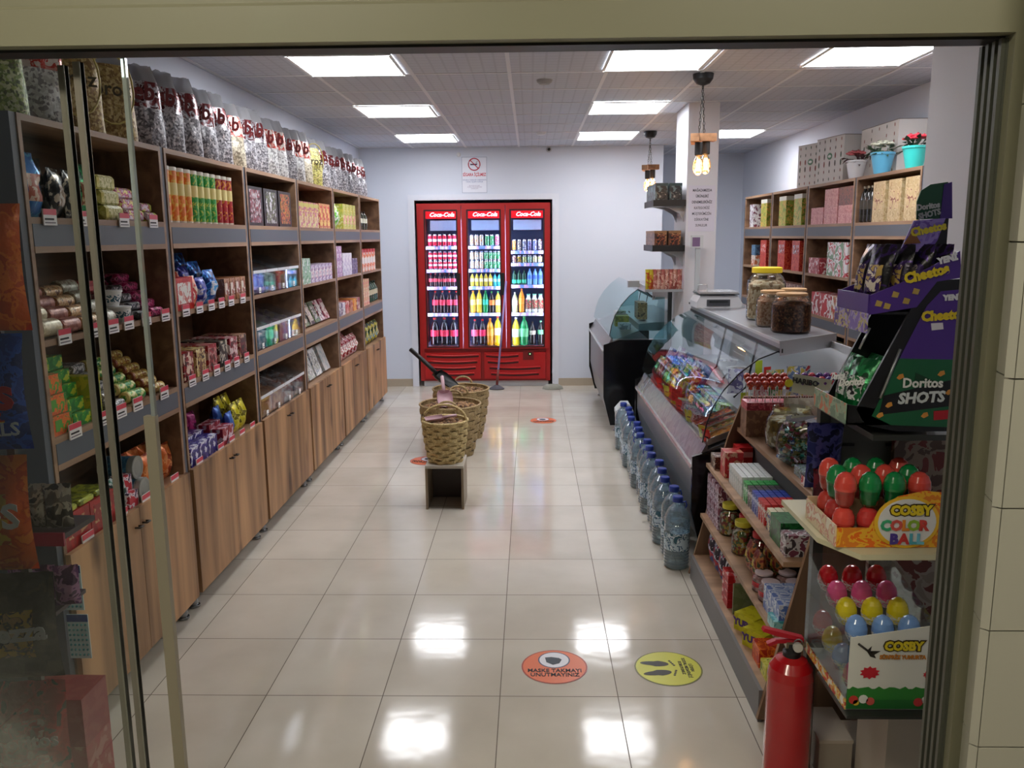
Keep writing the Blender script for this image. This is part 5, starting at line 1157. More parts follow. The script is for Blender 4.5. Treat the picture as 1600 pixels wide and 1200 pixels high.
# small boxes in the middle part
SM = [(((24, 50, 70), (150, 200, 210), (200, 206, 220)), 'dark teal picture box'), (((200, 200, 214), (120, 110, 160), (40, 50, 90)), 'pale violet picture box'), (((60, 150, 150), (200, 226, 226)), 'mint box'), (((120, 60, 90), (206, 190, 206), (40, 40, 60)), 'plum picture box'), (((150, 200, 110), (214, 220, 226)), 'pale green box')]
for r_ in range(3):
    for k in range(5):
        cs, ds = SM[(k+r_*2) % 5]; xx = .905+.07*r_
        spawn(carton(.09, .06, .045, cs, k+7, scale=50), 'candy_box', uniq(ds, 'middle part of near display case'), 'box', (xx, 4.46+.103*k, bz(xx)+.014), 0, 'small boxes in the middle of the case', (R(-10), 0, RZR))
spawn(carton(.1, .06, .075, ((206, 36, 34), (226, 60, 50)), 3), 'candy_box', 'bright red upright box at the front of the case', 'box', (.882, 5.0, .66), RZR)
# candy trays with steel dividers at the near end
mixes = [(((150, 50, 40), (190, 120, 60), (90, 60, 50)), 'brown and red'), (((150, 40, 40), (120, 80, 50), (60, 30, 30)), 'dark red'), (((190, 140, 50), (90, 110, 40), (150, 70, 40)), 'amber and green'), (((206, 130, 50), (226, 160, 70)), 'orange')]
for k in range(4):
    y = 4.36-.105*k
    def f(g):
        for yy in (-.049, .046): g.prism([(.87, bz(.87)+.012), (1.075, bz(1.075)+.012), (1.075, bz(1.075)+.045), (.87, bz(.87)+.045)], 'y', yy, yy+.003, M((206, 206, 208), .25, .8))
        g.prism([(.87, bz(.87)+.012), (1.075, bz(1.075)+.012), (1.075, bz(1.075)+.014), (.87, bz(.87)+.014)], 'y', -.046, .046, steel)
        g.box(.868, -.049, bz(.87)+.012, .871, .049, bz(.87)+.047, M((206, 206, 208), .25, .8))
    cm = P(mixes[k][0], 70, k, .4, 0, 1, 90, vor=True)
    def fc(g): 
        n = 14; vs = []
        rr = random.Random(k)
        for j in range(7):
            for i in range(n+1):
                x = .874+(1.072-.874)*i/n; vs.append((x, -.044+.088*j/6, bz(x)+.032+rr.uniform(-.006, .007)))
        g.add(vs, [(j*(n+1)+i, j*(n+1)+i+1, (j+1)*(n+1)+i+1, (j+1)*(n+1)+i) for j in range(6) for i in range(n)], cm)
    t = thing('candy_tray', 'steel tray of %s loose candy at the near end of the case' % mixes[k][1], 'tray', (0, y, 0), 0, None, mb(f))
    c_ = O('loose_candy', mb(fc), t); c_['kind'] = 'stuff'
cards = [(5.55, 'red'), (5.25, 'yellow'), (5.0, 'yellow'), (4.8, 'red'), (4.5, 'yellow'), (4.12, 'yellow'), (4.03, 'red')]
for i, (y, cc) in enumerate(cards):
    thing('price_card', uniq('neon %s price card' % cc, 'front edge of the case'), 'price card', (.876, y, bz(.876)+.014), 0, None, mb(lambda g: (g.box(-.0015, -.025, 0, .0015, .025, .075, M((236, 50, 40) if cc == 'red' else (216, 226, 60), .5)), g.box(-.002, -.012, .03, -.0014, .012, .036, ink))), (0, R(-14), R(35)))
for i, (x, y, z, cc) in enumerate(((1.06, 4.08, .80, 'green'), (1.09, 4.02, .79, 'red'), (1.2, 4.35, .92, 'green'), (1.22, 4.26, .9, 'red'))):
    thing('price_card', ('neon %s price card on the rear steel step, ' % cc)+('nearer' if i < 2 else 'farther')+' one', 'price card', (x, y, .766), 0, None, mb(lambda g: (g.box(-.012, -.0012, 0, .012, .0012, z-.766, M((200, 204, 204), .3)), g.box(-.022, -.003, z-.766, .022, -.0005, z-.766+.075, M((236, 50, 44) if cc == 'red' else (190, 220, 50), .5)))), (0, 0, R(25)))
# tubs on the rear step
for i, (y, cs, ds) in enumerate(((4.46, ((214, 206, 200), (190, 120, 120)), 'white tub of pink sweets'), (4.64, ((170, 160, 140), (96, 90, 60)), 'tub of dark green sweets'), (4.84, ((206, 190, 190), (150, 130, 190)), 'tub of lilac sweets'), (5.15, ((150, 110, 60), (60, 50, 40)), 'tub of golden brown sweets'), (5.5, ((200, 200, 206), (120, 120, 130)), 'tub of silver sweets'))):
    t = thing('sweet_tub', ds+' on the rear step of the case', 'tub', (1.3, y, .7665))
    O('tub', mb(lambda g: g.lathe([(.06, 0), (.075, .055), (.079, .058), (.079, .062), (.07, .058), (.068, .04)], M((220, 220, 218), .35), 20)), t)
    q = O('sweets', mb(lambda g: g.lathe([(.07, .045), (.04, .062), (.001, .066)], P(cs, 60, i, .4, 0, 1, 80, vor=True), 18)), t); q['kind'] = 'stuff'
spawn(waterbottle() if False else spec(mb(lambda g: (g.box(-.05, -.012, 0, .05, .012, .02, steel), g.tube([(.05, 0, .012), (.17, 0, .03)], .006, black, 6)))), 'steel_scoop', 'small steel scoop with dark handle lying on the rear step', 'scoop', (1.14, 4.96, .7665), 1.1)
for i, (x, y, w_, h, cs, ds) in enumerate(((1.16, 4.14, .09, .16, ((226, 224, 216), (200, 120, 130), (230, 226, 220)), 'white and pink packet'), (1.25, 4.22, .1, .2, ((60, 140, 80), (214, 220, 200), (226, 200, 70)), 'green and white packet'), (1.35, 4.2, .1, .22, ((226, 206, 90), (236, 232, 220), (120, 150, 190)), 'yellow and white packet'), (1.42, 4.34, .1, .2, ((206, 70, 70), (230, 226, 224), (90, 110, 150)), 'red and white packet'), (1.15, 4.62, .09, .14, ((120, 110, 160), (214, 210, 224)), 'lilac packet'))):
    spawn(pouch(w_, h, .045, cs, 70+i), 'candy_packet', ds+' standing on the rear step of the case', 'packet', (x, y, .7665), .35-.1*i)
# far case goods
for i, (x, y, w_, d, h, cs, ds) in enumerate(((.80, 7.1, .1, .12, .05, ((190, 196, 200), (120, 130, 140)), 'pale wrapped tray'), (.80, 7.35, .12, .14, .09, ((190, 180, 60), (150, 150, 50)), 'yellow-green bag'), (.83, 7.6, .1, .12, .08, ((90, 40, 40), (60, 40, 36)), 'dark red box'), (.84, 7.85, .1, .12, .09, ((190, 190, 180), (120, 130, 90)), 'white and green box'), (.95, 7.15, .08, .14, .14, ((150, 110, 70), (190, 150, 100), (90, 60, 40)), 'brown stick packet'), (.97, 7.4, .08, .14, .13, ((110, 70, 50), (150, 110, 80)), 'dark brown packet'))):
    spawn(carton(w_, d, h, cs, i), 'deli_pack', ds+' inside the far display case', 'pack', (x, y, .862 if x < .9 else .943), 0.0)
# scale, display pole, jars on the counter
t = thing('counter_scale', 'pale grey weighing scale on the counter by the column', 'scale', (1.31, 5.93, 1.1465))
O('body', mb(lambda g: (g.prism([(-.155, .0), (.155, .0), (.16, .03), (.13, .085), (-.13, .085), (-.155, .04)], 'y', -.12, .12, M((190, 192, 196), .4)),
                        g.prism([(.155, 0), (.19, 0), (.14, .07), (.13, .085)], 'y', -.1, .1, M((170, 172, 176), .4)))), t)
O('keypad', mb(lambda g: (g.box(-.085, -.126, .014, .075, -.119, .058, M((60, 62, 68), .4)), g.box(-.07, -.128, .036, .06, -.125, .052, M((30, 34, 36), .3)))), t)
O('plate', mb(lambda g: (g.box(-.13, -.13, .1, .13, .13, .112, M((206, 208, 210), .25, .6)), g.box(-.05, -.05, .085, .05, .05, .1, black), g.box(-.135, -.135, .093, .135, .135, .1, M((60, 62, 66), .4)))), t)
O('rail', mb(lambda g: g.tube([(-.125, .0, .112), (-.125, .0, .155), (-.06, .0, .155), (-.06, .0, .112)], .003, steel, 6)), t)
t = thing('customer_display', 'slim grey customer display on a pole beside the scale', 'display', (1.215, 6.13, 1.1465))
O('pole', mb(lambda g: g.box(-.016, -.012, 0, .016, .012, .42, M((176, 182, 186), .4))), t)
O('base', mb(lambda g: g.box(-.045, -.05, 0, .045, .05, .012, black)), t)
O('head', mb(lambda g: (g.box(-.05, -.02, .41, .034, .02, .5, M((200, 204, 206), .4)), g.box(-.045, -.022, .42, .01, -.02, .485, M((120, 96, 130), .3)))), t)
wal = ((214, 188, 148), (230, 210, 176), (172, 140, 104), (240, 226, 200))
spawn(jar(.112, .3, wal, (222, 196, 40), 1, 1.0, None, .1, 60), 'nut_jar', 'big jar of pale nuts with yellow lid on the counter', 'jar', (1.405, 5.0, 1.1465), 0)
t = spawn(jar(.1, .205, ((120, 72, 46), (96, 56, 36), (150, 100, 66), (70, 40, 26)), (190, 150, 104), 2, 1.0, None, .06, 100), 'nut_jar', 'jar of dark brown hazelnuts with wooden lid, nearest on the counter', 'jar', (1.352, 4.335, 1.1465), 0)
spawn(jar(.085, .2, ((206, 170, 140), (226, 196, 170), (180, 130, 100)), (196, 156, 110), 3, 1.0, None, .06, 100), 'nut_jar', 'jar of pale peanuts with wooden lid, between two other jars', 'jar', (1.335, 4.62, 1.1465), 0)
spawn(jar(.09, .2, ((190, 150, 120), (206, 176, 146)), (200, 160, 116), 4, 1.0, None, .06, 50), 'nut_jar', 'jar with wooden lid at the back right of the others', 'jar', (1.5, 4.78, 1.1465), 0)

# ---------------------------------------------------------------- sloping wooden sweets stand near the entrance
SY0, SY1 = 2.6, 3.86
t = thing('shop_stand', 'stepped wooden stand of small sweets between case and extinguisher', 'stand', (0, 0, 0))
endp = [(.765, .02), (1.42, .02), (1.42, .72), (.955, .72), (.92, .7)]
O('end_panel', mb(lambda g: g.prism(endp, 'y', SY0, SY0+.018, wood_dark, None, wood_shelf)), t)
O('end_panel', mb(lambda g: g.prism([(.765, .02), (1.42, .02), (1.42, .9), (1.0, .9), (.93, .7)], 'y', SY1-.018, SY1, wood_dark, None, wood_shelf)), t)
O('counter_top', mb(lambda g: g.box(.972, SY0-.02, .735, 1.46, SY1, .755, wood_shelf)), t)
O('riser', mb(lambda g: g.box(1.03, SY0+.018, .3, 1.045, SY1-.018, .735, M((104, 104, 108), .5))), t)
O('shelf', mb(lambda g: g.box(.832, SY0+.018, .562, 1.03, SY1-.018, .58, wood_x)), t)
O('shelf', mb(lambda g: g.box(.812, SY0+.018, .312, 1.03, SY1-.018, .33, wood_x)), t)
O('base', mb(lambda g: (g.box(.785, SY0+.018, .1, 1.03, SY1-.018, .118, wood_x), g.box(.772, SY0+.018, .0, .785, SY1-.018, .118, M((118, 116, 118), .45)))), t)
Wt, W1, W2, W3 = 'stand top', 'upper step of stand', 'middle step of stand', 'bottom step of stand'
def st(sp, nm, base, cat, x, y, z, where, n=1, dy=.05, rz=RZR, rot=None, group=True, dx=0, nx=1, ndx=.06):
    for k in range(n):
        for j in range(nx):
            spawn(sp, nm, uniq(base, where), cat, (x+j*ndx, y+dy*k, z+.0008), rz, (base+' on the '+where) if n*nx > 1 else None, rot)
# upper step, from the far end towards the door
st(carton(.09, .07, .1, ((176, 20, 26), (200, 40, 40)), 1, band=(.55, .8, (220, 150, 150))), 'sweet_box', 'red sweets box with pink band', 'box', .985, 3.775, .58, W1)
t = spawn(carton(.09, .09, .06, ((110, 70, 50), (70, 40, 34), (206, 190, 170)), 2), 'sweet_box', 'brown open display box below the red one, upper step of stand', 'box', (.89, 3.76, .5808), RZR)
st(carton(.09, .08, .115, ((190, 24, 30), (170, 20, 26), (206, 150, 120)), 3), 'sweet_box', 'tall red box with wooden top', 'box', .9, 3.63, .58, W1)
lit = lambda c1, c2: carton(.011, .02, .085, (c1, c2), 1, lid=c1)
def lighters(c1, c2, ds, y, n, nx=5, x0=.875, h=.08):
    # cigarette-sized packs standing in rows
    sp = carton(.028, .02, h, (c1, c2, c1), 3, lid=c1)
    for k in range(n):
        for j in range(nx):
            spawn(sp, 'gum_pack', '%s, %s from aisle, %s row, %s' % (ds, ('first', 'second', 'third', 'fourth', 'fifth', 'sixth')[j], ('nearest' if k == 0 else NTH[k]), W1), 'gum', (x0+.026*j, y+.032*k, .5808), RZR, ds+' on the '+W1)
lighters((222, 226, 226), (190, 200, 200), 'white gum pack', 3.32, 7, 5, .875, .085)
lighters((50, 160, 80), (190, 220, 200), 'green gum pack', 3.235, 2)
lighters((60, 56, 60), (206, 206, 210), 'black and white gum pack', 3.165, 2)
lighters((40, 70, 170), (190, 200, 230), 'blue gum pack', 3.07, 3)
lighters((200, 44, 44), (226, 214, 210), 'red gum pack', 2.98, 3)
lighters((226, 220, 190), (60, 70, 130), 'cream and navy gum pack', 2.89, 2)
st(carton(.12, .15, .09, ((20, 90, 40), (40, 120, 60), (14, 60, 30)), 4), 'sweet_box', 'dark green glossy box', 'box', .93, 2.80, .58, W1)
st(carton(.06, .14, .075, ((60, 50, 56), (200, 196, 200), (120, 60, 80)), 5), 'sweet_box', 'box of dark and white sticks', 'box', .92, 2.69, .58, W1)
# counter top goods
t = thing('candy_jar', 'round clear jar of foil wrapped sweets on the wooden stand top', 'jar', (1.075, 3.19, .7558))
O('jar_body', mb(lambda g: g.lathe([(.07, 0), (.1, .02), (.112, .07), (.108, .12), (.085, .165), (.075, .175), (.078, .182)], clear, 24)), t)
def f(g):
    rr = random.Random(9)
    cs = [foil(c_, i, 20, .22, .5) for i, c_ in enumerate((((200, 190, 170), (150, 130, 90)), ((60, 90, 160), (190, 210, 230)), ((40, 120, 110), (150, 200, 190)), ((150, 60, 80), (206, 180, 190)), ((70, 110, 60), (170, 160, 90))))]
    for k in range(150):
        z = rr.uniform(.015, .155); R_ = (.095 if .03 < z < .13 else .07)*math.sqrt(rr.uniform(.35, 1)); a = rr.uniform(0, 6.28)
        T = Matrix.Translation((R_*math.cos(a), R_*math.sin(a), z)) @ Matrix.Rotation(rr.uniform(0, 6), 4, 'Z') @ Matrix.Rotation(rr.uniform(-1, 1), 4, 'Y')
        g.cbox((0, 0, 0), (.03, .016, .011), cs[rr.randrange(5)], T)
c_ = O('sweets', mb(f), t); c_['kind'] = 'stuff'
t = thing('candy_jar', 'clear jar of golden sweets behind the foil sweets', 'jar', (1.09, 3.42, .7558))
O('jar_body', mb(lambda g: g.lathe([(.07, 0), (.1, .02), (.108, .08), (.1, .13), (.08, .165), (.08, .18)], clear, 24)), t)
c_ = O('sweets', mb(lambda g: g.lathe([(.06, .006), (.096, .025), (.1, .08), (.09, .13), (.001, .15)], P(((190, 176, 130), (150, 120, 60), (206, 200, 180), (120, 100, 60)), 50, 3, .3, .2, 1, 60, vor=True), 22)), t); c_['kind'] = 'stuff'
t = thing('haribo_bag', 'open pale bag with printed header card leaning behind the candy jars', 'bag', (1.2, 3.575, .7558)); t.name = 'sweets_bag'
O('header_card', mb(lambda g: g.box(-.085, -.002, .2, .085, .002, .285, M((206, 210, 180), .5), Matrix.Rotation(R(-16), 4, 'X') @ Matrix.Rotation(R(10), 4, 'Y'))), t)
O('lettering', text_mesh('HARIBO', .032, M((40, 44, 40), .5), .0015), t, (.012, .062, .248), (R(-16), R(10), 0))
O('emblem', mb(lambda g: g.lathe([(.018, -.001), (.018, .001), (.001, .001)], M((222, 214, 40), .5), 16, Matrix.Translation((-.062, .055, .245)) @ Matrix.Rotation(R(90), 4, 'X'))), t)
O('film', pouch_mesh(.2, .19, .08, ((226, 220, 200), (206, 196, 170), (200, 190, 170)), 5), t)
spawn(carton(.08, .13, .1, ((150, 110, 84), (120, 84, 64), (170, 130, 100)), 6), 'sweet_box', 'brown paperboard box at the far end of the stand top', 'box', (1.08, 3.79, .7558), RZR)
@kind
def lollirack(w, n, cols, seed):
    rr = random.Random(seed)
    base = mb(lambda g: g.box(-w/2, -.05, 0, w/2, .05, .035, P(((190, 60, 80), (206, 110, 120), (150, 40, 60)), 30, seed)))
    parts = []
    sm = mb(lambda g: g.tube([(0, 0, -.085), (0, 0, 0)], .002, white, 5))
    for k in range(n):
        for j in range(3):
            cm = P(cols[(k+j) % len(cols)], 40, k % 3, .25)
            key = ('lp', id(cm))
            if key not in KC: KC[key] = mb(lambda g: (g.sphere((0, 0, .012), .0165, cm, 12, 8), g.tube([(0, 0, -.012), (0, 0, -.004)], .009, cm, 8)))
            parts.append(('lollipop', KC[key], (-w/2+.017+(w-.034)*k/(n-1), -.034+.034*j, 0.105+.012*j), [('stick', sm, (0, 0, 0))]))
    return spec(base, parts)
spawn(lollirack(.2, 6, (((170, 50, 34), (206, 90, 60)), ((150, 40, 30), (190, 70, 50))), 1), 'lollipop_rack', 'rack of orange-red wrapped lollipops by the curved glass end', 'lollipop rack', (1.06, 3.69, .8758), .0)
spawn(lollirack(.2, 6, (((90, 40, 110), (130, 80, 160)), ((170, 30, 50), (206, 90, 100)), ((60, 40, 110), (150, 150, 200))), 2), 'lollipop_rack', 'rack of purple and red lollipops, right of the orange-red ones', 'lollipop rack', (1.285, 3.69, .8758), .0)
for x in (1.06, 1.285): thing('cardboard_plinth', 'brown cardboard plinth under the '+('orange-red' if x < 1.1 else 'purple')+' lollipop rack', 'box', (x, 3.69, .7558), 0, None, mb(lambda g: g.box(-.1, -.05, 0, .1, .05, .1195, P(((120, 84, 66), (150, 110, 86)), 20, 2))))
t = thing('snack_tin', 'red and dark box with pale green sloping header on the stand top', 'box', (1.27, 3.3, .7558))
O('body', mb(lambda g: (g.box(-.075, -.06, 0, .075, .06, .05, M((30, 34, 52), .4)), g.box(-.07, -.055, .05, .07, .055, .16, P(((170, 20, 28), (190, 34, 40), (40, 20, 24)), 18, 3)))), t)
O('header', mb(lambda g: g.box(-.07, -.003, 0, .07, .003, .09, P(((110, 150, 130), (150, 186, 166), (206, 120, 100)), 24, 3), Matrix.Translation((-.01, -.06, .13)) @ Matrix.Rotation(R(12), 4, 'Y'))), t)
spawn(pouch(.09, .2, .06, ((200, 190, 150), (150, 120, 80), (190, 60, 50)), 31), 'snack_pouch', 'cream and brown pouch standing right of the foil sweets jar', 'snack bag', (1.25, 3.16, .7558), -.3)
spawn(pouch(.1, .16, .06, ((200, 206, 180), (120, 150, 110), (190, 130, 150)), 32), 'snack_pouch', 'pale green pouch standing beside the gold sticks', 'snack bag', (1.27, 2.98, .7558), -.2)
# strip of gum, gold sticks, white sticks
@kind
def tubeset(n, m_, r_, h, c1, c2, boxc):
    b_ = mb(lambda g: g.box(-n*r_*1.1-.004, -m_*r_*1.1-.004, 0, n*r_*1.1+.004, m_*r_*1.1+.004, h*.45, M(boxc, .5)))
    cm = M(c1, .3, .3); c2m = M(c2, .4)
    sm = mb(lambda g: g.lathe([(r_, 0, cm), (r_, h*.62, cm), (r_*.8, h*.63, c2m), (r_*.8, h*.7, c2m), (.0005, h*.7)], cm, 10))
    return spec(b_, [('stick', sm, (-n*r_*1.1+r_*1.1+i*r_*2.2, -m_*r_*1.1+r_*1.1+j*r_*2.2, h*.38)) for i in range(n) for j in range(m_)])
spawn(tubeset(8, 5, .0085, .1, (190, 160, 96), (120, 96, 56), (226, 214, 190)), 'stick_display', 'box of gold-wrapped chocolate sticks on the stand top', 'stick display', (1.17, 2.9, .7558), R(8))
spawn(tubeset(2, 9, .009, .09, (30, 34, 38), (90, 110, 110), (206, 214, 190)), 'stick_display', 'long pale green box of black-topped sticks along the counter edge', 'stick display', (1.02, 2.775, .7558), 0)
spawn(carton(.12, .12, .035, ((96, 90, 120), (170, 180, 200), (110, 150, 120), (60, 50, 80)), 7, scale=60), 'sweet_box', 'flat box of violet and green strips on the stand top', 'box', (1.055, 3.0, .7558), RZR)
spawn(carton(.05, .12, .04, ((190, 26, 40), (226, 210, 214)), 8, lid=(40, 40, 50)), 'sweet_box', 'flat red and white box beside the violet strips', 'box', (1.04, 2.905, .7558), RZR)
# middle step
for k in range(3):
    for j in range(2):
        spawn(carton(.07, .07, .1, ((150, 90, 110), (206, 190, 206), (96, 40, 70)), 9), 'sweet_box', 'pink clear tub of sweets, %s from far end, %s' % (('first', 'second', 'third')[k], ('lower', 'upper')[j]), 'tub', (.875, 3.8-.082*k, .3308+.102*j), RZR, 'pink tubs on the middle step')
ymix = ((190, 150, 60), (150, 60, 50), (206, 200, 180), (90, 110, 60))
spawn(jar(.045, .13, ymix, (206, 196, 60), 5, 1.05, None, .16, 90), 'candy_jar', 'small jar of mixed sweets with pale yellow lid, farther one', 'jar', (.885, 3.56, .3308))
spawn(jar(.045, .13, ymix, (206, 196, 60), 6, 1.05, None, .16, 90), 'candy_jar', 'small jar of mixed sweets with pale yellow lid, nearer one', 'jar', (.885, 3.33, .3308))
spawn(jar(.045, .12, ((150, 40, 40), (206, 150, 120), (90, 60, 50)), (186, 36, 44), 7, 1.05, None, .16, 90), 'candy_jar', 'small jar with red lid, farther one', 'jar', (.93, 3.44, .3308))
spawn(jar(.045, .12, ((150, 40, 40), (206, 150, 120), (90, 60, 50)), (186, 36, 44), 8, 1.05, None, .16, 90), 'candy_jar', 'small jar with red lid, nearer one', 'jar', (.93, 3.22, .3308))
st(pouch(.1, .13, .05, ((120, 40, 40), (170, 110, 60), (60, 70, 50), (206, 180, 60)), 33), 'snack_pouch', 'mixed colour snack pouch', 'snack bag', .87, 3.02, .33, W2, n=2, dy=.1, nx=2, ndx=.07)
for k in range(2):
    for j in range(2):
        spawn(jar(.042, .07, ((186, 140, 140), (206, 180, 180)), (206, 186, 190), 9, 1, ((170, 30, 46), (206, 60, 70)), .1), 'candy_jar', uniq('short red-labelled jar', W2), 'jar', (.87+.088*j, 2.87+.088*k, .3308), 0, 'short red-labelled jars on the stand')
st(carton(.06, .1, .09, ((150, 170, 214), (206, 214, 232), (90, 120, 190)), 10), 'tissue_pack', 'pale blue tissue pack', 'pack', .88, 2.66, .33, W2, n=3, dy=.062, nx=2, ndx=.104)
st(carton(.075, .045, .035, ((60, 160, 170), (150, 206, 206)), 11), 'sweet_box', 'turquoise packet', 'packet', .835, 2.66, .33, W2, n=1)
# bottom step
st(pouch(.12, .16, .06, ((170, 30, 44), (60, 80, 140), (206, 206, 220), (40, 30, 50)), 34), 'snack_pouch', 'red and blue glossy pouch', 'snack bag', .86, 3.5, .118, W3, n=3, dy=.11)
st(carton(.1, .12, .035, ((170, 24, 34), (206, 60, 66), (230, 190, 190)), 12), 'sweet_box', 'flat red packet', 'packet', .87, 3.3, .118, W3, n=1)
for q in range(3): st(carton(.1, .12, .033, ((170, 24, 34), (206, 60, 66), (230, 190, 190)), 12), 'sweet_box', 'flat red packet in stack', 'packet', .87, 3.3, .118+.036*(q+1), W3)
spawn(carton(.012, .16, .13, ((96, 104, 76), (110, 116, 90)), 13), 'card_divider', 'olive cardboard divider on the bottom step', 'divider', (.9, 3.2, .119), R(90))
purm = M((80, 40, 130), .4)
for k in range(2):
    t = spawn(carton(.1, .1, .07, ((206, 200, 40), (190, 180, 30)), 14), 'sweet_box', 'yellow box with purple lettering, %s, bottom step' % ('nearer' if k == 0 else 'farther'), 'box', (.865, 2.93+.13*k, .119), R(-55))
    O('lettering', text_mesh('YUPO', .038, purm, .002), t, (0, -.0515, .035))
st(carton(.09, .1, .07, ((206, 70, 30), (236, 120, 40), (190, 40, 30)), 15), 'sweet_box', 'orange-red box', 'box', .86, 2.81, .118, W3)
st(carton(.075, .1, .05, ((206, 206, 60), (230, 230, 120), (120, 150, 50)), 16), 'sweet_box', 'yellow striped box', 'box', .86, 2.71, .118, W3)

# ---------------------------------------------------------------- fire extinguisher
t = thing('fire_extinguisher', 'red fire extinguisher standing on the floor beside the wooden stand', 'fire extinguisher', (.766, 2.29, .001))
exr = M((176, 16, 24), .22, 0, .5)
O('cylinder', mb(lambda g: g.lathe([(.06, 0), (.066, .01), (.067, .04), (.067, .36), (.062, .388), (.045, .412), (.024, .424), (.02, .43)], exr, 32)), t)
O('neck', mb(lambda g: g.lathe([(.026, .422), (.026, .435), (.02, .44), (.017, .462), (.001, .462)], M((34, 34, 36), .4, .4), 16)), t)
O('valve', mb(lambda g: (g.box(-.02, -.012, .45, .028, .012, .468, M((150, 140, 120), .35, .8)), g.tube([(.02, 0, .456), (.042, 0, .456)], .008, M((150, 140, 120), .35, .8), 8))), t)
O('gauge', mb(lambda g: g.lathe([(.014, 0), (.014, .012), (.001, .012)], M((206, 206, 200), .3), 14, Matrix.Translation((.01, -.014, .458)) @ Matrix.Rotation(R(90), 4, 'X'))), t)
O('handle', mb(lambda g: g.prism([(.03, .472), (.03, .482), (-.085, .512), (-.09, .502), (-.05, .488)], 'y', -.011, .011, M((186, 24, 44), .35))), t)
O('lever', mb(lambda g: g.prism([(.03, .466), (.03, .474), (-.05, .474), (-.075, .462), (-.07, .454), (-.045, .464)], 'y', -.009, .009, M((176, 20, 40), .35))), t)
O('safety_ring', mb(lambda g: g.tube([(.012+.013*math.cos(a*.6283), -.016, .468+.013*math.sin(a*.6283)) for a in range(10)], .002, steel, 5, True)), t)
O('hose', mb(lambda g: g.tube([(.03, .01, .456), (.03, .06, .45), (.02, .082, .41), (.015, .082, .3), (.01, .082, .14)], .009, black, 8)), t)

# ---------------------------------------------------------------- metal gondola end with capsule and egg boxes
t = thing('metal_rack', 'dark metal shop rack with cream shelf by the door frame', 'rack', (0, 0, 0))
rk = M((58, 60, 56), .45, .4)
for x in (.85, 1.12): O('upright', mb(lambda g: g.box(x-.015, 2.36, 0, x+.015, 2.39, 1.2, rk)), t)
def f(g):
    g.box(.865, 2.37, .9, 1.105, 2.38, 1.2, M((96, 98, 92), .5))
    for k in range(3):
        for x in (.9, 1.03): g.box(x, 2.366, .96+.08*k, x+.04, 2.37, .968+.08*k, black)
O('back_panel', mb(f), t)
O('shelf', mb(lambda g: g.prism([(.80, 1.93), (1.16, 1.93), (1.16, 2.36), (.735, 2.36), (.735, 2.05)], 'z', .866, .88, M((206, 200, 166), .45))), t)
O('wire_shelf', mb(lambda g: (g.prism([(.80, 1.95), (1.16, 1.95), (1.16, 2.36), (.845, 2.36), (.845, 2.2), (.80, 2.17)], 'z', .43, .438, rk))), t)
O('upper_tray', mb(lambda g: g.box(.86, 2.05, 1.135, 1.16, 2.36, 1.15, rk)), t)
spawn(carton(.3, .02, .4, ((150, 136, 120), (170, 156, 140), (110, 50, 40)), 3, scale=9), 'display_card', 'cream card with red-brown print behind the egg box', 'card', (1.14, 2.34, .445), 0)
spawn(carton(.2, .02, .245, ((90, 66, 50), (150, 130, 110), (120, 40, 30)), 4, scale=8), 'display_card', 'dark card with round pale print behind the capsule balls', 'card', (1.14, 2.34, .882), 0)
thing('storage_box', 'pale cardboard box on the floor under the egg display', 'box', (1.10, 2.23, .0005), 0, None, mb(lambda g: (g.box(-.11, -.1, 0, .16, .1, .4, M((190, 180, 166), .7)), g.box(-.115, -.104, .385, .164, .104, .4015, M((176, 166, 150), .7)))))
thing('storage_box', 'low cream box on the floor left of the tall cardboard box', 'box', (.93, 2.42, .0005), 0, None, mb(lambda g: (g.box(-.05, -.09, 0, .05, .09, .12, M((170, 160, 146), .7)), g.box(-.052, -.092, .11, .052, .092, .1215, M((190, 180, 166), .7)))))
# capsule box
t = thing('capsule_box', 'orange and white printed tray box of colour balls on the cream shelf', 'box', (0, 0, 0))
zb = .8815
def f(g):
    g.box(.757, 1.98, zb, 1.012, 2.2, zb+.004, M((226, 200, 160), .5))
    g.prism([(.757, zb), (1.012, zb), (1.012, zb+.14), (.965, zb+.145), (.9, zb+.13), (.86, zb+.1), (.835, zb+.05), (.757, zb+.05)], 'y', 1.976, 1.98, P(((226, 130, 40), (240, 180, 50), (236, 110, 30)), 14, 5))
    g.box(.753, 1.98, zb, .757, 2.2, zb+.055, P(((226, 206, 170), (214, 150, 130), (236, 226, 206)), 20, 6))
    g.box(1.008, 1.98, zb, 1.012, 2.2, zb+.12, M((226, 200, 160), .5)); g.box(.757, 2.2, zb, 1.012, 2.204, zb+.06, M((226, 200, 160), .5))
O('tray', mb(f), t)
cc = (.925, 1.9745, zb+.066)
O('badge', mb(lambda g: (g.lathe([(.08, 0), (.08, .001), (.001, .001)], M((240, 190, 50), .4), 32, Matrix.Translation(cc) @ Matrix.Rotation(R(90), 4, 'X') @ Matrix.Diagonal((1, .84, 1, 1))), g.lathe([(.071, .001), (.071, .002), (.001, .002)], M((226, 226, 226), .4), 32, Matrix.Translation(cc) @ Matrix.Rotation(R(90), 4, 'X') @ Matrix.Diagonal((1, .84, 1, 1))))), t)
O('lettering', text_mesh('COSBY', .033, M((70, 50, 20), .4), .005, sx=.95), t, (.932, 1.972, zb+.096)); O('lettering', text_mesh('COSBY', .033, M((232, 206, 40), .4), .002, sx=.95), t, (.932, 1.971, zb+.096))
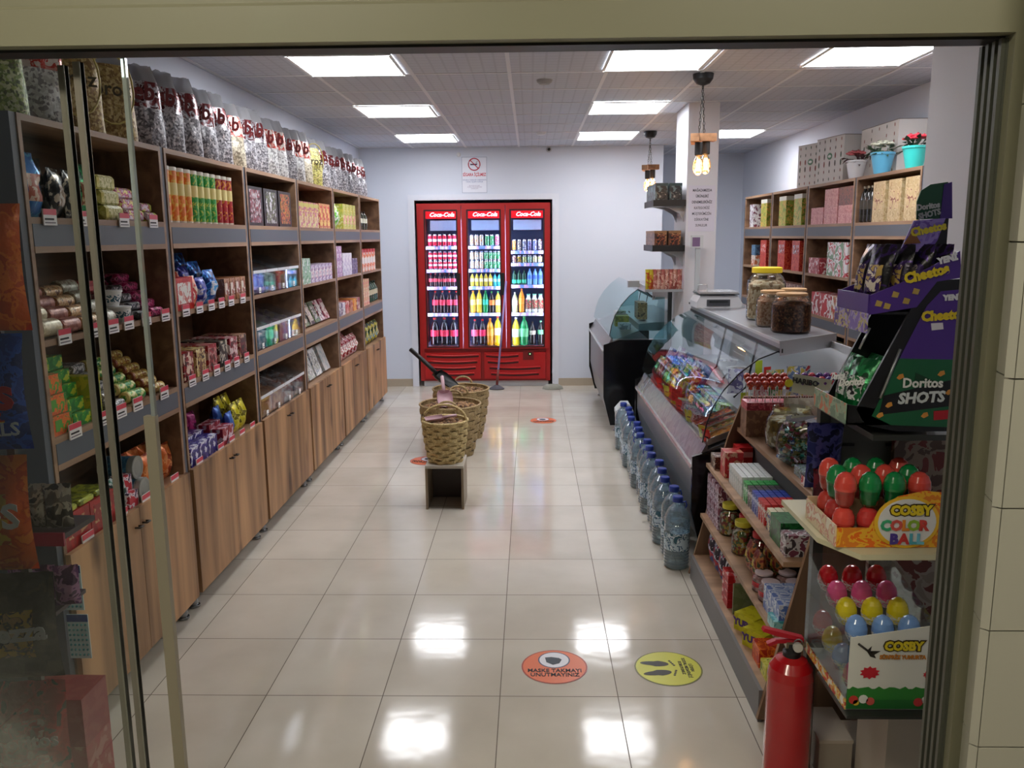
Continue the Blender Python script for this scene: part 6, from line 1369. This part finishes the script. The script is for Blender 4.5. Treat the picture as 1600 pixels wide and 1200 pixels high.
for s_, xo, c_ in (('C', -.052, (60, 170, 120)), ('O', -.026, (214, 90, 80)), ('L', -.004, (226, 140, 50)), ('O', .016, (150, 190, 60)), ('R', .04, (206, 70, 60))): O('lettering', text_mesh(s_, .036, M(c_, .4), .002), t, (cc[0]+xo, 1.971, zb+.057))
for s_, xo, c_ in (('B', -.03, (80, 60, 150)), ('A', -.006, (206, 60, 60)), ('L', .016, (90, 180, 200)), ('L', .034, (120, 200, 226))): O('lettering', text_mesh(s_, .036, M(c_, .4), .002), t, (cc[0]+xo, 1.971, zb+.022))
@kind
def capsule(c):
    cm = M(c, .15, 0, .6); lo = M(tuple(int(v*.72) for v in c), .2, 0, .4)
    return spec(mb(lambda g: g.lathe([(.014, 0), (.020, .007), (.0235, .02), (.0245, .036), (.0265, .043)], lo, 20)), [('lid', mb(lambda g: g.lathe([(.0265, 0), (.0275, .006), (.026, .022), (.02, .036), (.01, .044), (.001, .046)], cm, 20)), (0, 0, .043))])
rc, gc = (214, 74, 62), (20, 128, 66)
pat = [[rc, gc, gc, rc], [gc, rc, rc, gc], [rc, gc, gc, rc]]
for r_ in range(3):
    for k in range(4):
        for l in range(2):
            if l == 0 and not (r_ == 0 or k == 0): continue
            cn_ = 'red' if pat[r_][k] == rc else 'green'
            spawn(capsule(pat[r_][k] if l else (rc if (r_+k) % 2 == 0 else (200, 60, 56))), 'capsule_ball', '%s capsule ball, %s from left, %s, %s layer' % (cn_ if l else 'red', ('first', 'second', 'third', 'fourth')[k], BACK[r_], ('lower', 'upper')[l]), 'ball', (.785+.061*k+.004*r_, 2.015+.068*r_, zb+.0045+.0895*l), 0, 'capsule balls in the tray box')
# egg box
t = thing('egg_box', 'white and green printed box of plastic surprise eggs under the cream shelf', 'box', (0, 0, 0))
e0 = .4385
def f(g):
    x0, x1, y0, y1 = .808, 1.022, 1.98, 2.30
    g.box(x0, y0, e0, x1, y1, e0+.004, M((206, 206, 200), .5)); g.box(x0, y0-.003, e0+.004, x1, y0, e0+.06, M((40, 110, 50), .4))
    g.prism([(x0, e0+.06), (x1, e0+.06), (x1, e0+.235), (x0, e0+.2)], 'y', y0-.003, y0, M((222, 222, 214), .4))
    g.box(x0-.003, y0, e0, x0, y1, e0+.03, P(((200, 60, 60), (226, 190, 80), (226, 226, 220)), 30, 4))
O('tray', mb(f), t)
O('clear_cover', mb(lambda g: (g.prism([(1.98, e0+.03), (2.3, e0+.03), (2.3, e0+.3), (1.98, e0+.2)], 'x', .804, .806, GLASS((240, 244, 244), .5, .02)), g.prism([(1.98, e0+.03), (2.3, e0+.03), (2.3, e0+.3), (1.98, e0+.235)], 'x', 1.022, 1.024, GLASS((240, 244, 244), .5, .02)), g.box(.806, 2.298, e0+.004, 1.022, 2.3, e0+.3, GLASS((240, 244, 244), .5, .02)))), t)
def f(g):
    y = 1.9762
    rr = random.Random(3)
    g.prism([(.808+.214*k/16, e0+.055+.012*abs(math.sin(k*1.3))) for k in range(17)]+[(1.022, e0+.03), (.808, e0+.03)], 'y', y, y+.001, M((50, 130, 50), .4))
    for (x, z, r_, c_) in ((.825, e0+.03, .012, (200, 60, 50)), (.832, e0+.022, .008, (226, 190, 60)), (.85, e0+.032, .012, (226, 226, 220)), (.868, e0+.026, .011, (206, 90, 80)), (.99, e0+.024, .012, (200, 60, 60)), (1.008, e0+.03, .01, (226, 220, 210))):
        g.lathe([(r_, 0), (r_, .0008), (.0005, .0008)], M(c_, .4), 12, Matrix.Translation((x, y-.0004, z)) @ Matrix.Rotation(R(90), 4, 'X'))
    for (x, z, s_) in ((.862, e0+.105, 1), (1.012, e0+.1, .6)):
        pts = [(x+s_*(.026 if k % 2 else .019)*math.cos(2*math.pi*k/20), z+s_*(.018 if k % 2 else .013)*math.sin(2*math.pi*k/20)) for k in range(20)]
        pts = [p for p in pts if p[0] < 1.022]; g.prism(pts, 'y', y-.0004, y+.0006, M((196, 36, 50), .4))
    g.tube([(.828, y, e0+.185), (.85, y, e0+.168), (.862, y, e0+.16)], .003, M((40, 36, 30), .5), 5)
    g.prism([(.85, e0+.165), (.862, e0+.178), (.86, e0+.165), (.885, e0+.165), (.87, e0+.155), (.875, e0+.145), (.86, e0+.15)], 'y', y-.0006, y+.0004, M((40, 36, 30), .5))
O('print', mb(f), t)
O('lettering', text_mesh('COSBY', .032, M((60, 44, 14), .4), .005, sx=.95), t, (.942, 1.9755, e0+.178)); O('lettering', text_mesh('COSBY', .032, M((222, 200, 40), .4), .0018, sx=.95), t, (.942, 1.9745, e0+.178))
O('lettering', text_mesh('SÜRPRİZ YUMURTA', .0145, M((190, 120, 40), .4), .0008, sx=.9), t, (.942, 1.9755, e0+.148))
@kind
def egg(c):
    cm = M(c, .14, 0, .6); lo = P(((206, 206, 206), c, (226, 226, 226)), 60, 2, .3)
    return spec(mb(lambda g: g.lathe([(.008, 0), (.018, .006), (.0265, .022), (.0275, .033)], lo, 20)), [('shell_top', mb(lambda g: g.lathe([(.028, 0), (.0272, .012), (.023, .027), (.016, .037), (.008, .042), (.0005, .043)], cm, 20)), (0, 0, .033))])
ec = [((120, 160, 220), 'blue'), ((226, 206, 30), 'yellow'), ((226, 90, 150), 'pink'), ((196, 20, 34), 'red')]
for r_ in range(4):
    for k in range(3):
        spawn(egg(ec[r_][0]), 'plastic_egg', '%s plastic egg, %s, upper layer' % (ec[r_][1], ('left of its row', 'middle of its row', 'right of its row')[k]), 'egg', (.838+.068*k, 2.02+.072*r_, e0+.165+.016*r_), 0, ec[r_][1]+' plastic eggs in the upper layer')
for k, (c_, y) in enumerate((((226, 90, 150), 2.03), ((120, 160, 220), 2.11), ((226, 206, 30), 2.19), ((196, 20, 34), 2.27))):
    spawn(egg(c_), 'plastic_egg', ('pink', 'blue', 'yellow', 'red')[k]+' plastic egg in the lower layer behind clear side', 'egg', (.84, y-.01, e0+.035+.01*k), 0)

# ---------------------------------------------------------------- corn-snack display stand
t = thing('snack_stand', 'black countertop display stand with purple and green snack trays', 'stand', (0, 0, 0))
Y0, Y1 = 2.05, 2.25
def q(px, py): v = at(px, py, 'y', Y0); return (v.x, v.z)
pur = M((74, 44, 132), .35); lav = M((140, 116, 196), .35); grn = M((24, 92, 56), .35); bk = M((20, 20, 22), .35)
side = [q(*p) for p in ((1506, 436), (1462, 438), (1436, 460), (1420, 490), (1338, 640), (1352, 664), (1400, 674), (1500, 674))]
for yy in (Y0, Y1): O('side_frame', mb(lambda g: g.prism(side, 'y', yy, yy+.008, bk)), t)
def f(g):
    a = [q(*p) for p in ((1506, 452), (1470, 455), (1448, 478), (1405, 560), (1500, 562))]; g.prism(a, 'y', Y0-.002, Y0, pur)
    a = [q(*p) for p in ((1405, 560), (1500, 562), (1500, 668), (1392, 664), (1362, 650))]; g.prism(a, 'y', Y0-.002, Y0, grn)
    a = [q(*p) for p in ((1380, 618), (1500, 590), (1500, 632), (1372, 648))]; g.prism(a, 'y', Y0-.003, Y0-.001, bk)
    for (x, y) in ((1406, 588), (1470, 583), (1388, 632), (1374, 648), (1444, 648), (1482, 612)):
        p = q(x, y); g.prism([(p[0]-.009, p[1]-.004), (p[0]-.002, p[1]-.008), (p[0]+.009, p[1]-.002), (p[0]+.006, p[1]+.007), (p[0]-.003, p[1]+.005)], 'y', Y0-.004, Y0-.002, M((206, 140, 60), .4))
    p = [q(*p_) for p_ in ((1458, 642), (1484, 640), (1484, 654), (1458, 656))]; g.prism(p, 'y', Y0-.004, Y0-.002, M((170, 24, 34), .4))
    p = [q(*p_) for p_ in ((1454, 505), (1472, 504), (1473, 514), (1455, 516))]; g.prism(p, 'y', Y0-.004, Y0-.002, M((214, 210, 220), .4))
    p = [q(*p_) for p_ in ((1430, 582), (1470, 600), (1428, 598))]; g.prism(p, 'y', Y0-.0035, Y0-.002, M((20, 60, 36), .4))
O('side_print', mb(f), t)
def lett(s_, px, py, size, c_, bold=.001, sx=1, rz=0, shear=0, yy=None):
    v = at(px, py, 'y', Y0-.005); O('lettering', text_mesh(s_, size, M(c_, .4), bold, shear, sx=sx), t, (v.x, yy or Y0-.005, v.z), (0, R(rz), 0))
lett('Doritos', 1442, 599, .033, (226, 226, 220), .001, .95, 0)
lett('SHOTS', 1439, 622, .037, (206, 212, 212), .0016, 1.0, -3, .15)
lett('Cheetos', 1474, 493, .032, (216, 190, 40), .002, .95, -4)
lett('YENİ', 1488, 465, .018, (220, 220, 226), .0015, 1, -3)
# upper bag box, angled side print
ux = q(1357, 494)[0]; uz = q(1357, 492)[1]
upoly = [q(*p) for p in ((1500, 392), (1408, 442), (1358, 462), (1357, 492), (1432, 480), (1464, 440), (1502, 434))]
O('bag_box', mb(lambda g: (g.prism(upoly, 'y', Y0-.001, Y0+.004, pur), g.prism(upoly, 'y', Y1, Y1+.004, pur),
                         g.box(ux, Y0+.004, uz, q(1490, 470)[0], Y1, uz+.006, bk), g.box(ux-.004, Y0-.001, uz, ux, Y1+.004, uz+.05, pur))), t)
lett('Cheetos', 1448, 428, .034, (222, 196, 40), .002, .92, -14)
lett('YENİ', 1481, 405, .02, (222, 222, 230), .0016, 1, -14)
def f(g):
    rr = random.Random(5)
    for (x, y) in ((1372, 474), (1398, 460), (1385, 478), (1415, 470), (1430, 455)):
        p = q(x, y); g.prism([(p[0]-.008, p[1]-.006), (p[0]+.006, p[1]-.008), (p[0]+.01, p[1]+.004), (p[0]-.004, p[1]+.008)], 'y', Y0-.003, Y0-.001, M((176, 150, 80), .4))
O('side_print', mb(f), t)
O('price_strip', mb(lambda g: g.box(ux-.008, Y0-.012, q(1357, 520)[1], ux-.005, Y1+.006, uz+.004, P(((130, 110, 190), (170, 160, 210), (190, 180, 120), (90, 70, 150)), 20, 3))), t)
O('header_card', mb(lambda g: g.prism([q(*p) for p in ((1497, 340), (1446, 344), (1424, 392), (1470, 396), (1484, 375))], 'y', Y0+.06, Y0+.064, P(((130, 106, 200), (150, 130, 210), (110, 80, 180)), 10, 3))), t)
lett('Cheetos', 1470, 358, .028, (216, 200, 60), .0015, .9, -12, 0, Y0+.057)
O('header_print', mb(lambda g: g.prism([q(*p) for p in ((1444, 360), (1428, 382), (1456, 380))], 'y', Y0+.057, Y0+.06, M((130, 84, 50), .5))), t)
O('header_sign', mb(lambda g: (g.prism([q(*p) for p in ((1514, 280), (1486, 284), (1470, 294), (1463, 312), (1462, 342), (1500, 340), (1516, 300))], 'y', Y0+.10, Y0+.104, M((34, 88, 60), .4)), g.prism([q(*p) for p in ((1520, 280), (1507, 284), (1500, 340), (1520, 340))], 'y', Y0+.098, Y0+.1, pur))), t)
lett('Doritos', 1482, 320, .02, (200, 206, 200), .001, .9, -8, 0, Y0+.097); lett('SHOTS', 1484, 333, .02, (190, 200, 190), .001, .9, -14, 0, Y0+.097)
O('sign_post', mb(lambda g: g.box(q(1495, 340)[0], Y0+.1, 1.18, q(1495, 340)[0]+.03, Y0+.12, q(1495, 340)[1], bk)), t)
# lower tray
lx = q(1322, 645)[0]; lzt = q(1322, 632)[1]; lzb = q(1322, 662)[1]
O('lower_tray', mb(lambda g: (g.prism([(lx, lzt), (lx, lzb), (lx+.03, lzb-.004), (q(1400, 664)[0], lzb-.004), (q(1400, 664)[0], lzb+.03)], 'y', Y0, Y0+.005, bk),
                                g.box(lx, Y0, lzb-.004, lx+.2, Y1, lzb+.002, bk), g.box(lx, Y0, lzb, lx+.004, Y1, lzt, bk))), t)
O('tray_card', mb(lambda g: g.box(lx-.006, Y0-.01, lzb+.002, lx-.003, Y1+.02, lzt+.004, P(((110, 140, 120), (150, 176, 150), (200, 120, 90)), 16, 8))), t)
O('rod', mb(lambda g: g.tube([(q(1358, 512)[0], Y0-.004, q(1358, 512)[1]), (q(1342, 545)[0], Y0-.004, q(1342, 545)[1])], .003, steel, 6)), t)
O('rod', mb(lambda g: g.tube([(q(1406, 545)[0], Y0-.004, q(1406, 545)[1]), (q(1374, 622)[0], Y0-.004, q(1374, 622)[1])], .004, steel, 6)), t)
blk = ((22, 20, 24), (54, 30, 90), (34, 26, 44)); gw = ((190, 160, 90), (60, 36, 100), (226, 214, 200))
gb = ((16, 96, 50), (30, 130, 70), (10, 60, 34)); gwp = ((20, 20, 22), (214, 216, 214), (24, 110, 60))
for r_ in range(2):
    for k in range(4):
        spawn(pouch(.086, .16, .034, blk, 40+(k+r_) % 3, gw, None, 1., .5), 'corn_snack_bag', 'black and purple shiny snack bag, %s, %s from aisle, upper tray of snack stand' % (('near side', 'far side')[r_], ('first', 'second', 'third', 'fourth')[k]), 'snack bag', (ux+.03+.046*k, Y0+.056+.09*r_, uz+.012), 0, 'black snack bags in the upper tray', (R(-10), 0, RZR+R(18 if r_ == 0 else -5)))
for r_ in range(2):
    for k in range(3):
        b_ = spawn(pouch(.086, .15, .038, gb, 44+(k+r_) % 3, gwp, None, 1., .4), 'corn_snack_bag', 'green shiny corn snack bag, %s, %s from aisle, lower tray of snack stand' % (('near side', 'far side')[r_], ('first', 'second', 'third')[k]), 'snack bag', (lx+.035+.052*k, Y0+.056+.09*r_, lzb+.011), 0, 'green snack bags in the lower tray', (R(-16), 0, RZR+R(24 if r_ == 0 else 0)))
        if k == 0: O('lettering', text_mesh('Doritos', .026, M((226, 226, 222), .4), .001, .2), b_, (0, -.03, .08), (0, R(-12), 0))
spawn(pouch(.1, .19, .04, ((24, 30, 90), (60, 60, 120), (14, 16, 50)), 47), 'snack_pouch', 'navy foil packet hanging under the snack stand', 'snack bag', (.83, 2.30, .935), -.1)
spawn(pouch(.08, .12, .03, ((110, 20, 40), (70, 14, 30)), 48), 'snack_pouch', 'dark wine red packet below the navy one', 'snack bag', (.83, 2.26, .8815), -.1)

# ---------------------------------------------------------------- crisp bags hanging at the left edge, inside the glass
rt = thing('crisp_rack', 'thin dark wire hanging strip for crisp bags at the left edge', 'rack', (-1.33, 1.98, 0))
O('pole', mb(lambda g: (g.box(-.01, .045, 0, .01, .06, 1.95, M((60, 56, 54), .4, .5)), g.box(-.14, -.02, 0, .14, .14, .02, M((60, 56, 54), .4, .5)))), rt)
for k, z in enumerate((1.74, 1.475, 1.165, .83, .53)): O('hook', mb(lambda g: g.tube([(0, .045, z), (0, .02, z), (0, .012, z+.008)], .003, M((60, 56, 54), .4, .5), 6)), rt)
@kind
def crisp(w, h, cols, seed, patch): return spec(pouch_mesh(w, h, .085, cols, seed, patch, None, 12, 16, metal=.08))
ctop = [(1.44, .295, ((222, 96, 30), (236, 120, 40), (206, 80, 26)), ((236, 150, 60), (226, 120, 40)), 'bright orange crisp bag', None),
        (1.15, .283, ((30, 60, 150), (40, 80, 180), (20, 40, 110)), ((226, 190, 40), (190, 40, 40), (30, 60, 150)), 'blue crisp bag with red and yellow print', ('os', (206, 40, 50), .11)),
        (.84, .295, ((222, 100, 34), (206, 84, 30), (230, 130, 50)), ((206, 170, 70), (190, 90, 40)), 'orange crisp bag with white lettering', ('OS', (236, 236, 230), .085)),
        (.55, .283, ((22, 22, 24), (40, 40, 42), (60, 58, 50)), ((206, 170, 50), (30, 30, 30), (190, 150, 90)), 'black crisp bag with yellow print', ('rezza', (206, 206, 206), .065)),
        (.25, .29, ((150, 26, 34), (176, 40, 44), (40, 24, 24)), ((60, 30, 30), (190, 60, 60), (226, 200, 190)), 'red crisp bag, lowest on the hanging strip', ('oritos', (226, 222, 220), .05))]
edges = [(30, 400), (34, 600), (44, 800), (86, 980), (104, 1140)]
for k, (z, h, cs, pc, ds, tx) in enumerate(ctop):
    v = at(edges[k][0], edges[k][1], 'y', 1.93); w_ = .27
    b_ = spawn(crisp(w_, h, cs, 50+k, pc), 'crisp_bag', ds+', hanging at the left edge', 'crisp bag', (v.x-w_/2+.008, 1.925, z), R(6), 'crisp bags on the hanging strip')
    if tx: O('lettering', text_mesh(tx[0], tx[2], M(tx[1], .4), tx[2]*.035, ext=.001, align='RIGHT'), b_, (w_*.44, -.038, h*.5), (0, 0, R(8)))
    if k == 1: O('lettering', text_mesh('ALS', .045, M((226, 230, 236), .4), .001, align='RIGHT'), b_, (w_*.46, -.036, h*.2), (0, 0, R(8)))
t = thing('counter_rack', 'dark red edged small rack of silver packets behind the crisp bags', 'rack', (-1.42, 2.24, 0))
O('shelf', mb(lambda g: g.box(-.09, -.07, .83, .12, .09, .845, M((60, 50, 56), .5))), t)
O('price_rail', mb(lambda g: g.box(-.09, -.078, .812, .12, -.07, .85, M((140, 24, 56), .4))), t)
O('post', mb(lambda g: (g.box(-.12, .06, 0, -.1, .08, 1.0, black), g.box(-.12, -.07, 0, .09, .09, .02, black), g.box(-.12, .06, .84, -.05, .08, .845, black), g.box(-.12, -.07, .6, .07, .09, .612, M((60, 50, 56), .5)))), t)
for k in range(3): spawn(pouch(.075, .13, .04, ((96, 92, 88), (150, 146, 136), (50, 46, 44)), 60+k), 'snack_pouch', 'silver-grey packet on the small red-edged rack, %s from left' % NTH[k], 'snack bag', (-1.475+.068*k, 2.22, .846), .1*k)
for k in range(3): spawn(pouch(.07, .12, .04, ((96, 50, 110), (150, 110, 150), (60, 30, 70)), 63+k), 'snack_pouch', 'purple packet on the middle shelf of small rack, %s from left' % NTH[k], 'snack bag', (-1.475+.068*k, 2.22, .613), .1*k)
spawn(carton(.2, .14, .17, ((150, 34, 40), (150, 60, 56), (170, 110, 100)), 9, scale=12), 'snack_carton', 'dark red printed carton at the foot of small rack', 'carton', (-1.405, 2.24, .0206), 0)
spawn(carton(.2, .14, .15, ((130, 26, 34), (140, 50, 50)), 12, scale=12), 'snack_carton', 'second dark red carton stacked on the first one', 'carton', (-1.405, 2.24, .1912), 0)
